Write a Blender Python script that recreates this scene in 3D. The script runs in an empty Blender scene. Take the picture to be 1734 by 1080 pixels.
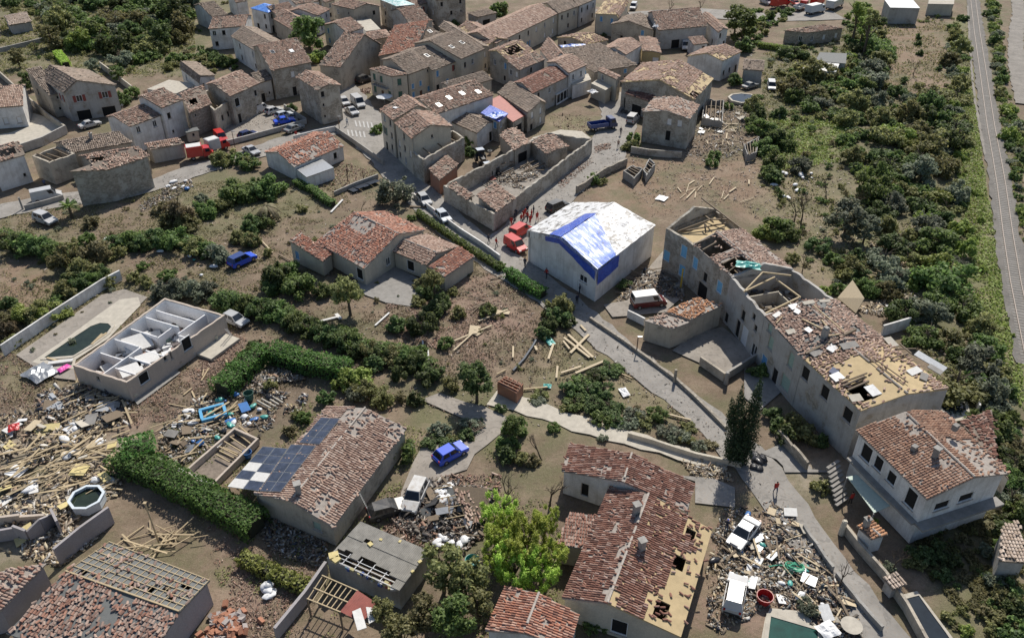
import bpy,math,random
import numpy as np
from mathutils import Vector,Matrix
# ------------------------------------------------------------------ camera,sky,sun
SC = bpy.context.scene
COL = SC.collection
F,TH,H = 1400.0,math.radians(34.2),65.0
cam = bpy.data.cameras.new('camera')
cam.sensor_width = 36.0
cam.lens = 36.0 * F / 1734.0
cam.clip_start,cam.clip_end = 0.5,4000.0
camo = bpy.data.objects.new('camera',cam)
COL.objects.link(camo)
camo.location = (0,0,H)
camo.rotation_euler = (math.pi / 2 - TH,0,0)
SC.camera = camo
SUN_AZ = math.radians(16.0)      # measured from +Y towards +X
SUN_EL = math.radians(47.0)
w = bpy.data.worlds.new('World'); SC.world = w; w.use_nodes = True
nt = w.node_tree; nt.nodes.clear()
sky = nt.nodes.new('ShaderNodeTexSky'); sky.sky_type = 'NISHITA'; sky.sun_disc = False
sky.sun_elevation = SUN_EL; sky.sun_rotation = SUN_AZ
bg = nt.nodes.new('ShaderNodeBackground'); bg.inputs['Strength'].default_value = 0.094
wo = nt.nodes.new('ShaderNodeOutputWorld')
nt.links.new(sky.outputs[0],bg.inputs[0]); nt.links.new(bg.outputs[0],wo.inputs[0])
sl = bpy.data.lights.new('sun','SUN'); sl.energy = 4.8; sl.angle = math.radians(0.53); sl.color = (1.0,0.945,0.855)
slo = bpy.data.objects.new('sun',sl); COL.objects.link(slo)
sd = Vector((math.sin(SUN_AZ) * math.cos(SUN_EL),math.cos(SUN_AZ) * math.cos(SUN_EL),math.sin(SUN_EL)))
slo.rotation_euler = sd.to_track_quat('Z','Y').to_euler()
SC.view_settings.view_transform = 'Standard'; SC.view_settings.look = 'None'
SC.view_settings.gamma = 1.0; SC.view_settings.use_curve_mapping = False
SC.view_settings.exposure = 0.10
SC.render.engine = 'CYCLES'
SC.cycles.max_bounces = 6; SC.cycles.transparent_max_bounces = 4
# ------------------------------------------------------------------ helpers
CT,ST = math.cos(TH),math.sin(TH)
def ray(p):
 u = (p[0] - 867.0) / F; v = (540.0 - p[1]) / F
 return Vector((u,CT + v * ST,-ST + v * CT))
def U(p,z=0.0):
 """the place on the level z that the photograph shows at p"""
 d = ray(p); t = (z - H) / d.z
 return Vector((d.x * t,d.y * t,z))
def tile(x0,y0,k):
 return lambda x,y: (x0 + x / k,y0 + y / k)
K1,K2 = 3.857,3.658
a = tile(0,0,K1); b = tile(420,0,K1); c = tile(840,0,K1); d = tile(1260,0,K2)
e = tile(0,260,K1); f = tile(420,260,K1); g = tile(840,260,K1); h = tile(1260,260,K2)
i = tile(0,520,K1); j = tile(420,520,K1); k = tile(840,520,K1); l = tile(1260,520,K2)
m = tile(0,800,K1); n = tile(420,800,K1); o = tile(840,800,K1); q = tile(1260,800,K2)
class MB:
 """collects faces for one mesh"""
 def __init__(s): s.v = []; s.f = []; s.mi = []; s.cur = 0
 def add(s,vs,fs):
  k0 = len(s.v); s.v += [tuple(x) for x in vs]
  for ff in fs: s.f.append([k0 + t for t in ff]); s.mi.append(s.cur)
  return s
 def quad(s,*p): return s.add(p,[list(range(len(p)))])
 def box(s,c0,size,rz=0.0,M=None):
  x,y,z = (t / 2 for t in size)
  vs = [Vector((sx * x,sy * y,sz * z)) for sz in (-1,1) for sy in (-1,1) for sx in (-1,1)]
  R = M if M is not None else Matrix.Rotation(rz,3,'Z')
  c0 = Vector(c0)
  return s.add([c0 + R @ t for t in vs],BOXF)
 def bar(s,p,r,wd=0.1,ht=0.1,up=Vector((0,0,1))):
  p = Vector(p); r = Vector(r); ax = (r - p); L = ax.length
  if L < 1e-5: return s
  ax /= L
  sd_ = ax.cross(up)
  if sd_.length < 1e-4: sd_ = Vector((1,0,0))
  sd_.normalize(); un = sd_.cross(ax)
  M = Matrix((ax,sd_,un)).transposed()
  return s.box((p + r) / 2,(L,wd,ht),M=M)
 def tube(s,pts,rad,nseg=6,cap=True):
  pts = [Vector(t) for t in pts]
  rads = rad if isinstance(rad,(list,tuple)) else [rad] * len(pts)
  k0 = len(s.v)
  for ii,p in enumerate(pts):
   t = (pts[min(ii + 1,len(pts) - 1)] - pts[max(ii - 1,0)]).normalized()
   x = t.orthogonal().normalized(); y = t.cross(x)
   for kk in range(nseg):
    an = 2 * math.pi * kk / nseg
    s.v.append(tuple(p + (x * math.cos(an) + y * math.sin(an)) * rads[ii]))
  for ii in range(len(pts) - 1):
   for kk in range(nseg):
    k2 = (kk + 1) % nseg
    s.f.append([k0 + ii * nseg + kk,k0 + ii * nseg + k2,k0 + (ii + 1) * nseg + k2,k0 + (ii + 1) * nseg + kk]); s.mi.append(s.cur)
  if cap:
   s.f.append([k0 + t for t in range(nseg)][::-1]); s.mi.append(s.cur)
   s.f.append([k0 + (len(pts) - 1) * nseg + t for t in range(nseg)]); s.mi.append(s.cur)
  return s
 def prism(s,poly,z0,z1):
  """poly: list of xy; z1 may be a list of heights"""
  N = len(poly)
  z1 = z1 if isinstance(z1,(list,tuple)) else [z1] * N
  vs = [(p[0],p[1],z0) for p in poly] + [(p[0],p[1],zz) for p,zz in zip(poly,z1)]
  fs = [[t,(t + 1) % N,N + (t + 1) % N,N + t] for t in range(N)] + [list(range(N))[::-1],list(range(N,2 * N))]
  return s.add(vs,fs)
 def mesh(s,name,mat=None,smooth=False):
  me = bpy.data.meshes.new(name)
  me.from_pydata(s.v,[],s.f); me.update()
  for mm in (mat if isinstance(mat,(list,tuple)) else [mat]):
   if mm: me.materials.append(mm)
  if isinstance(mat,(list,tuple)): me.polygons.foreach_set('material_index',s.mi)
  if smooth: me.polygons.foreach_set('use_smooth',[True] * len(me.polygons))
  return me
 def build(s,name,mat=None,parent=None,smooth=False):
  return link(name,s.mesh(name,mat,smooth),parent)
BOXF = [[0,2,3,1],[4,5,7,6],[0,1,5,4],[2,6,7,3],[0,4,6,2],[1,3,7,5]]
def link(name,me,parent=None,loc=None,rz=0.0):
 ob = bpy.data.objects.new(name,me); COL.objects.link(ob)
 if parent is not None: ob.parent = parent
 if loc is not None: ob.location = loc
 if rz: ob.rotation_euler = (0,0,rz)
 return ob
def tag(ob,label=None,cat=None,group=None,kind=None):
 if label: ob['label'] = label
 if cat: ob['category'] = cat
 if group: ob['group'] = group
 if kind: ob['kind'] = kind
 return ob
def thing(name,label,cat,loc=(0,0,0),rz=0.0,group=None):
 ob = bpy.data.objects.new(name,None); COL.objects.link(ob)
 ob.empty_display_size = 0.3
 ob.location = loc; ob.rotation_euler = (0,0,rz)
 return tag(ob,label,cat,group)
def kids(ob): return list(ob.children)
def copy_tree(ob,parent=None):
 cc = ob.copy(); COL.objects.link(cc)
 if parent is not None: cc.parent = parent
 for ch in kids(ob): copy_tree(ch,cc)
 return cc
def npmesh(name,V,Q,mat,smooth=False):
 """V (n,3); Q (m,k) with k = 3 or 4"""
 V = np.asarray(V,dtype=np.float32); Q = np.asarray(Q,dtype=np.int32)
 me = bpy.data.meshes.new(name); kq = Q.shape[1]
 me.vertices.add(len(V)); me.vertices.foreach_set('co',V.ravel())
 me.loops.add(Q.size); me.loops.foreach_set('vertex_index',Q.ravel())
 me.polygons.add(len(Q)); me.polygons.foreach_set('loop_start',np.arange(0,Q.size,kq,dtype=np.int32))
 if smooth: me.polygons.foreach_set('use_smooth',np.ones(len(Q),dtype=bool))
 me.update(calc_edges=True); me.validate()
 if mat: me.materials.append(mat)
 return me
def inpoly(X,Y,poly):
 r = np.zeros(X.shape,bool); N = len(poly)
 for t in range(N):
  x1,y1 = poly[t][0],poly[t][1]; x2,y2 = poly[(t + 1) % N][0],poly[(t + 1) % N][1]
  if y1 == y2: continue
  r ^= ((y1 > Y) != (y2 > Y)) & (X < (x2 - x1) * (Y - y1) / (y2 - y1) + x1)
 return r
def vnoise(X,Y,seed,freq):
 """smooth value noise, 0..1"""
 rg = np.random.RandomState(seed); G = rg.rand(64,64)
 x = X * freq; y = Y * freq
 x0 = np.floor(x).astype(int); y0 = np.floor(y).astype(int)
 fx = x - x0; fy = y - y0; fx = fx * fx * (3 - 2 * fx); fy = fy * fy * (3 - 2 * fy)
 g_ = lambda p,r: G[p % 64,r % 64]
 return (g_(x0,y0) * (1 - fx) + g_(x0 + 1,y0) * fx) * (1 - fy) + (g_(x0,y0 + 1) * (1 - fx) + g_(x0 + 1,y0 + 1) * fx) * fy
def poly_sheet(name,pts,z,mat,parent=None):
 P = [U(p) for p in pts]
 mb = MB(); mb.quad(*[(p.x,p.y,z) for p in P])
 me = mb.mesh(name,mat)
 if me.polygons[0].normal.z < 0:
  me.flip_normals()
 return link(name,me,parent)
# ------------------------------------------------------------------ materials
def newmat(name):
 mt = bpy.data.materials.new(name); mt.use_nodes = True
 t = mt.node_tree; bs = t.nodes['Principled BSDF']
 return mt,t,bs
def nd(t,typ,**kw):
 x = t.nodes.new(typ)
 for kk,vv in kw.items():
  if kk.startswith('i_'):
   nm = kk[2:].replace('_',' ')
   x.inputs[nm].default_value = vv
  else: setattr(x,kk,vv)
 return x
def ramp(t,fac,stops):
 r = t.nodes.new('ShaderNodeValToRGB'); el = r.color_ramp.elements
 while len(el) < len(stops): el.new(0.5)
 for x,(p,col) in zip(el,stops): x.position = p; x.color = (*col,1)
 t.links.new(fac,r.inputs[0]); return r.outputs[0]
def mix(t,fac,A,B,mode='MIX'):
 x = t.nodes.new('ShaderNodeMix'); x.data_type = 'RGBA'; x.blend_type = mode
 for s_,v in ((x.inputs[0],fac),(x.inputs[6],A),(x.inputs[7],B)):
  if isinstance(v,(int,float)): s_.default_value = v
  elif isinstance(v,tuple): s_.default_value = (*v,1)
  else: t.links.new(v,s_)
 return x.outputs[2]
def mth(t,op,A,B=None):
 x = t.nodes.new('ShaderNodeMath'); x.operation = op
 for s_,v in ((x.inputs[0],A),(x.inputs[1],B)):
  if v is None: continue
  if isinstance(v,(int,float)): s_.default_value = v
  else: t.links.new(v,s_)
 return x.outputs[0]
def noise(t,sc,det=4,rough=0.6,vec=None,dist=0.0):
 x = nd(t,'ShaderNodeTexNoise'); x.inputs['Scale'].default_value = sc; x.inputs['Detail'].default_value = det
 x.inputs['Roughness'].default_value = rough; x.inputs['Distortion'].default_value = dist
 if vec is not None: t.links.new(vec,x.inputs['Vector'])
 return x.outputs[0]
def wpos(t): return nd(t,'ShaderNodeNewGeometry').outputs['Position']
def bump(t,bs,hgt,st=0.3,dist=0.05):
 x = nd(t,'ShaderNodeBump'); x.inputs['Strength'].default_value = st; x.inputs['Distance'].default_value = dist
 t.links.new(hgt,x.inputs['Height']); t.links.new(x.outputs[0],bs.inputs['Normal'])
def dark(cl,s): return tuple(x * s for x in cl)
def m_simple(name,col,rough=0.7,metal=0.0,var=0.25,sc=3.0):
 mt,t,bs = newmat(name)
 P = wpos(t); nz = noise(t,sc,5,0.65,P)
 oi = nd(t,'ShaderNodeObjectInfo').outputs['Random']
 cl = ramp(t,nz,[(0.25,dark(col,1 - var)),(0.75,dark(col,1 + var * 0.6))])
 t.links.new(cl,bs.inputs['Base Color'])
 bs.inputs['Roughness'].default_value = rough; bs.inputs['Metallic'].default_value = metal
 bump(t,bs,nz,0.2,0.02)
 return mt
def m_plaster(name,col,dirt=(0.24,0.215,0.185),amt=0.55,stone=0.0):
 """rendered wall: blotches, rain streaks, worn patches that show stone"""
 mt,t,bs = newmat(name)
 P = wpos(t)
 big = noise(t,0.45,5,0.62,P)
 mp = nd(t,'ShaderNodeMapping'); mp.inputs['Scale'].default_value = (2.2,2.2,0.18); t.links.new(P,mp.inputs['Vector'])
 streak = noise(t,1.0,4,0.6,mp.outputs[0])
 fine = noise(t,7.0,4,0.7,P)
 cl = ramp(t,fine,[(0.3,dark(col,0.82)),(0.7,dark(col,1.1))])
 cl = mix(t,mth(t,'MULTIPLY',ramp(t,big,[(0.42,(0,0,0)),(0.68,(1,1,1))]),amt),cl,dirt)
 cl = mix(t,mth(t,'MULTIPLY',ramp(t,streak,[(0.5,(0,0,0)),(0.75,(1,1,1))]),amt * 0.7),cl,dark(dirt,0.8))
 hgt = fine
 if stone > 0:
  vo = nd(t,'ShaderNodeTexVoronoi',feature='DISTANCE_TO_EDGE'); vo.inputs['Scale'].default_value = 2.6
  mp2 = nd(t,'ShaderNodeMapping'); mp2.inputs['Scale'].default_value = (1,1,1.7); t.links.new(P,mp2.inputs['Vector'])
  t.links.new(mp2.outputs[0],vo.inputs['Vector'])
  vc = nd(t,'ShaderNodeTexVoronoi'); vc.inputs['Scale'].default_value = 2.6; t.links.new(mp2.outputs[0],vc.inputs['Vector'])
  sc_ = vc.outputs['Color']
  gray = nd(t,'ShaderNodeRGBToBW'); t.links.new(sc_,gray.inputs[0])
  stn = ramp(t,gray.outputs[0],[(0.2,(0.24,0.21,0.17)),(0.5,(0.33,0.29,0.235)),(0.85,(0.42,0.375,0.31))])
  stn = mix(t,ramp(t,vo.outputs['Distance'],[(0.0,(1,1,1)),(0.07,(0,0,0))]),stn,(0.2,0.18,0.15))
  cl = mix(t,ramp(t,big,[(max(0.0,0.62 - stone * 0.5),(0,0,0)),(0.70 - stone * 0.42,(1,1,1))]),cl,stn)
 t.links.new(cl,bs.inputs['Base Color']); bs.inputs['Roughness'].default_value = 0.9
 bump(t,bs,hgt,0.35,0.04)
 return mt
def m_tiles(name,cols,moss=0.3,mossc=(0.20,0.18,0.15)):
 """one colour a tile (each tile is its own island) with weathering on top"""
 mt,t,bs = newmat(name)
 ge = nd(t,'ShaderNodeNewGeometry'); P = ge.outputs['Position']
 N = len(cols)
 cl = ramp(t,ge.outputs['Random Per Island'],[(ii / max(1,N - 1),cc) for ii,cc in enumerate(cols)])
 big = noise(t,0.5,5,0.65,P); fine = noise(t,9,3,0.6,P)
 cl = mix(t,mth(t,'MULTIPLY',ramp(t,big,[(0.42,(0,0,0)),(0.66,(1,1,1))]),moss),cl,mossc)
 cl = mix(t,ramp(t,fine,[(0.3,(0.35,0.35,0.35)),(0.6,(0,0,0))]),cl,(0.1,0.08,0.065))
 t.links.new(cl,bs.inputs['Base Color']); bs.inputs['Roughness'].default_value = 0.88
 return mt
def m_leaf(name,c1,c2,c3,br=0.5):
 mt,t,bs = newmat(name)
 ge = nd(t,'ShaderNodeNewGeometry'); oi = nd(t,'ShaderNodeObjectInfo')
 cl = ramp(t,ge.outputs['Random Per Island'],[(0.0,c1),(0.55,c2),(1.0,c3)])
 hs = nd(t,'ShaderNodeHueSaturation'); t.links.new(cl,hs.inputs['Color'])
 t.links.new(mth(t,'ADD',mth(t,'MULTIPLY',oi.outputs['Random'],0.05),0.475),hs.inputs['Hue'])
 t.links.new(mth(t,'ADD',mth(t,'MULTIPLY',oi.outputs['Random'],0.6),0.7),hs.inputs['Value'])
 t.links.new(hs.outputs[0],bs.inputs['Base Color'])
 bs.inputs['Roughness'].default_value = 0.65
 tr = nd(t,'ShaderNodeBsdfTranslucent'); t.links.new(hs.outputs[0],tr.inputs['Color'])
 ms = nd(t,'ShaderNodeMixShader'); ms.inputs[0].default_value = br
 t.links.new(bs.outputs[0],ms.inputs[1]); t.links.new(tr.outputs[0],ms.inputs[2])
 t.links.new(ms.outputs[0],t.nodes['Material Output'].inputs[0])
 return mt
def m_island(name,cols,rough=0.8,fine=6.0):
 """loose pieces: each island has a colour of its own"""
 mt,t,bs = newmat(name)
 ge = nd(t,'ShaderNodeNewGeometry'); N = len(cols)
 r = nd(t,'ShaderNodeValToRGB'); r.color_ramp.interpolation = 'CONSTANT'
 el = r.color_ramp.elements
 while len(el) < N: el.new(0.5)
 for ii,cc in enumerate(cols): el[ii].position = ii / N; el[ii].color = (*cc,1)
 t.links.new(ge.outputs['Random Per Island'],r.inputs[0])
 nz = noise(t,fine,3,0.6,ge.outputs['Position'])
 cl = mix(t,ramp(t,nz,[(0.3,(0.4,0.4,0.4)),(0.65,(0,0,0))]),r.outputs[0],(0.12,0.1,0.08))
 t.links.new(cl,bs.inputs['Base Color']); bs.inputs['Roughness'].default_value = rough
 return mt
def m_paint(name,col,rough=0.35,coat=0.3,dust=0.25):
 mt,t,bs = newmat(name)
 nz = noise(t,1.6,5,0.65,wpos(t))
 cl = mix(t,mth(t,'MULTIPLY',ramp(t,nz,[(0.4,(0,0,0)),(0.7,(1,1,1))]),dust),col,(0.30,0.26,0.21))
 t.links.new(cl,bs.inputs['Base Color'])
 bs.inputs['Roughness'].default_value = rough; bs.inputs['Coat Weight'].default_value = coat; bs.inputs['Coat Roughness'].default_value = 0.15
 return mt
def m_wood(name,col,var=0.3):
 mt,t,bs = newmat(name)
 ge = nd(t,'ShaderNodeNewGeometry'); oi = nd(t,'ShaderNodeObjectInfo')
 nz = noise(t,5,4,0.6,ge.outputs['Position'])
 cl = ramp(t,nz,[(0.25,dark(col,1 - var)),(0.75,dark(col,1.12))])
 rn = mth(t,'ADD',ge.outputs['Random Per Island'],oi.outputs['Random'])
 cl = mix(t,mth(t,'MULTIPLY',rn,0.28),cl,dark(col,0.45))
 t.links.new(cl,bs.inputs['Base Color']); bs.inputs['Roughness'].default_value = 0.8
 return mt
MT = {}
MT['w_tan'] = m_plaster('plaster_tan',(0.47,0.415,0.335),stone=0.2)
MT['w_cream'] = m_plaster('plaster_cream',(0.55,0.50,0.405),amt=0.35)
MT['w_white'] = m_plaster('plaster_white',(0.74,0.725,0.70),dirt=(0.37,0.34,0.30),amt=0.6)
MT['w_grey'] = m_plaster('plaster_grey',(0.45,0.43,0.40),stone=0.12)
MT['w_stone'] = m_plaster('rubble_stone',(0.38,0.34,0.28),stone=1.0)
MT['w_stonegrey'] = m_plaster('render_over_stone',(0.46,0.425,0.365),stone=0.4)
MT['w_yellow'] = m_plaster('plaster_yellow',(0.52,0.40,0.20),amt=0.3)
MT['w_pink'] = m_plaster('plaster_pinkish',(0.52,0.44,0.37),dirt=(0.3,0.25,0.2),amt=0.3)
MT['w_lav'] = m_plaster('plaster_lavender',(0.36,0.335,0.34),amt=0.3)
MT['w_in'] = m_plaster('interior_white',(0.82,0.82,0.83),dirt=(0.5,0.47,0.43),amt=0.2)
MT['w_conc'] = m_plaster('concrete',(0.36,0.345,0.32),dirt=(0.17,0.16,0.14),amt=0.6)
MT['w_brick'] = m_plaster('old_brick',(0.34,0.16,0.10),amt=0.4)
MT['t_old'] = m_tiles('tiles_old',[(0.13,0.085,0.065),(0.28,0.17,0.125),(0.42,0.29,0.225),(0.36,0.2,0.14),(0.56,0.45,0.37)],0.35,(0.27,0.215,0.175))
MT['t_brown'] = m_tiles('tiles_brown',[(0.154,0.113,0.087),(0.256,0.192,0.147),(0.326,0.250,0.192),(0.422,0.333,0.269)],0.42)
MT['t_red'] = m_tiles('tiles_red',[(0.218,0.105,0.077),(0.384,0.160,0.102),(0.512,0.218,0.134),(0.461,0.256,0.186),(0.640,0.397,0.294)],0.25,(0.27,0.2,0.165))
MT['t_pink'] = m_tiles('tiles_pink',[(0.256,0.154,0.115),(0.397,0.256,0.192),(0.499,0.346,0.262),(0.602,0.461,0.371)],0.3,(0.28,0.22,0.185))
MT['t_dkred'] = m_tiles('tiles_dark_red',[(0.12,0.05,0.036),(0.2,0.085,0.058),(0.28,0.125,0.085),(0.34,0.18,0.13),(0.46,0.32,0.26)],0.22,(0.2,0.14,0.11))
MT['t_orange'] = m_tiles('tiles_orange',[(0.333,0.160,0.083),(0.550,0.262,0.128),(0.666,0.358,0.192)],0.25,(0.27,0.18,0.12))
MT['t_villa'] = m_tiles('tiles_warm_brown',[(0.2,0.105,0.07),(0.31,0.165,0.105),(0.40,0.225,0.145),(0.46,0.3,0.21)],0.3,(0.25,0.18,0.14))
MT['t_wreck'] = m_tiles('tiles_wreck',[(0.17,0.085,0.062),(0.30,0.145,0.1),(0.38,0.2,0.14),(0.36,0.26,0.21),(0.5,0.36,0.29),(0.24,0.17,0.14)],0.35,(0.26,0.2,0.17))
MT['t_light'] = m_tiles('tiles_light',[(0.435,0.333,0.256),(0.563,0.448,0.358),(0.666,0.550,0.461)],0.2)
MT['d_dirt'] = m_simple('roof_bed',(0.22,0.18,0.145),0.95,var=0.45,sc=2.2)
MT['d_ply'] = m_simple('roof_board',(0.47,0.36,0.20),0.85,var=0.22,sc=0.9)
MT['d_mort'] = m_simple('mortar_bed',(0.34,0.30,0.265),0.95,var=0.35,sc=2.5)
MT['d_felt'] = m_simple('roof_felt',(0.15,0.155,0.15),0.8,var=0.2)
MT['conc'] = m_simple('pale_concrete',(0.47,0.43,0.36),0.9,var=0.25,sc=1.2)
MT['concg'] = m_simple('grey_concrete',(0.27,0.255,0.235),0.9,var=0.3,sc=1.1)
MT['asph'] = m_simple('asphalt',(0.18,0.172,0.165),0.95,var=0.3,sc=0.8)
MT['ivory'] = m_simple('white_paint',(0.62,0.61,0.585),0.6,var=0.15)
MT['white'] = m_simple('white_plastic',(0.68,0.68,0.675),0.5,var=0.12)
MT['cap'] = m_simple('ridge_mortar',(0.45,0.40,0.35),0.9,var=0.35,sc=5)
MT['blue'] = m_simple('blue_shutter',(0.12,0.30,0.52),0.6,var=0.15)
MT['ltblue'] = m_simple('light_blue_shutter',(0.20,0.46,0.68),0.6,var=0.1)
MT['green'] = m_simple('green_shutter',(0.05,0.13,0.10),0.6,var=0.15)
MT['sage'] = m_simple('sage_shutter',(0.30,0.40,0.34),0.6,var=0.15)
MT['redsh'] = m_simple('red_shutter',(0.24,0.055,0.045),0.6,var=0.15)
MT['brown'] = m_simple('brown_door',(0.13,0.062,0.035),0.6,var=0.2)
MT['black'] = m_simple('dark_rubber',(0.015,0.015,0.016),0.7,var=0.3)
MT['metal'] = m_simple('zinc',(0.38,0.39,0.40),0.4,0.6,var=0.2)
MT['iron'] = m_simple('rusty_iron',(0.16,0.10,0.075),0.7,0.3,var=0.3)
MT['timber'] = m_wood('pale_timber',(0.56,0.44,0.27))
MT['oldwood'] = m_wood('old_timber',(0.22,0.165,0.11))
MT['ply'] = m_wood('pale_board',(0.60,0.49,0.33),0.15)
MT['bark'] = m_simple('bark',(0.115,0.088,0.062),0.95,var=0.4,sc=6)
MT['sheetred'] = m_simple('red_sheet',(0.29,0.085,0.065),0.6,0.1,var=0.25,sc=1.5)
MT['fibro'] = m_simple('fibre_cement',(0.29,0.275,0.245),0.85,var=0.35,sc=1.3)
MT['insul'] = m_simple('yellow_insulation',(0.60,0.50,0.24),0.95,var=0.25,sc=4)
MT['glasswht'] = m_simple('white_frame_and_glint',(0.75,0.75,0.74),0.4,var=0.06)
def m_glass(name,col=(0.018,0.021,0.025),rough=0.12):
 mt,t,bs = newmat(name)
 nz = noise(t,1.3,3,0.5,wpos(t))
 t.links.new(ramp(t,nz,[(0.3,col),(0.75,dark(col,2.2))]),bs.inputs['Base Color'])
 bs.inputs['Roughness'].default_value = rough; bs.inputs['Specular IOR Level'].default_value = 0.6
 return mt
MT['glass'] = m_glass('window_glass')
MT['void'] = m_simple('dark_interior',(0.012,0.011,0.010),0.95,var=0.3)  # near-black panel colour stands in for the unlit room behind an opening
def m_tarp(name,c1,c2,amt,sc=1.0):
 mt,t,bs = newmat(name)
 P = wpos(t)
 nz = noise(t,1.4 * sc,6,0.72,P,0.6); nz2 = noise(t,3.2 * sc,4,0.6,P,1.5)
 cl = mix(t,ramp(t,nz,[(amt - 0.03,(0,0,0)),(amt + 0.03,(1,1,1))]),c1,c2)
 t.links.new(cl,bs.inputs['Base Color']); bs.inputs['Roughness'].default_value = 0.4
 bump(t,bs,nz2,0.8,0.15)
 return mt
MT['tarpblue'] = m_tarp('blue_tarpaulin',(0.016,0.06,0.42),(0.03,0.10,0.50),0.5)
MT['tarpwhite'] = m_tarp('white_tarpaulin',(0.74,0.74,0.74),(0.17,0.155,0.14),0.535,2.2)
MT['tarpmix'] = m_tarp('torn_blue_tarpaulin',(0.03,0.12,0.55),(0.66,0.68,0.74),0.505,1.7)
MT['tarpturq'] = m_tarp('pale_turquoise_cover',(0.62,0.70,0.70),(0.25,0.48,0.48),0.5,0.6)
MT['tarpltb'] = m_tarp('bright_blue_cover',(0.03,0.16,0.60),(0.10,0.28,0.70),0.5)
def m_water(name,col):
 mt,t,bs = newmat(name)
 P = wpos(t); nz = noise(t,0.8,4,0.6,P)
 t.links.new(ramp(t,nz,[(0.3,dark(col,0.7)),(0.7,dark(col,1.3))]),bs.inputs['Base Color'])
 bs.inputs['Roughness'].default_value = 0.06
 bump(t,bs,noise(t,3,2,0.5,P),0.06,0.02)
 return mt
MT['pool'] = m_water('green_pool_water',(0.022,0.032,0.020))
MT['poolteal'] = m_water('teal_pool_water',(0.008,0.06,0.048))
MT['pooldark'] = m_water('dark_pool_cover',(0.014,0.022,0.03))
MT['l_green'] = m_leaf('leaves_green',(0.076,0.113,0.033),(0.172,0.241,0.069),(0.290,0.373,0.124))
MT['l_dark'] = m_leaf('leaves_dark',(0.055,0.083,0.028),(0.127,0.182,0.059),(0.228,0.290,0.108))
MT['l_hedge'] = m_leaf('leaves_hedge',(0.055,0.124,0.028),(0.124,0.262,0.058),(0.207,0.386,0.097))
MT['l_olive'] = m_leaf('leaves_olive',(0.124,0.130,0.050),(0.255,0.255,0.097),(0.400,0.380,0.166))
MT['l_grey'] = m_leaf('leaves_grey_green',(0.115,0.132,0.090),(0.224,0.253,0.172),(0.356,0.380,0.270))
MT['l_yel'] = m_leaf('leaves_yellow_green',(0.216,0.302,0.038),(0.410,0.540,0.081),(0.594,0.700,0.151),0.4)
MT['l_dry'] = m_leaf('leaves_dry',(0.124,0.110,0.055),(0.241,0.207,0.108),(0.359,0.310,0.172))
MT['l_lime'] = m_leaf('leaves_lime',(0.165,0.209,0.040),(0.275,0.341,0.072),(0.396,0.451,0.127),0.35)
# ------------------------------------------------------------------ windows and doors
SPEC = {  # glass / leaf / painted dark opening material,frame material,shutters,width,height,sill height
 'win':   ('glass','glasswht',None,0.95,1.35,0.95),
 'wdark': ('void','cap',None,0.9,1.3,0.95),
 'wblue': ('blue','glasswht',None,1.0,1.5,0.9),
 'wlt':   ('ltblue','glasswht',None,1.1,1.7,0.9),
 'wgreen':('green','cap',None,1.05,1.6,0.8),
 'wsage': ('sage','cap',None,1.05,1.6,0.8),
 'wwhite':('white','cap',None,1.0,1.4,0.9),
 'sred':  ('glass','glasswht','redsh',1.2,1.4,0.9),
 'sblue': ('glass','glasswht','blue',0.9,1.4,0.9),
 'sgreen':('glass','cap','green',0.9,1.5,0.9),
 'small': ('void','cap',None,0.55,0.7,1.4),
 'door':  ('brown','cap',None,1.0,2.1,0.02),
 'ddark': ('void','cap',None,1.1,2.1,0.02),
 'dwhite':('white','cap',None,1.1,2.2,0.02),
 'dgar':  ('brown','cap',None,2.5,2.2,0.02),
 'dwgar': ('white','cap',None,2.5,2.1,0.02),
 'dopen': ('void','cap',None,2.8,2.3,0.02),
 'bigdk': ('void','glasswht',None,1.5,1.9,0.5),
}
WCACHE = {}
def win_mesh(kind,ww,hh):
 key = (kind,round(ww,2),round(hh,2))
 if key in WCACHE: return WCACHE[key]
 pm,fm,shm,*_ = SPEC[kind]
 door = kind[0] == 'd'
 t = 0.07
 fr = MB()
 fr.box((-ww / 2 + t / 2,-0.03,hh / 2),(t,0.14,hh)); fr.box((ww / 2 - t / 2,-0.03,hh / 2),(t,0.14,hh))
 fr.box((0,-0.032,hh - t / 2),(ww - 2 * t,0.13,t))
 if not door:
  fr.box((0,-0.032,t / 2),(ww - 2 * t,0.13,t))
  if pm in ('glass',): fr.box((0,-0.02,hh / 2),(0.06,0.07,hh - 2 * t))
 frm = fr.mesh('frame',MT[fm])
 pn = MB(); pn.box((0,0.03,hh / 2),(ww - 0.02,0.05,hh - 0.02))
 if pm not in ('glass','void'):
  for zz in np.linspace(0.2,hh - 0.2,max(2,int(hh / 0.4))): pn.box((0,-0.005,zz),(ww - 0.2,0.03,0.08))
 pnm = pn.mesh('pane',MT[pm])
 sill = None
 if not door:
  sb = MB(); sb.box((0,-0.17,-0.04),(ww + 0.16,0.14,0.07)); sill = sb.mesh('sill',MT['cap'])
 shu = None
 if shm:
  sb = MB(); sb.box((0,-0.16,hh / 2),(ww * 0.5,0.05,hh))
  for zz in np.linspace(0.25,hh - 0.25,3): sb.box((0,-0.195,zz),(ww * 0.42,0.03,0.07))
  shu = sb.mesh('shutter',MT[shm])
 WCACHE[key] = (frm,pnm,sill,shu); return WCACHE[key]
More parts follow.
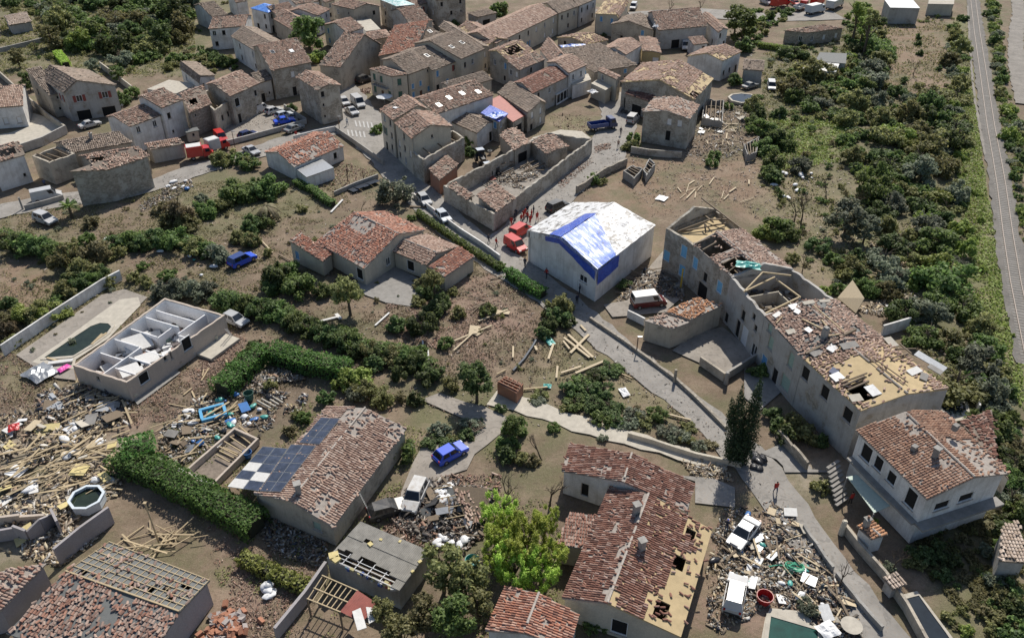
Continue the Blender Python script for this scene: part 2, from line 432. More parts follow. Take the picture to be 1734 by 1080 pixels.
def put_window(parent,kind,loc,rz,ww,hh):
 frm,pnm,sill,shu = win_mesh(kind,ww,hh)
 door = kind[0] == 'd'
 wo_ = link('door' if door else 'window',frm,parent,loc,rz)
 link('leaf_or_dark_panel' if door else 'pane',pnm,wo_)
 if sill: link('sill',sill,wo_)
 if shu:
  link('shutter',shu,wo_,(-ww * 0.77,0,0)); link('shutter',shu,wo_,(ww * 0.77,0,0))
 return wo_
# ------------------------------------------------------------------ roofs
def tile_cover(name,P,mat,parent,tw=0.24,tl=0.40,seed=1,dmg=0.1,loose=0.06,bare=(),near=True,off=0.03,litter=0.25,hh=None):
 """canal tiles, one island each, over the plane polygon P = [eave0, eave1, ridge1, ridge0]"""
 P = [Vector(p) for p in P]
 A = (P[1] - P[0]).normalized()
 nrm = (P[1] - P[0]).cross(P[-1] - P[0]).normalized()
 if nrm.z < 0: nrm = -nrm
 B = nrm.cross(A).normalized()
 if B.dot(P[-1] - P[0]) < 0: B = -B
 uv = [((p - P[0]).dot(A),(p - P[0]).dot(B)) for p in P]
 u0,u1 = min(x for x,_ in uv),max(x for x,_ in uv); v0,v1 = min(y for _,y in uv),max(y for _,y in uv)
 nu,nv = max(1,int((u1 - u0) / tw)),max(1,int((v1 - v0) / tl))
 rg = np.random.RandomState(seed)
 I,J = np.meshgrid(np.arange(nu),np.arange(nv),indexing='ij'); I = I.ravel(); J = J.ravel()
 x = u0 + (I + 0.5) * (u1 - u0) / nu; y = v0 + (J + 0.5) * (v1 - v0) / nv
 keep = inpoly(x,y,uv)
 I,J,x,y = I[keep],J[keep],x[keep],y[keep]
 N = len(x)
 if N == 0: return None
 nz = 0.6 * vnoise(x + 77,y + 31,seed,0.45) + 0.4 * vnoise(x + 7,y + 3,seed + 5,1.3)
 s_ = (x - u0) / (u1 - u0); t_ = (y - v0) / (v1 - v0)
 gone = nz > np.quantile(nz,1 - dmg) if dmg > 0 else np.zeros(N,bool)
 messy = nz > np.quantile(nz,max(0.0,1 - min(1.0,dmg * 2.4))) if dmg > 0 else np.zeros(N,bool)
 wob = (vnoise(x,y,seed + 9,0.9) - 0.5) * 0.12
 for r in bare:
  gone |= (s_ > r[0] + wob) & (s_ < r[2] + wob) & (t_ > r[1] + wob) & (t_ < r[3] + wob)
 back = gone & (rg.rand(N) < litter)
 isloose = (rg.rand(N) < loose) | (messy & (rg.rand(N) < 0.55)) | back
 sel = ~gone | back
 hole_kill = np.zeros(N,bool)
 x,y,isloose = x[sel],y[sel],isloose[sel]; N = len(x)
 if N == 0: return None
 ang = np.where(isloose,rg.normal(0,0.55,N),rg.normal(0,0.03,N))
 dx = np.where(isloose,rg.normal(0,0.10,N),rg.normal(0,0.008,N)); dy = np.where(isloose,rg.normal(-0.06,0.14,N),rg.normal(0,0.012,N))
 dz = np.where(isloose,rg.rand(N) * 0.09,0.0) + rg.rand(N) * 0.008
 hh = hh if hh is not None else tw * 0.36
 if near:
  cx = np.array([-0.5,-0.28,0.0,0.28,0.5]) * tw * 0.93; cz = np.array([0.0,0.75,1.0,0.75,0.0]) * hh
 else:
  cx = np.array([-0.46,0.0,0.46]) * tw; cz = np.array([0.0,1.0,0.0]) * hh
 nc = len(cx)
 ly = np.concatenate([np.full(nc,-0.53),np.full(nc,0.53)]) * tl
 lx = np.concatenate([cx,cx * 0.85]); lz = np.concatenate([cz + 0.045,cz * 0.9])
 ca,sa = np.cos(ang)[:,None],np.sin(ang)[:,None]
 X = x[:,None] + dx[:,None] + lx[None] * ca - ly[None] * sa
 Y = y[:,None] + dy[:,None] + lx[None] * sa + ly[None] * ca
 Z = off + dz[:,None] + lz[None] + np.where(isloose,rg.normal(0,0.15,N),0)[:,None] * ly[None]
 O = np.array(P[0]); V = O + X[...,None] * np.array(A) + Y[...,None] * np.array(B) + Z[...,None] * np.array(nrm)
 base = (np.arange(N) * 2 * nc)[:,None,None]
 qd = np.array([[kk,kk + 1,nc + kk + 1,nc + kk] for kk in range(nc - 1)])
 Q = (base + qd[None]).reshape(-1,4)
 me = npmesh(name,V.reshape(-1,3),Q,mat)
 ob = link(name,me,parent); tag(ob,kind='stuff')
 return ob
def deck_mesh(P,th=0.14,holes=(),n=(14,10)):
 """board under the tiles, with real openings"""
 P = [Vector(p) for p in P]; mb = MB()
 nrm = (P[1] - P[0]).cross(P[-1] - P[0]).normalized()
 if nrm.z < 0: nrm = -nrm
 dn = -nrm * th
 if len(P) == 3 or not holes:
  N = len(P); vs = P + [p + dn for p in P]
  return mb.add(vs,[list(range(N)),list(range(N,2 * N))[::-1]] + [[t,N + t,N + (t + 1) % N,(t + 1) % N] for t in range(N)])
 ns,nt_ = n
 pt = lambda s_,t_: (P[0] * (1 - s_) + P[1] * s_) * (1 - t_) + (P[3] * (1 - s_) + P[2] * s_) * t_
 ss = sorted(set([round(x / ns,4) for x in range(ns + 1)] + [round(v,4) for r in holes for v in (r[0],r[2]) if 0 < v < 1]))
 ts = sorted(set([round(x / nt_,4) for x in range(nt_ + 1)] + [round(v,4) for r in holes for v in (r[1],r[3]) if 0 < v < 1]))
 full = lambda A_,B_: not any(r[0] < A_ < r[2] and r[1] < B_ < r[3] for r in holes)
 occ = {}
 for x in range(len(ss) - 1):
  for y in range(len(ts) - 1):
   occ[x,y] = full((ss[x] + ss[x + 1]) / 2,(ts[y] + ts[y + 1]) / 2)
 for (x,y),ok in occ.items():
  if not ok: continue
  p = [pt(ss[x],ts[y]),pt(ss[x + 1],ts[y]),pt(ss[x + 1],ts[y + 1]),pt(ss[x],ts[y + 1])]
  mb.quad(*p); mb.quad(*[t + dn for t in p][::-1])
  for (ox,oy),(p1,p2) in {(0,-1): (0,1),(1,0): (1,2),(0,1): (2,3),(-1,0): (3,0)}.items():
   if not occ.get((x + ox,y + oy),False):
    mb.quad(p[p1],p[p1] + dn,p[p2] + dn,p[p2])
 return mb
HOUSES = {}
SEED = [100]
def house(name,label,cat,P0,P1,P3,ze,roof='r',P2=None,rk=0.5,sl=0.30,bk=0.55,wall='w_tan',tile='t_old',deck='d_dirt',
          dmg=0.10,loose=0.06,bare={},holes={},W0=None,W3=None,wins=(),storeys=2,oh=0.22,near=False,tw=None,tl=None,
          chim=0,sky_=0,group=None,key=None,zb=0.0,ridgecap=True,litter=0.25):
 """P0 near roof corner, P1 the corner to the right, P3 the corner behind P0 (all as the photo shows them, at the eave)
       roof: 'r' ridge along P0P1 and P3 is the ridge end; 'u' ridge along P0P1,P3 is the far eave; 'v' ridge along P0P3;
       's' single slope up from P0P1 to P3; 'f' flat; 'h' hipped"""
 SEED[0] += 13; seed = SEED[0]; rn = random.Random(seed)
 A0 = U(P0,ze); A1 = U(P1,ze)
 ud = (A1 - A0); ud.z = 0; un = ud.normalized()
 if cat == 'house' and not near and not wins and storeys >= 2:
  auto = lambda: [[rn.choice(('','','ddark','wdark')),rn.choice(('','wdark','small'))],[rn.choice(('wdark','win','')),rn.choice(('','small','wblue','wwhite'))]]
  W3 = W3 or auto(); W0 = W0 or auto()
 def perp(v): v = Vector((v.x,v.y,0)); return (v - un * v.dot(un)).length
 if roof in ('r','s'):
  zr = ze + 0.5
  for _ in range(25):
   A3 = U(P3,zr); zr = ze + sl * perp(A3 - A0)
 else:
  A3 = U(P3,ze); zr = None
 flat = lambda v: Vector((v.x,v.y,0))
 A0,A1,A3 = flat(A0),flat(A1),flat(A3)
 if P2 is not None: A2 = flat(U(P2,ze))
 else: A2 = A1 + A3 - A0
 if roof == 'r':
  R0,R1 = A3.copy(),A2.copy()
  A3 = A0 + (R0 - A0) * (1 + bk); A2 = A1 + (R1 - A1) * (1 + bk)
  rk = 1 / (1 + bk)
 Z = Vector((0,0,1))
 planes = []
 if roof in ('r','u'):
  R0 = A0 + (A3 - A0) * rk; R1 = A1 + (A2 - A1) * rk
  if zr is None: zr = ze + sl * perp(R0 - A0)
  zf = zr - (zr - ze) * (1 - rk) / rk
  zc = [ze,ze,zf,zf]
  planes = [[A0 + Z * ze,A1 + Z * ze,R1 + Z * zr,R0 + Z * zr],[A2 + Z * zf,A3 + Z * zf,R0 + Z * zr,R1 + Z * zr]]
  ridge = (R0 + Z * zr,R1 + Z * zr); gab = {1: (R1,zr),3: (R0,zr)}
 elif roof == 'v':
  Rf = A0 + (A1 - A0) * rk; Rb = A3 + (A2 - A3) * rk
  zr = ze + sl * (A1 - A0).length * max(rk,1 - rk)
  z0_ = ze if rk >= 0.5 else zr - sl * (A1 - A0).length * rk
  z1_ = ze if rk < 0.5 else zr - sl * (A1 - A0).length * (1 - rk)
  z0_ = z1_ = ze
  zc = [z0_,z1_,z1_,z0_]
  planes = [[A3 + Z * ze,A0 + Z * ze,Rf + Z * zr,Rb + Z * zr],[A1 + Z * ze,A2 + Z * ze,Rb + Z * zr,Rf + Z * zr]]
  ridge = (Rf + Z * zr,Rb + Z * zr); gab = {0: (Rf,zr),2: (Rb,zr)}
 elif roof == 's':
  zc = [ze,ze,zr,zr]
  planes = [[A0 + Z * ze,A1 + Z * ze,A2 + Z * zr,A3 + Z * zr]]; ridge = None; gab = {}
 elif roof == 'h':
  cu = (A0 + A1 + A2 + A3) / 4; L = (A1 - A0).length; D = (A3 - A0).length
  if L >= D:
   dv = (A1 - A0) * (0.5 * (L - D) / L + 0.02); zr = ze + sl * D / 2
  else:
   dv = (A3 - A0) * (0.5 * (D - L) / D + 0.02); zr = ze + sl * L / 2
  Ra,Rb = cu - dv + Z * zr,cu + dv + Z * zr
  zc = [ze] * 4
  E = [p + Z * ze for p in (A0,A1,A2,A3)]
  if L >= D: planes = [[E[0],E[1],Rb,Ra],[E[2],E[3],Ra,Rb],[E[1],E[2],Rb],[E[3],E[0],Ra]]
  else: planes = [[E[3],E[0],Ra,Rb],[E[1],E[2],Rb,Ra],[E[0],E[1],Ra],[E[2],E[3],Rb]]
  ridge = (Ra,Rb); gab = {}
 else:
  zc = [ze] * 4; planes = [[A0 + Z * ze,A1 + Z * ze,A2 + Z * ze,A3 + Z * ze]] if roof == 'f' else []; ridge = None; gab = {}
 org = flat(A0); org.z = 0
 th = thing(name,label,cat,tuple(org),0,group)
 O = org
 rel = lambda v: Vector((v.x - O.x,v.y - O.y,v.z))
 cor = [A0,A1,A2,A3]; cen = (A0 + A1 + A2 + A3) / 4
 wc = []
 for ii in range(4):
  p,pn,pp = cor[ii],cor[(ii + 1) % 4],cor[ii - 1]
  wc.append(p + (pn - p).normalized() * oh + (pp - p).normalized() * oh)
 tk = 0.16
 def top_at(p):                      # underside of the roof above a plan point
  best = None
  for pl in planes:
   n_ = (pl[1] - pl[0]).cross(pl[-1] - pl[0])
   if abs(n_.z) < 1e-6: continue
   zz = pl[0].z - ((p.x - pl[0].x) * n_.x + (p.y - pl[0].y) * n_.y) / n_.z
   best = zz if best is None else min(best,zz)
  return (best if best is not None else ze) - (tk if planes else 0)
 wb = MB()
 plan = []
 edgewins = {0: [],1: [],2: [],3: []}
 for ei,spec in ((0,W0),(3,W3)):
  if not spec: continue
  L = (wc[(ei + 1) % 4] - wc[ei]).length
  sh = (ze - zb - 0.2) / storeys
  for st,row in enumerate(spec):                # row: kinds,from the ground up
   for ci,kd in enumerate(row):
    if kd in ('',None): continue
    pm,fm,shm,ww,hh,sillz = SPEC[kd]
    s_ = (ci + 0.5) / len(row) * L + rn.uniform(-0.05,0.05) * L / len(row)
    ww2 = min(ww,L / len(row) * 0.7); hh2 = min(hh,sh * 0.68)
    z_ = zb + st * sh + (min(sillz,sh - hh2 - 0.25) if sillz > 0.1 else 0.02)
    edgewins[ei].append((s_,z_,ww2,hh2,kd))
 for (ei,px,kd,*wh) in wins:                      # a window at the place the photo shows its centre
  p,r_ = wc[ei],wc[(ei + 1) % 4]; ex = (r_ - p).normalized(); en = ex.cross(Z)
  dr = ray(px); C0 = Vector((0,0,H))
  den = dr.dot(en)
  tt = (p - C0).dot(en) / den; hit = C0 + dr * tt
  pm,fm,shm,ww,hh,sillz = SPEC[kd]
  if wh: ww,hh = wh
  z_ = hit.z - hh / 2
  if kd[0] == 'd' and z_ < 0.6: z_ = 0.02
  edgewins[ei].append(((hit - p).dot(ex),z_,ww,hh,kd))
 for ei in range(4):
  p,r_ = wc[ei],wc[(ei + 1) % 4]; ex = (r_ - p); L = ex.length; ex.normalize()
  outw = ex.cross(Z)
  za,zb2 = top_at(p + (cen - p) * 0.001),top_at(r_ + (cen - r_) * 0.001)
  zm = min(za,zb2)
  ws = [t for t in edgewins[ei] if t[0] - t[2] / 2 > 0.08 and t[0] + t[2] / 2 < L - 0.08 and t[1] + t[3] < zm - 0.02 and t[1] > zb + 0.005]
  good = []
  for t in sorted(ws):
   if not any(abs(t[0] - q_[0]) < (t[2] + q_[2]) / 2 + 0.05 and t[1] < q_[1] + q_[3] + 0.05 and q_[1] < t[1] + t[3] + 0.05 for q_ in good): good.append(t)
  xs = sorted(set([0.0,L] + [v for t in good for v in (t[0] - t[2] / 2,t[0] + t[2] / 2)]))
  Wp = lambda s_,z_,dd=0.0: rel(p + ex * s_ - outw * dd + Z * z_)
  for x0,x1 in zip(xs[:-1],xs[1:]):
   xm = (x0 + x1) / 2
   iv = sorted((t[1],t[1] + t[3]) for t in good if t[0] - t[2] / 2 < xm < t[0] + t[2] / 2)
   cur = zb
   for lo,hi in iv:
    if lo > cur + 1e-3: wb.quad(Wp(x0,cur),Wp(x1,cur),Wp(x1,lo),Wp(x0,lo))
    cur = hi
   wb.quad(Wp(x0,cur),Wp(x1,cur),Wp(x1,zm),Wp(x0,zm))
  topp = [Wp(0,zm),Wp(L,zm)]
  if zb2 > zm + 1e-3: topp.append(Wp(L,zb2))
  if ei in gab:
   Rg,_ = gab[ei]; s_ = (Rg - p).dot(ex); topp.append(Wp(s_,top_at(p + ex * s_)))
  if za > zm + 1e-3: topp.append(Wp(0,za))
  if len(topp) > 2: wb.quad(*topp)
  rz = math.atan2(ex.y,ex.x)
  for (s_,z_,ww,hh,kd) in good:
   D = 0.2
   x0,x1,z0,z1 = s_ - ww / 2,s_ + ww / 2,z_,z_ + hh
   wb.quad(Wp(x0,z0),Wp(x0,z1),Wp(x0,z1,D),Wp(x0,z0,D)); wb.quad(Wp(x1,z1),Wp(x1,z0),Wp(x1,z0,D),Wp(x1,z1,D))
   wb.quad(Wp(x0,z1),Wp(x1,z1),Wp(x1,z1,D),Wp(x0,z1,D)); wb.quad(Wp(x1,z0),Wp(x0,z0),Wp(x0,z0,D),Wp(x1,z0,D))
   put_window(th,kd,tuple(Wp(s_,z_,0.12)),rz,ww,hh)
 wb.build('wall',MT[wall],th)
 if storeys >= 2 and not near and roof in 'ruvh' and rn.random() < .55:
  p = wc[0] + (wc[1] - wc[0]) * .03; out = (wc[1] - wc[0]).normalized().cross(Z); pb = MB(); pb.tube([rel(p + out * .09 + Z * zb),rel(p + out * .09 + Z * (ze - .25))],.05,5); pb.build('downpipe',MT['metal'],th)
 if storeys >= 2 and ridge is not None and rn.random() < .3 and not near:
  p = rel(ridge[0].lerp(ridge[1],rn.uniform(.2,.8))); ab = MB(); ab.bar(p,p + Z * 1.6,.05,.05,Vector((1,0,0)))
  for t in range(4): ab.bar(p + Z * (1.2 + .1 * t) - un * (.4 - t * .06),p + Z * (1.2 + .1 * t) + un * (.4 - t * .06),.03,.03)
  ab.build('aerial',MT['metal'],th)
 ntw = tw or (0.25 if near else 0.34); ntl = tl or (0.40 if near else 0.55)
 for pi,pl in enumerate(planes):
  plr = [rel(p) for p in pl]
  rp = deck_mesh(plr,tk,holes.get(pi,())).build('roof',MT[deck if isinstance(deck,str) else deck[pi]],th)
  if tile and roof != 'f':
   br = list(bare.get(pi,())) + [(x0 - .005,y0 - .005,x1 + .005,y1 + .005) for (x0,y0,x1,y1) in holes.get(pi,())]
   tile_cover('roof_tiles',plr,MT[tile],rp,ntw,ntl,seed + pi,dmg,loose,br,near,litter=litter if not holes.get(pi) else litter * 0.6)
  elif tile and roof == 'f':
   tile_cover('roof_tiles',plr,MT[tile],rp,ntw,ntl,seed + pi,dmg,loose,bare.get(pi,()),near)
 if ridge is not None and ridgecap and tile:
  rb = MB(); p,r_ = rel(ridge[0]),rel(ridge[1]); L = (r_ - p).length; N = max(2,int(L / 0.45))
  for ii in range(N):
   if rn.random() < 0.12 + dmg * 0.5: continue
   s0,s1 = p + (r_ - p) * (ii / N),p + (r_ - p) * ((ii + 1.06) / N)
   jz = Vector((0,0,0.07 + rn.uniform(-0.01,0.02)))
   rb.tube([s0 + jz,s1 + jz + Vector((0,0,0.02))],[0.13,0.115],6)
  if rb.v: tag(rb.build('ridge_tiles',MT['cap'] if near else MT[tile],th),kind='stuff')
 for ci in range(chim):
  pl = planes[0]; s_,t_ = rn.uniform(0.15,0.85),rn.uniform(0.7,0.95)
  q0 = rel((pl[0] * (1 - s_) + pl[1] * s_) * (1 - t_) + (pl[3 % len(pl)] * (1 - s_) + pl[2] * s_) * t_)
  cb = MB(); rz = math.atan2(un.y,un.x)
  cb.box(q0 + Z * 0.45,(0.55,0.45,1.3),rz); cb.box(q0 + Z * 1.14,(0.7,0.6,0.1),rz)
  co = cb.build('chimney',MT['w_conc'],th)
  pt_ = MB(); pt_.tube([q0 + Z * 1.19,q0 + Z * 1.5],0.12,8); pt_.build('chimney_pot',MT['w_brick'],co)
 for ci in range(sky_):
  pl = planes[0]; s_,t_ = (ci + 0.6) / (sky_ + 0.3),rn.uniform(0.35,0.65)
  q0 = rel((pl[0] * (1 - s_) + pl[1] * s_) * (1 - t_) + (pl[3] * (1 - s_) + pl[2] * s_) * t_)
  n_ = (pl[1] - pl[0]).cross(pl[3] - pl[0]).normalized(); y_ = n_.cross(un)
  M = Matrix((un,y_,n_)).transposed()
  sb = MB(); sb.box(q0 + n_ * 0.12,(0.95,1.25,0.14),M=M)
  so = sb.build('skylight',MT['metal'],th)
  gb = MB(); gb.box(q0 + n_ * 0.2,(0.8,1.1,0.03),M=M); gb.build('pane',MT['glasswht'] if rn.random() < .3 else MT['glass'],so)  # white panes paint the glass reflection as a flat colour
 HOUSES[key or label] = dict(th=th,planes=planes,rel=rel,O=O,cor=cor,wc=wc,ze=ze,zr=zr)
 return th
def ruin(name,label,cat,P0,P1,P3,ze,P2=None,wall='w_stonegrey',th_=0.35,floor=None,floorz=0.05,beams=0,group=None,wins=(),broken=0.3,tops=None,key=None,cap=None,inner=None):
 """roofless building: four thick walls with a ragged top, open to the sky"""
 SEED[0] += 7; rn = random.Random(SEED[0])
 fl = lambda v: Vector((v.x,v.y,0)); Z = Vector((0,0,1))
 A0,A1,A3 = fl(U(P0,ze)),fl(U(P1,ze)),fl(U(P3,ze)); A2 = fl(U(P2,ze)) if P2 else A1 + A3 - A0
 O = A0; th = thing(name,label,cat,tuple(O),0,group)
 cor = [A0,A1,A2,A3]
 cen = (A0 + A1 + A2 + A3) / 4
 for ei in range(4):
  p,r_ = cor[ei],cor[(ei + 1) % 4]; ex = r_ - p; L = ex.length; ex.normalize(); inn = Z.cross(ex)
  if inn.dot(cen - p) < 0: inn = -inn
  n_ = max(2,int(L / 0.7))
  zs = [ze - (rn.random() ** 2) * broken - (tops[ei] if tops else 0) for _ in range(n_ + 1)]
  wb = MB()
  ea,eb = (0.0,L) if ei % 2 == 0 else (th_ ,L - th_)
  W_ = []
  for (e2,px,kd,*wh) in wins:
   if e2 != ei: continue
   dr = ray(px); tt = (p - Vector((0,0,H))).dot(inn) / dr.dot(inn); hit = Vector((0,0,H)) + dr * tt
   pm,fm,shm,ww,hh,sz = SPEC[kd]
   if wh: ww,hh = wh
   W_.append(((hit - p).dot(ex),max(0.05,hit.z - hh / 2) if kd[0] != 'd' else 0.05,ww,hh,kd))
  xs = sorted(set([ea,eb] + [ea + (eb - ea) * t / n_ for t in range(1,n_)] + [v for t in W_ for v in (t[0] - t[2] / 2,t[0] + t[2] / 2) if ea < v < eb]))
  top = lambda s_: np.interp(s_,[ea + (eb - ea) * t / n_ for t in range(n_ + 1)],zs)
  for x0,x1 in zip(xs[:-1],xs[1:]):
   xm = (x0 + x1) / 2; cur = 0.0
   spans = []
   for t in W_:
    if t[0] - t[2] / 2 < xm < t[0] + t[2] / 2: spans.append((t[1],t[1] + t[3]))
   segs = []
   for lo,hi in sorted(spans): segs.append((cur,lo)); cur = hi
   segs.append((cur,None))
   for lo,hi in segs:
    za,zb_ = (top(x0),top(x1)) if hi is None else (hi,hi)
    if min(za,zb_) <= lo + 0.02: continue
    q_ = [p + ex * x0 - O,p + ex * x1 - O,p + ex * x1 + inn * th_ - O,p + ex * x0 + inn * th_ - O]
    wb.add([t + Z * lo for t in q_] + [q_[0] + Z * za,q_[1] + Z * zb_,q_[2] + Z * zb_,q_[3] + Z * za],[[0,1,5,4],[2,3,7,6],[4,5,6,7],[3,2,1,0],[1,2,6,5],[3,0,4,7]])
  mats = [MT[wall]]
  wo_ = wb.build('wall',MT[wall],th)
  for (s_,z_,ww,hh,kd) in W_:
   if kd in ('open',): continue
   put_window(th,kd,tuple(p + ex * s_ + inn * 0.15 + Z * z_ - O),math.atan2(ex.y,ex.x) + (math.pi if inn.cross(ex).z > 0 else 0),ww,hh)
  if inner:
   ib = MB(); ib.box(p + ex * (L / 2) + inn * (th_ + 0.02) + Z * (ze * 0.48) - O,(L - 2 * th_ - 0.1,0.03,ze * 0.93),math.atan2(ex.y,ex.x))
   if not any(t[0] == ei for t in wins): ib.build('plaster_lining',MT[inner],th)
 if floor:
  fb = MB(); s_ = 0.5
  fb.prism([((t + (cen - t).normalized() * 0.45) - O).xy for t in cor],floorz - 0.05,floorz); fb.build('floor_slab',MT[floor],th)
 for bi in range(beams):
  t = (bi + 0.7) / (beams + 0.4)
  p,r_ = A0 + (A1 - A0) * t,A3 + (A2 - A3) * t
  bb = MB(); dz = rn.uniform(-0.3,0.15)
  bb.bar(p + Z * (ze - 0.15 + dz) - O,r_ + Z * (ze - 0.1 + rn.uniform(-0.5,0.2)) - O,0.16,0.2); bb.build('beam',MT['oldwood'],th)
 HOUSES[key or label] = dict(th=th,cor=cor,O=O,ze=ze,cen=cen)
 return th
def wall_line(label,pts,hgt,mat='w_conc',th_=0.3,name='garden_wall',cat='wall',group=None,z=0.0,ragged=0.0,cap=None):
 P = [U(p,z) for p in pts]; O = P[0].copy(); rn = random.Random(len(label) * 7 + int(pts[0][0]))
 th = None; mb = MB(); Z = Vector((0,0,1)); cb = MB()
 for p,r_ in zip(P[:-1],P[1:]):
  ex = (r_ - p); L = ex.length; ex.normalize(); nn = Z.cross(ex) * (th_ / 2)
  N = max(1,int(L / 1.2)) if ragged else 1
  zs = [hgt - rn.random() ** 2 * ragged for _ in range(N + 1)]
  for ii in range(N):
   q0,q1 = p + ex * (L * ii / N) - O,p + ex * (L * (ii + 1) / N) - O
   mb.add([q0 - nn,q1 - nn,q1 + nn,q0 + nn,q0 - nn + Z * zs[ii],q1 - nn + Z * zs[ii + 1],q1 + nn + Z * zs[ii + 1],q0 + nn + Z * zs[ii]],
                   [[0,1,5,4],[2,3,7,6],[4,5,6,7],[1,2,6,5],[3,0,4,7]])
  if cap: cb.box((p + r_) / 2 - O + Z * (hgt + 0.03),(L + 0.05,th_ + 0.1,0.06),math.atan2(ex.y,ex.x))
 if cap:
  th = thing(name,label,cat,tuple(O),0,group); mb.build('wall_body',MT[mat],th); cb.build('coping',MT[cap],th)
 else:
  th = mb.build(name,MT[mat]); th.location = O; tag(th,label,cat,group)
 return th
# ------------------------------------------------------------------ ground
def ground():
 xs = np.concatenate([[-1500,-700,-400,-250],np.arange(-190,190.1,0.9),[250,400,700,1500]])
 ys = np.concatenate([[-200,0,15],np.arange(24,300,0.9),[340,420,600,1000,2500]])
 X,Y = np.meshgrid(xs,ys,indexing='ij')
 nx,ny = X.shape
 fine = (np.abs(X) < 188) & (Y > 26) & (Y < 298)
 Zh = np.where(fine,-0.16 * vnoise(X,Y,3,0.22) - 0.05 * vnoise(X,Y,4,0.9),-0.1)
 jx = X + (vnoise(X,Y,11,0.35) - 0.5) * 4.5 + (vnoise(X,Y,13,1.1) - 0.5) * 1.4; jy = Y + (vnoise(X,Y,12,0.35) - 0.5) * 4.5 + (vnoise(X,Y,14,1.1) - 0.5) * 1.4
 C = np.zeros(X.shape + (4,),np.float32); C[...] = (0.158,0.114,0.076,1)
 outer = ~fine; C[outer] = (0.10,0.10,0.05,1)
 PW = lambda pts: [U(p)[:2] for p in pts]
 SOIL2 = (0.215,0.145,0.095,1); GRASS = (0.135,0.16,0.05,1); DRYG = (0.18,0.16,0.085,1); RUB = (0.245,0.165,0.125,1)
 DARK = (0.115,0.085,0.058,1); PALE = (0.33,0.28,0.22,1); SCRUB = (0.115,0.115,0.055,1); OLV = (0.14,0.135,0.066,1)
 zones = [
  (OLV,[(0,0),(400,0),(330,130),(150,120),(0,120)]),
  (SCRUB,[(230,30),(330,0),(340,110),(240,130),(150,90)]),
  (SCRUB,[(1290,90),(1480,30),(1530,190),(1640,190),(1665,400),(1720,660),(1734,1080),(1600,1080),(1600,620),(1470,500),(1400,330),(1290,230)]),
  (SOIL2,[(1490,38),(1600,42),(1605,160),(1500,155)]),
  (GRASS,[(1325,215),(1420,200),(1440,260),(1345,275)]),
  (DRYG,[(1290,280),(1480,300),(1470,430),(1380,480),(1290,400)]),
  (GRASS,[(1610,30),(1645,30),(1655,150),(1670,330),(1734,560),(1734,700),(1650,560),(1630,350)]),
  (GRASS,[(1440,0),(1475,0),(1470,60),(1455,60)]),
  (SCRUB,[(1660,0),(1692,0),(1690,80),(1700,180),(1734,230),(1734,420),(1690,250)]),
  (OLV,[(270,300),(420,290),(560,340),(430,400),(250,390)]),(GRASS,[(1440,330),(1500,330),(1500,400),(1450,420)]),(OLV,[(700,640),(900,650),(1000,720),(880,760),(700,720)]),
  (SOIL2,[(1010,270),(1290,260),(1290,380),(1180,330),(1110,370),(1000,335)]),
  (OLV,[(0,380),(180,420),(210,490),(100,560),(0,600)]),
  (SOIL2,[(0,440),(70,430),(100,490),(30,540),(0,520)]),
  (RUB,[(770,470),(860,460),(915,560),(830,620),(740,590)]),
  (RUB,[(260,560),(410,570),(350,690),(230,740),(180,690)]),
  (PALE,[(40,720),(230,740),(190,860),(0,940),(0,700)]),
  (RUB,[(330,900),(520,990),(470,1080),(380,1080),(370,960)]),
  (DRYG,[(0,600),(120,650),(60,720),(0,700)]),
  (DRYG,[(920,560),(1010,560),(1200,690),(1200,720),(1050,690),(900,640)]),
  (RUB,[(1190,860),(1330,850),(1430,980),(1480,1080),(1180,1080)]),
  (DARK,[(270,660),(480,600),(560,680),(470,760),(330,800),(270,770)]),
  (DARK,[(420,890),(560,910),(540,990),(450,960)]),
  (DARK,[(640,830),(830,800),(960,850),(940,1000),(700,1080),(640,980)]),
  (DRYG,[(930,200),(1020,195),(1015,230),(920,235)]),
  (DRYG,[(530,310),(620,270),(640,300),(560,330)]),
  (PALE,[(1310,830),(1480,830),(1470,800),(1300,780)]),
  (OLV,[(1560,930),(1734,900),(1734,1080),(1600,1080)]),
 ]
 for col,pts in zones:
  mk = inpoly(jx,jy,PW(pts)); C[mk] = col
 for _ in range(2):
  C[1:-1,1:-1] = (C[1:-1,1:-1] * 2 + C[:-2,1:-1] + C[2:,1:-1] + C[1:-1,:-2] + C[1:-1,2:]) / 6
 idx = np.arange(nx * ny).reshape(nx,ny)
 Q = np.stack([idx[:-1,:-1],idx[1:,:-1],idx[1:,1:],idx[:-1,1:]],-1).reshape(-1,4)
 mt,t,bs = newmat('soil')
 at = nd(t,'ShaderNodeVertexColor'); at.layer_name = 'cover'
 P = wpos(t); n1 = noise(t,0.25,6,0.7,P); n2 = noise(t,2.5,6,0.75,P); n3 = noise(t,14,3,0.7,P)
 cl = mix(t,ramp(t,n1,[(0.42,(0,0,0)),(0.66,(0.8,0.8,0.8))]),at.outputs[0],(0.27,0.205,0.145))
 n4 = noise(t,0.12,5,0.7,P)
 cl = mix(t,ramp(t,n4,[(0.47,(0,0,0)),(0.62,(0.75,0.75,0.75))]),cl,(0.125,0.122,0.06))
 cl = mix(t,ramp(t,n2,[(0.52,(0,0,0)),(0.7,(0.7,0.7,0.7))]),cl,(0.085,0.07,0.04))
 cl = mix(t,ramp(t,n3,[(0.6,(0,0,0)),(0.68,(0.8,0.8,0.8))]),cl,(0.40,0.32,0.25))
 cl = mix(t,ramp(t,n3,[(0.28,(0.6,0.6,0.6)),(0.4,(0,0,0))]),cl,(0.06,0.047,0.032))
 t.links.new(cl,bs.inputs['Base Color']); bs.inputs['Roughness'].default_value = 0.95
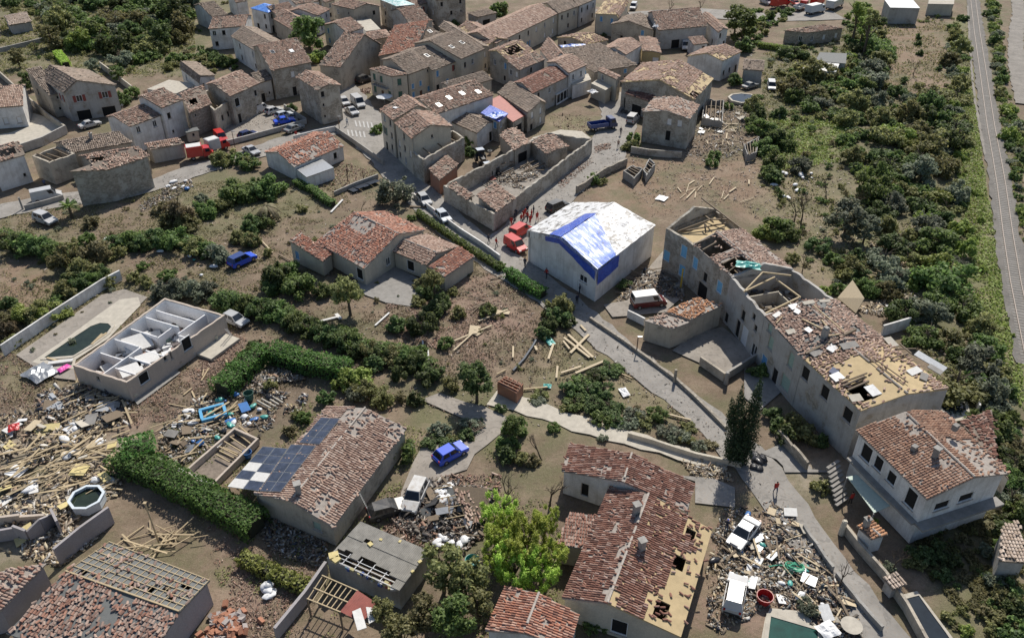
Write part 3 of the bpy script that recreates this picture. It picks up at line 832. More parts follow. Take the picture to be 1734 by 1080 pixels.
 bump(t,bs,n2,0.6,0.2)
 me = npmesh('ground',np.stack([X,Y,Zh],-1).reshape(-1,3),Q,mt,True)
 ca = me.color_attributes.new('cover','FLOAT_COLOR','POINT'); ca.data.foreach_set('color',C.reshape(-1))
 tag(link('ground',me),kind='structure')
ground()
LV = [0.02]
ROADS = []
def sheet(name,pts,mat,z=None):
 LV[0] += 0.004
 ROADS.append([tuple(U(p)[:2]) for p in pts])
 return tag(poly_sheet(name,pts,LV[0] if z is None else z,MT[mat]),kind='structure')
def strip(name,pts,wd,mat,rag=.3):
 """road along a line, its edge worn unevenly"""
 LV[0] += 0.004; rn = random.Random(len(pts) * 31 + int(pts[0][0]))
 P0_ = [U(p) for p in pts]; W0_ = wd if isinstance(wd,(list,tuple)) else [wd] * len(pts); P,W = [],[]
 for ii in range(len(P0_) - 1):
  N = max(1,int((P0_[ii + 1] - P0_[ii]).length / 1.6))
  for t in range(N): P.append(P0_[ii].lerp(P0_[ii + 1],t / N)); W.append(W0_[ii] + (W0_[ii + 1] - W0_[ii]) * t / N)
 P.append(P0_[-1]); W.append(W0_[-1])
 for _ in range(3): P = [P[0]] + [(P[ii - 1] + P[ii] * 2 + P[ii + 1]) / 4 for ii in range(1,len(P) - 1)] + [P[-1]]
 L,R = [],[]
 for ii,p in enumerate(P):
  t = (P[min(ii + 1,len(P) - 1)] - P[max(0,ii - 1)]).normalized(); nn = Vector((-t.y,t.x,0))
  L.append(p + nn * (W[ii] / 2 + rn.uniform(-rag,rag))); R.append(p - nn * (W[ii] / 2 + rn.uniform(-rag,rag)))
 mb = MB()
 for ii in range(len(P) - 1):
  q_ = (R[ii],R[ii + 1],L[ii + 1],L[ii]); ROADS.append([(v.x,v.y) for v in q_]); mb.quad(*[(v.x,v.y,LV[0]) for v in q_])
 me = mb.mesh(name,MT[mat])
 if me.polygons[0].normal.z < 0: me.flip_normals()
 return tag(link(name,me),kind='structure')
def m_road(name,col):
 mt,t,bs = newmat(name)
 P = wpos(t); n1 = noise(t,0.3,6,0.7,P); n2 = noise(t,4,5,0.7,P); n3 = noise(t,16,2,0.6,P)
 cl = ramp(t,n1,[(0.3,dark(col,0.72)),(0.7,dark(col,1.18))])
 cl = mix(t,ramp(t,n2,[(0.5,(0,0,0)),(0.72,(0.55,0.55,0.55))]),cl,(0.27,0.22,0.17))
 cl = mix(t,ramp(t,n3,[(0.66,(0,0,0)),(0.7,(0.7,0.7,0.7))]),cl,(0.38,0.3,0.24))
 n5 = noise(t,0.9,3,0.5,P,2.0)
 cl = mix(t,ramp(t,n5,[(0.56,(0,0,0)),(0.6,(0.45,0.45,0.45))]),cl,dark(col,0.55))
 t.links.new(cl,bs.inputs['Base Color']); bs.inputs['Roughness'].default_value = 0.95
 bump(t,bs,n2,0.3,0.03)
 return mt
MT['road'] = m_road('dusty_road',(0.285,0.268,0.245)); MT['ballast'] = m_road('ballast',(0.165,0.155,0.142)); MT['track'] = m_road('gravel_track',(0.25,0.23,0.205))
MT['yard'] = m_road('yard',(0.30,0.27,0.235))
strip('road',[b(690,660),b(740,760),b(760,860),(650,262),(700,318),(775,392),(850,445),(925,492),(1010,560),(1110,640),(1200,708),(1290,800),(1365,905),(1440,1000),(1520,1100)],[5,9,9,7,6.2,6.5,6.5,6,5,4.4,4.4,5,4.4,4,3.8],'road')
strip('road',[b(760,815),b(560,850),(480,240),(425,262),(330,288),(240,322),(110,338),(20,352),(-60,375)],[6,5.5,5.5,5.5,5.5,5,6,6,6],'road')
strip('road',[(850,420),(915,360),(975,300),(1020,262),(1040,232),(1052,195),(1040,175),c(720,640),c(800,600)],[7,6.5,7,9,8,8,7,6,5],'road')
strip('road',[b(740,760),b(690,640),b(640,560),(575,120)],[8,6,4,3],'road')
strip('road',[(905,25),(985,18),(1060,32),(1180,22),(1300,30),(1420,26)],[5,6,14,12,10,10],'road')
sheet('parking_area',[b(0,740),b(60,700),b(300,690),b(330,800),b(0,905),(360,250),(380,215)],'yard')
sheet('driveway',[j(1130,605),j(1250,560),j(1420,620),j(1545,650),j(1697,720),j(1680,800),j(1560,900),j(1480,960),j(1430,1060),n(1180,60),n(1090,280),n(990,260),n(1000,130),j(1080,1010),j(1130,920),j(1290,890),j(1480,880),j(1500,760),j(1390,720)],'yard')
strip('path',[k(-20,580),k(150,630),k(420,720),k(640,800),k(850,850),k(1080,910),k(1330,1000),k(1500,1060)],[3.2,3.0,2.8,2.6,2.4,2.2,2.2,2.2],'conc')
sheet('courtyard',[k(1150,285),k(1300,170),k(1480,130),k(1690,300),k(1560,420),k(1490,460),k(1340,370),k(1250,330)],'yard')
sheet('courtyard',[f(700,850),f(780,800),f(960,740),f(1180,850),f(1200,930),f(1080,945),f(1065,1000),f(900,975),f(765,925)],'concg')
sheet('terrace',[a(150,720),a(310,770),a(430,860),a(280,930),a(130,985),a(0,985),a(0,880),a(60,870),a(190,830)],'conc')
t6 = tile(0,406,2.561)
sheet('terrace',[t6(70,500),t6(300,340),t6(440,240),t6(540,215),t6(640,250),t6(560,330),t6(330,500),t6(320,560),t6(330,610),t6(240,600),t6(140,545)],'yard')
sheet('pool_surround',[t6(140,530),t6(300,420),t6(400,345),t6(520,260),t6(600,250),t6(610,285),t6(470,430),t6(330,520),t6(320,560),t6(250,560)],'conc')
sheet('yard',[c(240,900),c(420,850),c(560,860),c(620,905),c(480,985),c(220,930)],'conc')
sheet('yard',[q(590,0),q(250,0),q(240,-40),q(200,-80),q(100,-120),q(280,-200),q(420,-20)],'concg')
sheet('patio',[q(160,840),q(360,860),q(500,1000),q(480,1060),q(100,1060),q(130,900)],'conc')
sheet('path',[i(870,605),i(1130,400),i(1180,430),i(900,640)],'concg')
sheet('courtyard',[l(0,380),l(130,400),l(260,500),l(100,640),l(0,560)],'concg')
sheet('forecourt',[o(1180,20),o(1420,40),o(1560,100),o(1560,230),o(1300,200),o(1300,60)],'road')
sheet('yard',[g(700,990),g(860,960),g(900,860),g(1090,640),g(1200,660),g(1230,930),g(1100,1040),g(900,1060),g(760,1070)],'yard')
MT['mark'] = m_simple('worn_marking',(0.47,0.46,0.44),.9,var=.35,sc=4)
for s0,s1 in ((0.15,0.42),(0.52,0.8)):                    # worn crossing stripes at the junction
 for t in range(5):
  p = b(690 + t * 26 - (40 if s0 < .3 else -10),790 + t * 3 + (0 if s0 > .3 else 60)); r_ = b(700 + t * 26 - (40 if s0 < .3 else -10),830 + t * 3 + (0 if s0 > .3 else 60))
  A_,B_ = U(p),U(r_); dr = (B_ - A_).normalized(); nn = Vector((-dr.y,dr.x,0)) * 0.17
  mb = MB(); mb.quad(*[(v.x,v.y,0.075) for v in (A_ - nn,B_ - nn,B_ + nn,A_ + nn)]); me = mb.mesh('road_marking',MT['mark'])
  if me.polygons[0].normal.z < 0: me.flip_normals()
  tag(link('road_marking',me),kind='structure')
RL = [(1646,-14),(1648,5),(1654,55),(1662,109),(1670,164),(1678,219),(1688,273),(1695,315),(1706,397),(1719,479),(1730,533),(1748,620)]
strip('railway_ballast',RL,3.9,'ballast')
def rails():
 P = [U(p) for p in RL]; O = P[0]
 th = thing('railway_track','straight single railway track with two rails running down the right edge','railway track',tuple(O))
 smb = MB(); smb.box((0,0,0.07),(2.4,0.25,0.12)); sm = smb.mesh('sleeper',MT['concg'])
 for sgn in (-0.72,0.72):
  rb = MB()
  for p,r_ in zip(P[:-1],P[1:]):
   t = (r_ - p).normalized(); nn = Vector((-t.y,t.x,0)) * sgn
   rb.bar(p + nn - O + Vector((0,0,.2)),r_ + nn - O + Vector((0,0,.2)),0.11,0.16)
  rb.build('rail',MT['rail'],th)
 cum = 0; sl_ = []
 for p,r_ in zip(P[:-1],P[1:]):
  L = (r_ - p).length; t = (r_ - p) / L; s_ = 0
  while s_ < L: sl_.append((p + t * s_ - O,math.atan2(-t.x,t.y))); s_ += 0.75
 sl_.sort(key=lambda x: x[0].y)
 for p,rz in sl_[:280]: link('sleeper',sm,th,p,rz)
 mb = MB()
 for p,rz in sl_[280:]: mb.box(p + Vector((0,0,0.07)),(2.4,0.25,0.12),rz)
 if mb.v: tag(mb.build('far_sleepers',MT['concg'],th),kind='stuff')
MT['rail'] = m_simple('rail_steel',(0.27,0.22,0.185),0.5,0.2,var=0.15)
rails()
strip('track',[d(1690,-60),d(1700,100),d(1680,250),d(1690,400),d(1715,520),d(1760,650)],[3.4,3.6,3.8,4,4.5,5],'track')
strip('path',[d(1385,40),d(1400,330),d(1425,600),d(1470,850),(1668,262)],0.5,'track',.1)
# ------------------------------------------------------------------ houses,far to near
V = 'village_house'
house('garden_shed','small gabled garden shed with pale tiles at the top left corner','shed',a(60,168),a(207,142),a(38,133),2.6,'r',tile='t_light',wall='w_grey',dmg=0.0,W0=None,W3=[['ddark']],storeys=1)
house(V,'grey house with dark red shutters and open ground floor, upper left','house',a(415,608),a(760,558),a(245,505),6.4,'v',rk=0.3,wall='w_grey',tile='t_brown',dmg=0.05,bare={},W0=[['dopen','dopen'],['sred','sred']],W3=[['','small',''],['wdark','','sred']],key='shut')
house(V,'low side wing with broken tiles joined to the red shuttered house','house',a(320,625),a(420,604),a(195,545),5.0,'s',wall='w_tan',tile='t_brown',dmg=0.2,W0=[['small'],['small']],W3=[['','small'],['wdark','']])
house(V,'white house with pink tiled roof beside a pale terrace at the left edge','house',a(-150,715),a(150,692),a(-130,617),4.6,'r',wall='w_white',tile='t_pink',dmg=0.02,W0=[['','wwhite','wwhite']],storeys=1)
house(V,'white gable house with two small windows and loose brown tiles','house',a(848,828),a(1055,752),a(735,757),5.6,'r',bk=0.5,wall='w_white',tile='t_old',dmg=0.12,W0=[['',''],['win','win']],W3=[['']],storeys=2)
house(V,'tall square pale house with bald patch in its tiles, left of the stone ruin','house',a(1055,707),a(1200,650),a(925,630),7.2,'r',bk=0.3,wall='w_white',tile='t_old',dmg=0.22,W0=[['small',''],['wdark','']],chim=0)
house('stone_house','stone walled house with half its tiles stripped to battens','house',a(1235,742),a(1385,680),a(1180,618),5.2,'r',bk=0.25,wall='w_stone',tile='t_old',dmg=0.4,loose=0.3,W0=[[''],['small','']],holes={0: [(0.2,0.3,0.5,0.6)]})
ruin('ruined_house','roofless shell with black openings between stone house and tiled row','ruin',a(1400,722),a(1512,645),a(1295,625),5.0,wall='w_tan',beams=2,wins=[(0,a(1455,770),'wdark'),(0,a(1492,745),'wdark')])
house('flat_roofed_building','white flat roof terrace behind the tall pale house','building',a(1150,612),a(1290,550),a(960,582),3.4,'f',wall='w_white',tile=None,deck='conc',oh=0.02)
house(V,'brown tiled roof standing over the white flat roof terrace','house',a(1298,545),a(1405,495),a(1175,450),5.0,'v',rk=0.15,wall='w_white',tile='t_brown',dmg=0.05)
house(V,'two level tiled house above an open balcony left of the car park','house',a(1505,632),a(1697,545),a(1385,545),6.4,'r',bk=0.4,wall='w_stonegrey',tile='t_pink',dmg=0.1,W0=[['ddark','','wdark'],['bigdk','','wdark']],W3=[['']],key='twolevel')
house('outbuilding','small low outbuilding with tiled roof in front of white gable house','outbuilding',a(985,978),a(1207,938),a(940,938),2.9,'s',sl=0.22,wall='w_grey',tile='t_old',dmg=0.15)
house('garden_hut','tiny cream hut with felt roof beside the stone house','hut',a(1215,868),a(1302,850),a(1200,848),2.2,'s',sl=0.15,wall='w_cream',tile=None,deck='d_felt',W0=[['small']],storeys=1)
house(V,'long low tiled roof with dark half, joined under the white gable house','house',a(470,1000),a(865,930),a(385,930),4.2,'r',bk=0.6,wall='w_tan',tile='t_brown',dmg=0.1,W0=[['small','','wdark']],storeys=1,chim=1)
ruin('ruined_house','roofless tan shell with fallen beams at the end of the long low roof','ruin',a(320,1062),a(490,1000),a(205,1015),4.4,wall='w_tan',beams=3,cap='cap',broken=0.2)
house('barn','big dark windowless barn with curved line of pale rubble tiles','barn',e(705,108),e(975,18),e(450,118),6.0,'s',sl=0.22,wall='w_stonegrey',tile='t_pink',dmg=0.3,loose=0.4,key='bigbarn')
house(V,'white house with part of its roof down to rafters at the left edge','house',a(-60,1075),a(165,1010),a(-100,985),5.4,'r',bk=.3,wall='w_white',tile='t_old',dmg=0.35,holes={0: [(0.35,0.25,0.8,0.7)]},W0=[['','','small']],storeys=1)
house('barn','low roof with broken skylight hole behind the dark barn','outbuilding',a(610,1080),a(980,1020),a(540,1020),3.4,'r',wall='w_tan',tile='t_old',dmg=0.25,holes={0: [(0.05,0.3,0.3,0.7)]})
house(V,'grey roofed cottage with white wall at the top of the left row','house',a(1385,112),a(1490,97),a(1305,62),4.2,'r',wall='w_white',tile='t_brown',dmg=0.05,W0=[['win']],storeys=1)
house(V,'white terraced house with sagging tiled edge beneath the grey roofed cottage','house',a(1360,192),a(1600,172),a(1395,150),5.6,'r',wall='w_white',tile='t_old',dmg=0.15,W0=[['wdark','','win','win'],['win','wdark','','win']],W3=[['wdark']])
house(V,'broad house under a large grey brown roof left of the round green tree','house',(439,91),(482,74),(391,62),5.8,'v',wall='w_white',tile='t_brown',dmg=0.08,W0=[['ddark','wdark'],['wdark','win']],W3=[['wdark','wdark'],['wdark','win']])
house(V,'three level grey house with two skylights above the car park','house',b(150,462),b(417,408),b(68,362),6.8,'r',bk=0.5,wall='w_stonegrey',tile='t_old',dmg=0.04,W0=[['','ddark',''],['','wwhite','']],W3=[['small']],sky_=2)
house(V,'low grey linking house with dark roof between two taller grey houses','house',b(60,548),b(158,520),b(20,480),4.6,'s',wall='w_grey',tile='t_brown',dmg=0.15,W0=[['ddark','small']],storeys=1)
house('tower_house','narrow tall tower house with pale ridge line beside the car park','house',b(455,592),b(605,557),b(312,502),7.6,'v',sl=0.28,wall='w_stonegrey',tile='t_old',dmg=0.2,loose=0.15,W0=[['small','',''],['small','',''],['wdark','','']],W3=[['','',''],['','','small']],storeys=3)
house('barn','large blank gabled barn with cream end by the crossroad','barn',b(602,442),b(872,292),b(460,427),5.6,'v',rk=0.62,sl=0.36,wall='w_tan',tile='t_old',dmg=0.12,W3=[['wdark','',''],['','','']],key='blankbarn')
house(V,'white cottage with pale blue shutters right of the round green tree','house',b(650,218),b(757,182),b(490,165),5.2,'u',wall='w_white',tile='t_old',dmg=0.1,W3=[['wblue','wblue',''],['wblue','','wblue']],W0=[['ddark'],['']])
house(V,'shuttered corner house with green shutters and balcony at the crossroad','house',b(935,502),b(1048,488),b(787,452),6.0,'h',wall='w_cream',tile='t_old',dmg=0.06,W0=[['wgreen'],['wgreen']],W3=[['wgreen','door','wgreen'],['wgreen','wgreen','']],key='corner')
house(V,'narrow cream row house with light blue shutters next to green shuttered corner','house',b(1048,490),b(1202,432),b(930,385),6.0,'r',wall='w_cream',tile='t_brown',dmg=0.05,W0=[['wblue','door','wblue'],['wblue','wblue',''],['','','small']],storeys=3)
house(V,'row house with one red shutter and blue ground floor shop front','house',b(1205,462),b(1392,392),b(1062,335),5.6,'r',wall='w_cream',tile='t_brown',dmg=0.06,W0=[['ddark','wblue','wblue'],['wblue','','sred']],sky_=2)
house(V,'tallest row house with grey roof holding two white skylights','house',b(1392,388),b(1548,322),b(1185,268),6.6,'r',wall='w_cream',tile='t_brown',dmg=0.02,W0=[['ddark','wdark',''],['wdark','win','']],sky_=2)
house(V,'patchy orange tiled roof rising behind the green shuttered corner house','house',b(850,368),b(1090,325),b(960,242),5.4,'r',wall='w_tan',tile='t_red',dmg=0.15,bk=0.3)
house(V,'flat dark roof with two skylights at the back of the street row','house',b(1150,258),b(1292,228),b(1010,210),5.8,'r',wall='w_tan',tile='t_brown',dmg=0.03,sky_=2,bk=.3)
house(V,'long narrow roof strip running along the back of the street row','house',b(1500,345),b(1570,305),b(1245,180),6.0,'v',wall='w_tan',tile='t_brown',dmg=0.08)
house(V,'house with tan boarding showing where its tiles are gone, behind the row','house',b(1560,305),b(1697,258),b(1360,190),5.6,'v',wall='w_tan',tile='t_old',deck='d_ply',dmg=0.15,bare={0: [(0.1,0.0,0.7,0.5)]},sky_=1)
house(V,'long blank tan house at the top behind the white cottage','house',b(690,64),b(865,42),b(545,32),6.2,'v',wall='w_tan',tile='t_old',dmg=0.06,W0=[['',''],['','wdark']])
MT['tq'] = MT['tarpturq']
house(V,'tall corner building with white framed windows under a pale turquoise cover','building',b(968,42),b(1092,30),b(855,-5),7.2,'h',sl=0.15,wall='w_stonegrey',tile=None,deck='tq',W0=[['',''],['',''],['wdark','']],W3=[['wdark','win'],['wdark','win'],['win','win']],storeys=3)
house('outbuilding','low tiled annex with dark doorway beside the turquoise covered building','outbuilding',b(1080,190),b(1217,163),b(985,132),3.9,'r',wall='w_grey',tile='t_old',dmg=0.12,W3=[['ddark']],storeys=1)
house(V,'plain grey house with one brown shutter behind the turquoise covered building','house',b(1095,42),b(1232,4),b(1020,-10),6.0,'r',wall='w_grey',tile='t_old',W0=[['',''],['sred','wdark']])
house('stone_house','tall stone house with scattered small windows at the top middle','house',b(1230,4),b(1425,-25),b(1150,-50),8.4,'r',wall='w_stonegrey',tile='t_old',W0=[['ddark','',''],['','wdark','small'],['wdark','','wdark']],storeys=3)
house('outbuilding','open lean-to with grey tiled roof at the foot of the stone house','lean-to',b(1500,114),b(1628,86),b(1430,86),3.4,'s',sl=.15,wall='w_grey',tile='t_brown',dmg=0.03,W0=[['dopen']],storeys=1)
house(V,'white house whose roof is wrapped in a bright blue cover','house',b(130,84),b(222,50),b(15,54),5.8,'h',sl=0.3,wall='w_white',tile=None,deck='tarpltb',W0=[['ddark',''],['wdark','wdark']],W3=[['ddark','wdark'],['','wdark']])
house(V,'little house with loose tiles squeezed right of the blue covered house','house',b(190,112),b(328,82),b(135,85),5.0,'r',wall='w_tan',tile='t_old',dmg=0.2,chim=1)
house(V,'white fronted house with row of four windows near the top','house',b(455,104),b(537,64),b(330,58),5.4,'r',wall='w_white',tile='t_old',dmg=0.08,W0=[['win','wdark'],['win','win']],bk=.8)
house('outbuilding','ochre walled outbuilding half hidden by the round green tree','outbuilding',b(290,200),b(400,130),b(170,130),4.6,'v',wall='w_tan',tile='t_old',dmg=0.15)
house('outbuilding','low hipped reddish roof right of the white blue shuttered cottage','outbuilding',b(800,265),b(938,242),b(765,217),3.2,'h',wall='w_tan',tile='t_old',dmg=0.05)
house('flat_roofed_building','white flat block behind the hipped reddish roof','building',b(770,205),b(866,192),b(705,134),3.6,'f',wall='w_white',tile=None,deck='conc',oh=0.02)
house(V,'pair of red tiled roofs at the very top behind the blue covered house','house',b(310,30),b(470,8),b(230,-10),5.5,'r',wall='w_white',tile='t_old',W0=[['wdark','win'],['win','wdark']])
house(V,'brown roofed house at the top edge between two white fronts','house',b(500,20),b(570,0),b(450,-20),5.5,'r',wall='w_cream',tile='t_old',W0=[['wdark'],['win']])
house('garage','white garage block at the top left of the blue covered house','garage',b(-80,20),b(0,5),b(-120,-18),4.6,'r',wall='w_white',tile='t_old',W0=[['dwgar'],['']])
house(V,'cream gable house facing the roofless annex at the crossroad','house',b(1065,907),b(1332,825),b(955,806),7.4,'v',rk=0.48,wall='w_cream',tile='t_old',dmg=0.1,W0=[['','',''],['','',''],['','small','']],W3=[['wdark','win',''],['wwhite','wdark','wwhite'],['','wdark','']],storeys=3,key='creamgable')
house(V,'cream end house with red brown roof right on the crossroad','house',b(945,788),b(1170,712),b(858,716),7.8,'v',rk=0.75,sl=.2,wall='w_cream',tile='t_old',dmg=0.15,W3=[['ddark','wdark'],['sgreen','wdark'],['win','wdark']],storeys=3,sky_=1)
house(V,'long roof with three skylights and tile heaps behind the cream gable','house',b(1235,745),b(1607,622),b(1115,642),6.4,'r',bk=0.3,wall='w_white',tile='t_old',dmg=0.12,loose=0.12,W0=[['','wdark','',''],['','','','']],sky_=4)
house(V,'grey tiled roof along the street behind the roof with three skylights','house',b(1330,600),b(1598,520),b(1275,545),6.0,'r',bk=0.3,wall='w_tan',tile='t_brown',dmg=0.05)
ruin('ruined_annex','roofless annex with fallen rafters under the cream gable','ruin',b(1145,1042),b(1412,895),b(1070,988),4.8,wall='w_stonegrey',beams=3,floor='d_mort',floorz=3.2,broken=0.2)
house(V,'low house with sagging tiles and white side wall right of cream gable','house',b(1495,872),b(1618,798),b(1325,797),3.6,'v',rk=0.6,sl=.2,wall='w_white',tile='t_brown',dmg=0.1,W0=[['','ddark']],storeys=1)
house(V,'small house with crumpled blue tarpaulin on its roof','house',b(1640,795),b(1700,742),b(1520,737),4.6,'s',sl=.1,wall='w_stonegrey',tile=None,deck='tarpblue')
house('shed','bright red sheet roofed shed beside the crumpled blue tarpaulin','shed',c(110,797),c(192,752),c(-60,665),3.6,'s',sl=0.08,wall='w_stonegrey',tile=None,deck='sheetred',W0=[['dopen']],storeys=1)
house(V,'long cream terrace with eight shuttered windows at the top','house',c(0,287),c(407,90),c(-125,212),5.8,'r',bk=0.6,wall='w_cream',tile='t_pink',dmg=0.01,W0=[['','door','wdark','sblue','','wwhite','wwhite'],['','wdark','wdark','wdark','wwhite','win','wwhite']])
house(V,'cream house with three dark windows next to the long terrace','house',c(410,90),c(540,42),c(330,22),6.0,'r',wall='w_cream',tile='t_brown',dmg=0.01,W0=[['','wdark',''],['wdark','wdark','win']])
house(V,'white fronted house with four dark openings right of the cream house','house',c(543,42),c(658,-8),c(470,-25),6.0,'r',wall='w_white',tile='t_brown',dmg=0.01,W0=[['wdark','','wdark'],['wdark','wdark','win']])
house(V,'pale house with tan boarded roof and two grey blue windows','house',c(645,90),c(800,120),c(720,-8),5.4,'v',rk=0.9,sl=.12,wall='w_cream',tile='t_old',deck='d_ply',dmg=0.3,bare={0: [(0.0,0.0,1.0,0.55),(0.0,0.0,0.45,1.0)]},W0=[['',''],['wblue','wblue']],key='boarded')
house(V,'wide tan gable house in front of the boarded roof','house',c(750,160),c(1032,200),c(830,108),4.4,'v',rk=.4,sl=.2,wall='w_tan',tile='t_brown',dmg=0.2)
house('barn','long curved garage building with red brown roof near the square','garage',c(1060,200),c(1382,172),c(1010,142),5.2,'r',bk=0.5,wall='w_grey',tile='t_old',dmg=0.08,W0=[['','dopen','','']],storeys=1)
house(V,'end house with fresh brown tiles beside the long curved garage','house',c(1452,215),c(1517,192),c(1330,108),5.0,'v',wall='w_white',tile='t_old',dmg=0.05)
house(V,'white walled house with grey metal patch and tan hole in its roof','house',c(1482,398),c(1606,338),c(1245,360),5.0,'u',sl=.3,rk=.45,wall='w_white',tile='t_old',deck='d_ply',dmg=0.12,bare={0: [(0.0,0.3,0.3,0.7)]},W0=[['wdark','wdark','ddark']],storeys=1)
house(V,'yellow ochre house with white garage door below red brown roof','house',c(955,334),c(1082,349),c(930,240),3.4,'v',rk=.5,sl=.1,wall='w_yellow',tile='t_old',dmg=0.06,W0=[['','dwgar']],storeys=1)
house('outbuilding','tiny tiled lean-to beside the white van garage','lean-to',c(1290,295),c(1388,283),c(1252,245),2.9,'s',sl=.2,wall='w_white',tile='t_old',dmg=0.03,W0=[['','wdark']],storeys=1)
house(V,'cream cottage with red tiles and white end wall left of the yellow house','house',c(850,360),c(958,294),c(690,320),4.4,'u',wall='w_white',tile='t_pink',dmg=0.06,W0=[['wdark',''],['','']],storeys=1)
house(V,'tan gable house with tiles and cream underlay blown about','house',c(590,290),c(735,262),c(395,245),4.2,'u',sl=.2,wall='w_tan',tile='t_old',deck='d_ply',dmg=0.4)
house(V,'broad low brown roof spread across the middle of the upper village','house',c(640,475),c(925,425),c(400,325),3.6,'s',sl=.12,wall='w_tan',tile='t_brown',dmg=0.06)
house(V,'square white house with pale blue walls and neat red brown roof','house',c(475,480),c(593,427),c(385,405),6.0,'r',bk=.6,wall='w_white',tile='t_pink',dmg=0.02,W0=[['win','win'],['win','win']],chim=0)
house(V,'little house with brown garage door and roof terrace by the bend','house',c(788,522),c(817,500),c(660,462),5.2,'v',sl=.12,wall='w_cream',tile='t_old',dmg=0.02)
house('garage','cream garage block with brown door and flat terrace top','garage',c(715,590),c(812,530),c(620,545),3.2,'f',wall='w_cream',tile=None,deck='conc',oh=0.02,W0=[['dgar']],storeys=1)
house('flat_roofed_building','white stepped block with outside stair below the square white house','building',c(500,560),c(622,520),c(480,520),3.2,'f',wall='w_white',tile=None,deck='conc',oh=0.02)
house(V,'two storey grey house with glazed verandah and dark red roof','house',c(240,614),c(472,502),c(165,540),5.2,'r',bk=.6,wall='w_grey',tile='t_dkred',dmg=0.06,W0=[['ddark','',''],['wdark','win','']])
house(V,'long brown roofed barn house with cream shutters beside the sheet red roof','house',c(205,738),c(330,672),c(5,606),4.4,'v',rk=.7,sl=.2,wall='w_stonegrey',tile='t_brown',dmg=0.03,W0=[['ddark','wwhite'],['wwhite','wwhite']])
house(V,'house with burst open roof and black rafters in the upper village','house',c(90,408),c(252,338),c(0,330),6.0,'r',wall='w_tan',tile='t_old',deck='d_ply',dmg=0.3,holes={0: [(0.2,0.35,0.75,0.9)]})
house(V,'grey house with broken tile slope below the burst open roof','house',c(150,462),c(322,390),c(85,410),5.4,'r',wall='w_grey',tile='t_old',dmg=0.2,W0=[['wdark','wdark',''],['','wdark','']],bk=.2)
house(V,'small dark red roofed house wedged behind the two storey grey house','house',c(365,428),c(442,358),c(285,325),5.4,'v',rk=.7,sl=.2,wall='w_white',tile='t_old',dmg=0.05)
house('barn','big barn with lopsided damaged roof and rubble filled open front','barn',c(815,537),c(1300,652),c(960,412),5.6,'v',rk=.52,sl=.26,wall='w_stonegrey',tile='t_old',deck='d_ply',dmg=0.2,bare={1: [(0.0,0.0,1.0,0.28)]},holes={1: [(0.05,0.0,0.25,0.2)]},W0=[['dopen','dopen','','']],storeys=1,key='lopsided')
house('lean_to','sagging tiled lean-to over the open front of the big barn','lean-to',c(1000,665),c(1090,600),c(840,612),4.0,'v',rk=.8,sl=.12,wall='w_stonegrey',tile='t_dkred',dmg=0.1,W3=[['dopen']],storeys=1)
house('stone_house','blank grey house with white shuttered windows by the white van','house',c(955,730),c(1268,780),c(1030,640),6.4,'v',rk=.5,sl=.2,wall='w_stonegrey',tile='t_pink',dmg=0.35,loose=0.3,deck='d_mort',wins=[(0,c(1131,797),'wwhite'),(0,c(1199,808),'wwhite'),(0,c(1122,886),'ddark'),(0,c(1103,740),'small')],key='greyhouse')
ruin('ruined_compound','long walled farm compound without roof along the sloping road','ruin',(836,362),c(630,905),f(1275,205),3.2,P2=c(330,860),wall='w_stonegrey',broken=0.35,key='compound',floor='yard',th_=0.4)
house('barn','heap of brown tiles still lying on the front corner of the ruined compound','outbuilding',(842,359),g(128,292),f(1490,272),3.3,'s',sl=.18,wall='w_stonegrey',tile='t_pink',dmg=0.12,loose=0.35,oh=.35)
house('outbuilding','little broken tile roof on the street wall of the ruined compound','outbuilding',f(1425,300),f(1480,272),f(1300,212),3.3,'s',sl=.05,wall='w_stonegrey',tile='t_old',dmg=0.3,loose=.3,oh=.35)
house('outbuilding','brick walled store with fallen tiles beside the cream gable annex','outbuilding',f(1250,175),f(1372,75),f(1180,100),3.0,'s',sl=.1,wall='w_brick',tile='t_old',dmg=0.3)
house('barn','shed inside the compound with roof tiles fallen between the rafters','outbuilding',c(120,985),c(230,935),c(20,880),3.2,'v',rk=.5,sl=.15,wall='w_tan',tile='t_pink',dmg=0.6,loose=.6,litter=.5,W0=[['dopen']],storeys=1)
house('barn','shed inside the compound with collapsed dark tile heap beside pale yard','outbuilding',c(330,1010),c(475,960),c(225,925),3.0,'v',rk=.5,sl=.12,wall='w_stonegrey',tile='t_old',dmg=0.6,loose=.7,litter=.6)
house('bungalow','low white house with sunken red tile roof behind the garden wall','house',(498,283),(583,247),(447,258),2.9,'u',wall='w_white',tile='t_red',dmg=0.25,loose=0.3,deck='d_mort',W0=[['wdark','win','wdark']],storeys=1)
house('garage','small white flat annex in front of the sunken red roof','annex',f(382,155),f(560,92),f(303,92),2.3,'f',wall='w_white',tile=None,deck='metal',oh=.02)
R_ = dict(near=True)
house('villa','rambling villa with bright red tile heaps and cream walls','house',f(760,752),f(1157,500),f(438,578),3.1,'v',P2=f(890,378),rk=0.56,sl=0.27,wall='w_cream',tile='t_red',deck='d_mort',dmg=0.10,loose=0.28,bare={0: [(0.05,0.62,0.5,1.0),(0.0,0.2,0.10,0.5)]},W0=[['','win','','small']],W3=[['','','','bigdk']],storeys=1,near=True,tw=0.27,tl=.42,key='villa')
house('villa_wing','left wing of the red tiled villa with dark red tiles','house',f(488,707),f(553,652),f(270,607),2.7,'u',sl=.16,rk=.9,wall='w_cream',tile='t_red',dmg=0.05,loose=0.25,W3=[['wblue','','']],storeys=1,near=True,tw=.27)
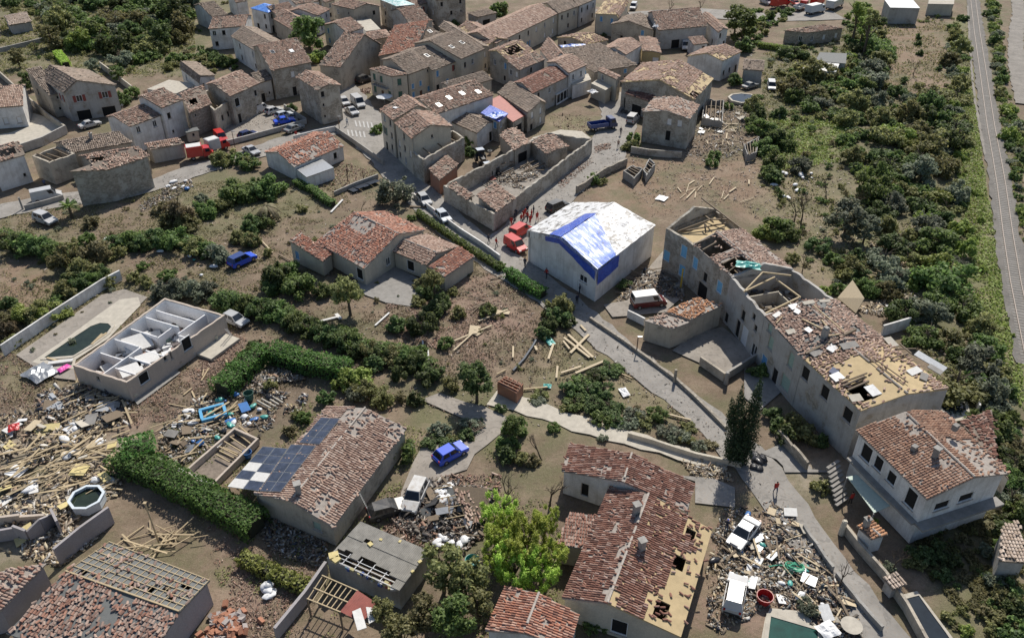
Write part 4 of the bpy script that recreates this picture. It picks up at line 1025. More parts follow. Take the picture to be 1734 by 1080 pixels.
house('villa_wing','right wing of the red tiled villa with pale pink upper slope','house',f(1165,730),f(1378,608),f(943,640),2.8,'v',rk=.35,sl=.2,wall='w_cream',tile='t_pink',dmg=0.02,loose=0.06,W3=[['','bigdk','']],storeys=1,near=True,tw=.27)
house('villa_wing','end wing of the red tiled villa with dark tiles and pale spots','house',f(1285,808),f(1482,672),f(1180,737),2.6,'s',sl=.1,wall='w_cream',tile='t_red',dmg=0.05,loose=0.1,near=True,tw=.27,deck='d_mort')
house('large_house','big pale house wrapped in white and blue tarpaulins','house',g(205,502),g(660,762),g(505,318),5.4,'v',P2=g(1042,470),rk=0.5,sl=0.25,wall='w_white',tile=None,deck='tarpwhite',oh=0.12,wins=[(0,g(405,612),'win',1.2,1.6),(0,g(602,728),'win',0.9,0.8),(0,g(570,818),'win',1.6,1.1),(0,g(500,900),'small',.6,.8)],key='tarp')
house('garage','flat roofed garage strewn with tile rubble by the courtyard','garage',k(1150,142),k(1268,97),k(970,88),3.2,'f',wall='w_tan',tile='t_pink',dmg=0.75,loose=0.9,litter=.35,deck='d_mort',oh=.05,near=True)
house('garage','garage with bright orange broken tile roof by the long ruin','garage',k(1268,82),k(1478,-12),k(1100,28),3.4,'f',wall='w_tan',tile='t_orange',dmg=0.3,loose=0.8,litter=.5,deck='d_mort',oh=.05,near=True)
house('bungalow','bungalow with solar panels and brown canal tiles','house',(430,836),n(557,358),j(518,646),3.0,'v',P2=j(1037,790),rk=0.5,sl=0.27,wall='w_tan',tile='t_pink',deck='d_mort',dmg=0.03,loose=0.09,bare={1: [(0.0,0.0,0.0,0.0),(0.06,0.28,0.2,0.6),(0.86,0.0,1.0,0.35),(0.75,0.8,0.98,1.1)],0: [(0.0,0.55,0.25,1.0)]},wins=[(0,n(450,350),'wsage',1.1,1.2)],W3=None,near=True,tw=0.29,tl=.42,key='solar')
house('bungalow','upper wing with dark red canal tiles at the edge of the concrete path','house',(951,797),o(1245,258),k(482,886),3.4,'v',P2=o(1302,72),rk=0.5,sl=0.2,wall='w_white',tile='t_dkred',dmg=0.04,loose=0.06,deck='d_mort',wins=[(0,o(580,112),'ddark',0.9,1.8)],near=True,tw=0.25,tl=.42,key='orangeup')
house('bungalow','large dark red tiled house with tan boarded strip along its right eave','house',o(430,818),o(1208,1072),o(738,97),3.2,'v',P2=o(1412,372),rk=0.385,sl=0.2,wall='w_cream',tile='t_dkred',deck=('d_mort','d_ply'),dmg=0.03,loose=0.10,bare={1: [(-.1,-.1,0.64,0.40),(0.55,-.1,1.1,0.14),(-.1,0.25,0.2,0.5)],0: [(0.02,0.88,0.3,1.1),(0.55,0.86,0.95,1.1)]},holes={1: [(0.06,0.24,0.2,0.42),(0.5,0.22,0.62,0.40),(0.8,0.2,0.9,0.34)]},W0=[['','bigdk','']],storeys=1,near=True,tw=0.25,tl=.42,key='orange')
house('bungalow','red wing jutting left toward the bright green tree','house',o(392,470),o(600,498),o(482,258),2.9,'s',P2=o(680,290),sl=0.02,wall='w_cream',tile='t_dkred',dmg=0.02,deck='d_mort',near=True,tw=0.25,tl=.42,ridgecap=False)
house('bungalow','bright red tiled house with pale ridge at the bottom edge','house',o(-70,1030),o(480,1150),o(60,740),3.0,'v',P2=o(545,925),rk=0.46,sl=0.2,wall='w_white',tile='t_red',dmg=0.03,loose=0.05,near=True,tw=0.25,tl=.42,deck='d_mort',ridgecap=True)
house('villa','white upper floor villa with warm orange tiles at the right','house',q(1135,168),q(1642,5),l(690,762),6.6,'v',P2=l(1232,642),rk=0.52,sl=0.22,wall='w_white',tile='t_villa',deck='d_mort',dmg=0.03,loose=0.06,bare={1: [(0.0,0.0,0.55,0.75)],0: [(0.0,0.75,0.35,1.1)]},wins=[(3,l(757,902),'bigdk',1.5,2.0),(3,l(832,968),'bigdk',1.2,1.7),(3,q(912,32),'bigdk',1.2,1.5),(3,q(1032,160),'bigdk',1.4,2.2),(0,q(1226,202),'bigdk',1.9,1.1),(0,q(1376,152),'bigdk',1.9,1.1),(3,q(1030,420),'ddark',1.2,2.1)],near=True,tw=0.27,tl=.4,key='rightvilla',oh=.3)
house('lean_to','low tile wing with torn tiles behind the white upper floor villa','lean-to',q(1640,40),l(1565,925),l(1335,705),3.4,'f',P2=l(1535,632),wall='w_grey',tile='t_dkred',dmg=.2,loose=.3,near=True,tw=.27,oh=.05)
house('garden_hut','little hut with orange tile roof and square chimney by the lane','hut',q(790,412),q(892,383),q(695,328),2.4,'v',P2=q(800,298),sl=.08,wall='w_white',tile='t_orange',dmg=0.0,loose=.02,near=True,tw=.3,chim=1)
house('outbuilding','tiled roof corner under a tree at the right edge','outbuilding',q(1580,545),q(1760,560),q(1600,330),3.0,'s',P2=q(1690,320),sl=.1,wall='w_grey',tile='t_light',dmg=0.05,near=True,tw=.3)
house('garden_hut','low pale tile capped hut beside the lane below the orange hut','hut',q(925,725),q(1012,690),q(858,645),1.6,'s',sl=.1,wall='w_grey',tile='t_light',dmg=.05,near=True,tw=.28)
house('bungalow','bottom left house with a battened slope above red tile wreckage','house',m(40,1050),m(900,1330),m(430,647),3.0,'r',P2=m(1188,957),bk=0.72,sl=0.16,wall='w_lav',tile='t_wreck',deck='d_felt',dmg=0.14,loose=0.45,near=True,tw=0.30,tl=.42,bare={1: [(0,0,1,1)]},litter=0.3,ridgecap=False,key='battens',holes={1: [(0.08,0.3,0.16,0.42),(0.3,0.62,0.36,0.8),(0.2,0.5,0.26,0.66),(0.42,0.7,0.5,0.85),(0.1,0.7,0.16,0.85),(0.86,0.8,0.92,.95)]})
house('bungalow','red roofed wing with dark valley gutter at the bottom left corner','house',m(-330,1010),m(10,900),m(-150,690),3.0,'v',P2=m(305,590),rk=.5,sl=.14,wall='w_lav',tile='t_wreck',deck='d_mort',dmg=.06,loose=.25,near=True,tw=.3,tl=.42)
house('bungalow','bungalow with streaked red roof among trees at the top right','house',d(395,205),d(620,175),d(245,190),3.4,'h',sl=.25,wall='w_stone',tile='t_old',dmg=.12,W0=[['win','wwhite','wwhite']],W3=[['','win']],storeys=1)
house('outbuilding','white low flat building with light blue panel among trees','building',d(420,440),d(570,445),d(350,420),2.4,'s',P2=d(600,375),sl=.04,wall='w_white',tile=None,deck='ivory',oh=.05)
house('outbuilding','grey roofed shed behind the white low flat building','shed',d(440,378),d(630,395),d(470,325),2.6,'s',P2=d(635,340),sl=.05,wall='w_grey',tile=None,deck='d_felt',oh=.05)
house('outbuilding','dark stone shed standing at the edge of the right hand gardens','shed',d(-10,430),d(120,440),d(0,375),3.2,'u',sl=.2,wall='w_grey',tile='t_brown',dmg=.05,rk=.6)
house('warehouse','grey warehouse at the top right near the railway','building',d(905,48),d(1090,52),d(870,0),4.6,'f',wall='w_grey',tile=None,deck='metal',oh=.05)
house('warehouse','pale roofed shed beside the railway at the top','building',d(1140,25),d(1300,28),d(1150,-30),3.4,'s',sl=.05,wall='w_cream',tile=None,deck='conc',oh=.05)
house('warehouse','dark shed at the top edge left of the grey warehouse','building',d(870,10),d(1000,5),d(880,-25),3.4,'f',wall='w_grey',tile=None,deck='d_felt',oh=.05)
MT['dkblue'] = m_simple('dark_blue_sheet',(.03,.05,.12),.5,var=.2)
def on_plane(px,pl,lift=0.0):
 n_ = (pl[1] - pl[0]).cross(pl[-1] - pl[0]).normalized()
 if n_.z < 0: n_ = -n_
 dr = ray(px); C0 = Vector((0,0,H)); tt = (pl[0] - C0).dot(n_) / dr.dot(n_)
 return C0 + dr * tt + n_ * lift
# ------------------------------------------------------------------ the long ruined terrace
a0,a1,a2,a3,a4,a5 = (1128,386),(1174,413),(1237,467),(1295,535),(1361,607),(1458,695)
b0,b1,b2,b3,b4,b5 = (1212,352),(1257,386),(1341,452),(1414,507),(1492,570),(1606,658)
ZT = 7.2
FW = [(g(1112,668),'wlt',1.2,1.6),(g(1225,640),'wlt',1.1,1.8),(g(1300,716),'wlt',1.1,1.7),(g(1212,765),'wlt',1.1,1.7),(g(1365,808),'wdark',.9,1.4),(g(1345,905),'dopen',2.0,2.3),(g(1458,872),'wlt',1.1,1.7),(k(1500,85),'wdark',.9,1.5),(k(1612,55),'wdark',.9,1.5),
      (k(1572,165),'ddark',.9,2.4),(k(1615,205),'dwhite',1.5,2.6),(k(1682,285),'win',1.2,1.8),(l(165,222),'wsage',1.0,1.7),(l(160,130),'wsage',.9,1.1),(l(122,335),'wblue',1.1,1.6),(l(192,410),'ddark',1.0,2.0),(l(290,330),'wsage',1.0,1.9),(l(255,470),'wsage',1.6,1.9),(l(380,410),'wdark',1.1,1.6),(l(500,527),'wdark',1.1,1.6),(l(640,665),'wdark',1.2,1.6),(l(70,130),'wdark',.7,.9),(l(60,60),'wdark',.7,.9)]
def fw(A_,B_):
 """those front openings that lie on the stretch from A_ to B_"""
 p,r_ = U(A_,ZT),U(B_,ZT); ex = (r_ - p); L = ex.length; ex.normalize(); en = ex.cross(Vector((0,0,1))); C0 = Vector((0,0,H)); out = []
 for w_ in FW:
  dr = ray(w_[0]); sx = ((C0 + dr * ((p - C0).dot(en) / dr.dot(en))) - p).dot(ex)
  if 0 <= sx < L: out.append((0,) + w_[:2] + (w_[2] * 1.2,w_[3] * 1.12))
 return out
ruin('ruined_house','roofless gable end of the long ruin with slanting beams over tan boards','ruin',a0,a1,b0,ZT,P2=b1,wall='w_stonegrey',floor='d_ply',floorz=6.3,broken=0.25,th_=0.4,key='S1',wins=fw(a0,a1))
house('ruined_house','section of the long ruin with sagging tiles around two dark holes','house',a1,a2,b1,ZT,'u',P2=b2,rk=.45,sl=.2,wall='w_stonegrey',tile='t_pink',deck='d_mort',dmg=.12,loose=.45,oh=.03,near=True,tw=.27,storeys=2,
      holes={0: [(0.02,0.02,0.46,0.9),(0.66,0.08,0.99,0.9)]},litter=.1,wins=fw(a1,a2),key='S2')
ruin('ruined_house','open topped section of the long ruin showing rooms and leaning rafters','ruin',a2,a3,b2,ZT,P2=b3,wall='w_grey',floor='d_dirt',floorz=3.6,broken=0.3,th_=0.4,key='S3',wins=fw(a2,a3))
house('ruined_house','section of the long ruin with tiles in rows stripped down to battens','house',a3,a4,b3,ZT,'u',P2=b4,rk=.5,sl=.2,wall='w_grey',tile='t_pink',deck='d_felt',dmg=.22,loose=.3,oh=.03,near=True,tw=.3,wins=fw(a3,a4),litter=.4,key='S4')
house('ruined_house','end section of the long ruin with bare tan roof boards and loose tile heaps','house',a4,a5,b4,ZT,'u',P2=b5,rk=.5,sl=.14,wall='w_grey',tile='t_pink',deck='d_ply',dmg=.15,loose=.5,oh=.03,near=True,tw=.3,
      bare={0: [(0.28,0.25,1.1,1.1)],1: [(0.0,0.45,0.62,1.1),(0.1,0.2,0.5,0.6)]},holes={0: [(0.62,0.14,0.90,0.56)]},litter=.13,key='S5',wins=fw(a4,a5))
def top_gable(hk,e0,e1,rise,th_=0.4,mat='w_stonegrey'):
 """ragged gable standing on an end wall"""
 D = HOUSES[hk]; p,r_ = D['cor'][e0],D['cor'][e1]; O = D['O']; ex = r_ - p; L = ex.length; ex.normalize()
 inn = (D['cen'] - p); inn = (inn - ex * inn.dot(ex)).normalized(); rn = random.Random(5)
 mb = MB(); N = 12; zs = [rise * (1 - abs(2 * t / N - 1)) + (rn.uniform(-.12,.06) if 0 < t < N else 0) for t in range(N + 1)]
 for t in range(N):
  q_ = [p + ex * (L * t / N) - O,p + ex * (L * (t + 1) / N) - O]; q_ += [q_[1] + inn * th_,q_[0] + inn * th_]
  z0 = D['ze'] - .4
  mb.add([v + Vector((0,0,z0)) for v in q_] + [q_[0] + Vector((0,0,z0 + .3 + zs[t])),q_[1] + Vector((0,0,z0 + .3 + zs[t + 1])),q_[2] + Vector((0,0,z0 + .3 + zs[t + 1])),q_[3] + Vector((0,0,z0 + .3 + zs[t]))],
               [[0,1,5,4],[2,3,7,6],[4,5,6,7],[3,2,1,0]])
 mb.build('gable',MT[mat],D['th'])
top_gable('S1',3,0,2.0); top_gable('S3',3,0,1.5,mat='w_grey')
def beams_in(hk,lst,mat='oldwood',wd=.18):
 D = HOUSES[hk]; O = D['O']
 for p,zp,r_,zr_ in lst:
  mb = MB(); mb.bar(U(p,zp) - O,U(r_,zr_) - O,wd,wd * 1.1); mb.build('beam',MT[mat],D['th'])
beams_in('S1',[(g(1185,510),6.6,g(1395,432),8.0),(g(1340,290),8.8,g(1600,490),7.2),(g(1310,365),6.8,g(1420,450),7.4),(g(1210,510),6.6,g(1500,455),6.9),(g(1360,440),7.6,g(1370,520),6.5),(g(1390,430),7.8,g(1520,430),7.0)])
beams_in('S3',[(l(0,-95),7.3,l(115,-215),8.2),(l(10,-100),7.4,l(190,-185),7.0),(l(115,-215),8.2,l(290,-195),7.6),(l(130,40),6.8,l(340,-60),7.0),(l(200,-170),7.2,l(350,-60),6.8),(l(60,-120),6.4,l(170,-190),6.0)],'timber')
def rooms(hk,walls,z0,hgt,mat='w_in',th_=.14):
 D = HOUSES[hk]; O = D['O']; cr = D['cor']
 pt = lambda s_,t_: (cr[0] * (1 - s_) + cr[1] * s_) * (1 - t_) + (cr[3] * (1 - s_) + cr[2] * s_) * t_ - O
 for ii,(s0,t0,s1,t1) in enumerate(walls):
  p,r_ = pt(s0,t0),pt(s1,t1); ex = r_ - p
  mb = MB(); zz = hgt - (ii * 7 % 5) * 0.09
  mb.box((p + r_) / 2 + Vector((0,0,z0 + zz / 2)),(ex.length,th_,zz),math.atan2(ex.y,ex.x)); mb.build('partition',MT[mat],D['th'])
 return pt
PT3 = rooms('S3',[(0.35,0.03,0.35,0.6),(0.35,0.6,0.75,0.6),(0.72,0.62,0.72,0.95)],3.6,2.2,'w_cream')
def roof_bits(hk,items):
 D = HOUSES[hk]; O = D['O']
 for (pi,px,sx,sy,mt_,rz_,nm) in items:
  v = on_plane(px,D['planes'][pi],.22) - O; mb = MB(); mb.box(v,(sx,sy,.1),M=Matrix.Rotation(rz_,3,'Z') @ Matrix.Rotation(.15,3,'X')); mb.build(nm,MT[mt_],D['th'])
def roof_bars(hk,items,mat='timber'):
 D = HOUSES[hk]; O = D['O']
 for (pi,A_,B_,wd) in items:
  mb = MB(); mb.bar(on_plane(A_,D['planes'][pi],.28) - O,on_plane(B_,D['planes'][pi],.3) - O,wd,wd); mb.build('rafter',MT[mat],D['th'])
ruin('roofless_bungalow','pinkish bungalow with its whole roof gone and white rooms open','house',(214,647),(381,533),(123,618),3.0,P2=(279,504),wall='w_pink',th_=0.28,floor='d_dirt',floorz=0.12,broken=0.12,inner='w_in',key='I1',
     wins=[(0,i(942,462),'bigdk',1.5,1.5),(0,i(1222,238),'bigdk',1.5,1.9),(0,i(1080,335),'small',.5,.7),(0,i(1118,315),'small',.3,1.2),(3,i(640,465),'small',.5,.7)])
PT1 = rooms('I1',[(0.03,0.5,0.40,0.5),(0.13,0.03,0.13,0.48),(0.24,0.52,0.24,0.97),(0.27,0.03,0.27,0.48),(0.40,0.03,0.40,0.42),(0.40,0.55,0.40,0.97),(0.57,0.5,0.57,0.97),(0.57,0.5,0.74,0.5),(0.74,0.4,0.74,0.97),(0.66,0.03,0.66,0.28),(0.66,0.28,0.97,0.28),(0.86,0.3,0.86,0.97)],0.12,2.5)
roof_bits('S5',[(0,l(545,262),1.5,.9,'metal',.8,'loose_sheet'),(0,l(650,245),2.2,1.0,'concg',.3,'loose_sheet'),(0,l(450,290),1.8,.8,'concg',.6,'loose_sheet'),(0,l(575,440),1.5,1.1,'metal',.5,'loose_sheet'),(0,l(555,405),1.2,.8,'dkblue',.9,'loose_sheet'),(0,l(795,525),1.3,1.5,'metal',.4,'loose_sheet'),(0,l(690,570),1.4,1.0,'conc',.2,'loose_sheet'),(1,l(1050,405),1.8,.9,'ivory',.5,'loose_sheet'),(1,l(905,225),1.1,1.6,'conc',.3,'loose_sheet'),(1,l(1110,440),1.4,.8,'concg',1,'loose_sheet'),(1,l(1150,345),1.2,3.6,'metal',.75,'loose_sheet'),(1,l(1180,395),.9,1.6,'concg',.75,'loose_sheet')])
roof_bars('S5',[(0,l(380,300),l(690,150),.28),(0,l(610,500),l(745,440),.2),(0,l(640,525),l(770,470),.2),(0,l(600,480),l(760,420),.14),(0,l(740,300),l(985,495),.1),(1,l(800,330),l(1010,480),.1),(1,l(900,330),l(1010,300),.14),(1,l(930,270),l(1060,270),.12),(1,l(960,240),l(1030,300),.14)],'oldwood')
roof_bits('S4',[(0,l(205,55),1.4,.6,'ivory',.7,'loose_sheet'),(0,l(310,5),1.3,.9,'white',.4,'loose_sheet'),(0,l(330,35),1.0,.7,'metal',.9,'loose_sheet'),(0,l(400,-20),1.6,.6,'conc',.3,'loose_sheet'),(0,l(290,160),1.2,.8,'conc',.3,'loose_sheet'),(0,l(400,150),.9,.8,'metal',.7,'loose_sheet'),(0,l(500,-30),1.4,.5,'conc',.1,'loose_sheet')])
roof_bars('S4',[(0,l(360,85),l(490,150),.16),(0,l(430,0),l(620,165),.12),(0,l(480,90),l(535,165),.16),(0,l(200,110),l(235,70),.12),(0,l(520,190),l(590,180),.16)])
roof_bars('S2',[(0,g(1350,640),g(1440,590),.16),(0,g(1300,600),g(1400,560),.14),(0,g(1480,730),g(1560,690),.16),(0,g(1560,690),g(1620,770),.18),(0,g(1520,780),g(1600,720),.12)],'oldwood')
v_ = on_plane(l(495,190),HOUSES['S4']['planes'][0]) - HOUSES['S4']['O']; mb = MB(); mb.box(v_ + Vector((0,0,.6)),(.7,.6,1.5),.6); mb.box(v_ + Vector((0,0,1.4)),(.5,.5,.3),.6); mb.build('chimney',MT['w_conc'],HOUSES['S4']['th'])
def i1_extra():
 D = HOUSES['I1']; th = D['th']; rn = random.Random(4)
 mb = MB()
 for s0 in (0.17,0.33): mb.box(PT1(s0,0.27) + Vector((0,0,2.3)),(2.6,2.4,0.06),0.62)
 mb.box(PT1(0.48,0.72) + Vector((0,0,1.9)),(3.4,2.6,0.06),M=Matrix.Rotation(0.6,3,'Z') @ Matrix.Rotation(0.35,3,'X'))
 for s0,t0,sx,sy,tl in ((.08,.75,2.0,1.4,.3),(.2,.8,1.6,1.2,-.4),(.33,.75,1.8,1.6,.5),(.08,.2,1.4,1.6,.2),(.45,.3,2.2,1.3,.3),(.55,.25,1.5,1.2,-.3),(.65,.75,2.0,1.6,.5),(.8,.75,1.5,1.5,-.4),(.5,.62,1.6,1.2,.6),(.72,.42,1.4,1.1,.4),(.92,.6,1.4,1.3,.3)):
  mb.box(PT1(s0,t0) + Vector((0,0,.9)),(sx,sy,.06),M=Matrix.Rotation(s0 * 20,3,'Z') @ Matrix.Rotation(tl,3,'X'))
 mb.build('fallen_ceiling',MT['ivory'],th)
 st = MB()
 ex = (D['cor'][1] - D['cor'][0]).normalized(); rz = math.atan2(ex.y,ex.x); nn = ex.cross(Vector((0,0,1)))
 L = (D['cor'][1] - D['cor'][0]).length
 st.box(ex * L * .80 + nn * 1.3 + Vector((0,0,.2)),(5.2,2.6,.4),rz); st.build('porch_slab',MT['conc'],th)
 gd = MB(); gd.box(ex * L * .0 + Vector((0,0,0)),(.01,.01,.01));
 ey = (D['cor'][2] - D['cor'][1]).normalized()
 gb = MB(); gb.box(ex * (L + 0.03) + ey * 1.9 + Vector((0,0,1.15)),(.06,2.6,2.1),math.atan2(ex.y,ex.x)); gb.build('garage_door',MT['ivory'],th)
i1_extra()
ruin('cistern','small brick box with broken slatted top beside the concrete path','outbuilding',k(135,560),k(178,500),k(8,495),1.7,P2=k(60,445),wall='w_brick',th_=.2,broken=.1,key='cist')
for t in range(5): beams_in('cist',[((k(8,490)[0] + t * 8.5,k(8,490)[1] + t * 3.2),1.72,(k(60,447)[0] + t * 7.2,k(60,447)[1] + t * 3),1.72)],'oldwood',.09)
for t in range(3): beams_in('cist',[((k(15,485)[0] + t * 4,k(15,485)[1] - t * 3),1.82,(k(140,545)[0] + t * 3,k(140,545)[1] - t * 4.4),1.82)],'w_brick',.12)
ruin('walled_pit','low walled rectangular pit holding rows of timber slats beside the solar bungalow','ruin',(352,828),i(1690,855),(311,797),0.9,P2=i(1530,782),wall='w_pink',th_=.25,broken=.05,key='pit',floor='d_dirt')
for t in range(8): beams_in('pit',[((i(1470,1050)[0] + t * 7.2,i(1470,1050)[1] - t * 6.9),.5,(i(1330,1010)[0] + t * 8.5,i(1330,1010)[1] - t * 8.8),.5)] if t > 2 else [((i(1500,1010)[0] + t * 7,i(1500,1010)[1] - t * 7),.45,(i(1410,960)[0] + t * 6,i(1410,960)[1] - t * 6),.5)],'timber',.12)
for nm,lab,P0,P1,P3,P2 in (('animal_pen','open slatted pen frame by the garden wall above the tarpaulin house',g(905,160),g(960,95),g(830,110),g(890,70)),('animal_pen','wooden frame pen beside the field wall, right of the slatted pen',g(985,140),g(1042,60),g(960,100),g(1000,30)),('walled_plot','little roofless concrete box among the right hand vegetable plots',h(20,5),h(80,-10),h(0,-60),h(95,-110)),('walled_plot','grey open walled bay beside the round pool garden',c(1345,770),c(1480,790),c(1360,640),c(1490,650))):
 ruin(nm,lab,'pen' if nm == 'animal_pen' else 'ruin',P0,P1,P3,1.6,P2=P2,wall='w_conc',th_=.2,broken=.4,beams=4)
# ------------------------------------------------------------------ tarpaulins
def sheet_mesh(quads,seed,amp=.10,lift=.10,step=.35):
 """wrinkled cloth over quads [(p0,p1,p2,p3)]"""
 mb = MB()
 for Q_ in quads:
  Q_ = [Vector(v) for v in Q_]; nu = max(2,int((Q_[1] - Q_[0]).length / step)); nv = max(2,int((Q_[3] - Q_[0]).length / step))
  n_ = (Q_[1] - Q_[0]).cross(Q_[3] - Q_[0]).normalized()
  if n_.z < 0 or (abs(n_.z) < .15 and n_.y > 0): n_ = -n_
  S,T = np.meshgrid(np.linspace(0,1,nu + 1),np.linspace(0,1,nv + 1),indexing='ij')
  P = [np.array(v) for v in Q_]
  X = ((1 - S) * (1 - T))[...,None] * P[0] + (S * (1 - T))[...,None] * P[1] + (S * T)[...,None] * P[2] + ((1 - S) * T)[...,None] * P[3]
  w_ = vnoise(X[...,0] + X[...,2] * .7 + 300,X[...,1] + X[...,2] + 300,seed,.8) * .6 + vnoise(X[...,0] * .6 + 300,X[...,1] * 1.8 + X[...,2] * 1.5 + 300,seed + 1,1.6) * .4
  X = X + (lift + (w_ - .5) * 2 * amp)[...,None] * np.array(n_)
  k0 = len(mb.v); mb.v += [tuple(v) for v in X.reshape(-1,3)]
  for ii in range(nu):
   for jj in range(nv):
    p = k0 + ii * (nv + 1) + jj; mb.f.append([p,p + nv + 1,p + nv + 2,p + 1]); mb.mi.append(0)
 return mb
def tarp_things():
 D = HOUSES['tarp']; L_,R_ = D['planes']; bl = lambda pl,s_,t_: (pl[0] * (1 - s_) + pl[1] * s_) * (1 - t_) + (pl[3] * (1 - s_) + pl[2] * s_) * t_
 O = D['O'].copy()
 def mk(label,quads,mat,seed,lift):
  mb = sheet_mesh(quads,seed,lift=lift); mb.v = [tuple(Vector(v) - O) for v in mb.v]
  ob = mb.build('tarpaulin',MT[mat],None,True); ob.location = O; tag(ob,label,'tarpaulin')
 dz = Vector((0,0,-1))
 fr = -(L_[0] - L_[1]).normalized() * .12
 whiteq = [(bl(L_,0,0),bl(L_,1,0),bl(L_,1,1),bl(L_,0,1)),(bl(R_,0,0),bl(R_,1,0),bl(R_,1,1),bl(R_,0,1))]
 whiteq.append((bl(L_,1,0) + fr + dz * 1.1,bl(L_,1,.55) + fr + dz * .8,bl(L_,1,.55) + fr,bl(L_,1,0) + fr))
 whiteq.append((bl(L_,1,0) + dz * 1.2,bl(L_,.3,0) + dz * .5,bl(L_,.3,0),bl(L_,1,0)))
 mk('white weathered tarpaulin sheeting over the whole roof of the wrapped house',whiteq,'tarpwhite',3,.06)
 blueq = [(bl(L_,.40,.78),bl(L_,1,.66),bl(L_,1,1),bl(L_,.34,1))]
 mk('plain blue tarpaulin strip along the ridge of the wrapped house',blueq,'tarpblue',7,.2)
 mixq = [(bl(R_,0,0),bl(R_,.30,0),bl(R_,.62,1),bl(R_,0,1))]
 mk('torn blue and white tarpaulin on the right slope of the wrapped house',mixq,'tarpmix',9,.2)
 hang = [(bl(R_,-.005,0) + fr * 2 + dz * 2.1,bl(R_,-.005,1) + fr * 2 + dz * .75,bl(R_,-.005,1) + fr * 2,bl(R_,-.005,0) + fr * 2),
   (bl(L_,1.005,.6) + fr * 2 + dz * .8,bl(L_,1.005,1) + fr * 2 + dz * .75,bl(L_,1.005,1) + fr * 2,bl(L_,1.005,.6) + fr * 2),
   (bl(R_,0,-.01) + dz * 2.4,bl(R_,.34,-.01) + dz * 2.0,bl(R_,.34,-.01),bl(R_,0,-.01))]
 hang[0] = (bl(R_,-.005,0) + fr * 2 + dz * 1.5,bl(R_,-.005,1) + fr * 2 + dz * .75,hang[0][2],hang[0][3])
 mk('deep blue tarpaulin hem hanging down the front gable and corner',hang,'tarpblue',11,.12)
def m_streak(name,cols,stops,ang,sx,sy,sc):
 mt,t,bs = newmat(name); mp = nd(t,'ShaderNodeMapping'); mp.inputs['Rotation'].default_value = (0,0,-ang); mp.inputs['Scale'].default_value = (1,1,1); t.links.new(wpos(t),mp.inputs['Vector'])
 mp2 = nd(t,'ShaderNodeMapping'); mp2.inputs['Scale'].default_value = (sx,sy,0); t.links.new(mp.outputs[0],mp2.inputs['Vector'])
 nz = noise(t,sc,5,.68,mp2.outputs[0],.5); n2 = noise(t,.5,3,.6,wpos(t))
 cl = ramp(t,mth(t,'ADD',mth(t,'MULTIPLY',nz,.75),mth(t,'MULTIPLY',n2,.25)),[(p_,c_) for p_,c_ in zip(stops,cols)])
 t.links.new(cl,bs.inputs['Base Color']); bs.inputs['Roughness'].default_value = .45; bump(t,bs,nz,.6,.12); return mt
_R = HOUSES['tarp']['planes'][1]; _d = (_R[0] - _R[3]); TA = math.atan2(_d.y,_d.x)
MT['tarpmix'] = m_streak('torn_blue_tarpaulin2',[(.05,.05,.06),(.02,.10,.52),(.04,.16,.60),(.7,.72,.76),(.75,.76,.78)],[.36,.41,.50,.55,.75],TA,.3,1.5,1.3)
MT['tarpwhite'] = m_streak('white_tarpaulin2',[(.12,.11,.10),(.32,.30,.28),(.62,.62,.62),(.68,.68,.68)],[.40,.45,.485,.7],TA,1.0,.5,1.7)
tarp_things()
def crumple(label,px,z,rx,ry,mat,seed,name='tarpaulin',cat='tarpaulin',hh=.5):
 p = U(px,z); mb = MB(); N = 9; sd_ = int(seed * 10)
 S,T = np.meshgrid(np.linspace(-1,1,N),np.linspace(-1,1,N),indexing='ij')
 X = S * rx * (1 + .2 * (vnoise(S * 3 + 9,T * 3 + 9,sd_,1) - .5)); Y = T * ry; Zz = (vnoise(S * 2 + 5,T * 2 + 5,sd_ + 1,1.6)) * hh * np.clip(1.3 - (S ** 2 + T ** 2),0,1) + .03
 mb.v = [tuple(v) for v in np.stack([X,Y,Zz],-1).reshape(-1,3)]
 for ii in range(N - 1):
  for jj in range(N - 1):
   p0 = ii * N + jj; mb.f.append([p0,p0 + N,p0 + N + 1,p0 + 1]); mb.mi.append(0)
 ob = mb.build(name,MT[mat]); ob.location = p; ob.rotation_euler = (0,0,seed); return tag(ob,label,cat)
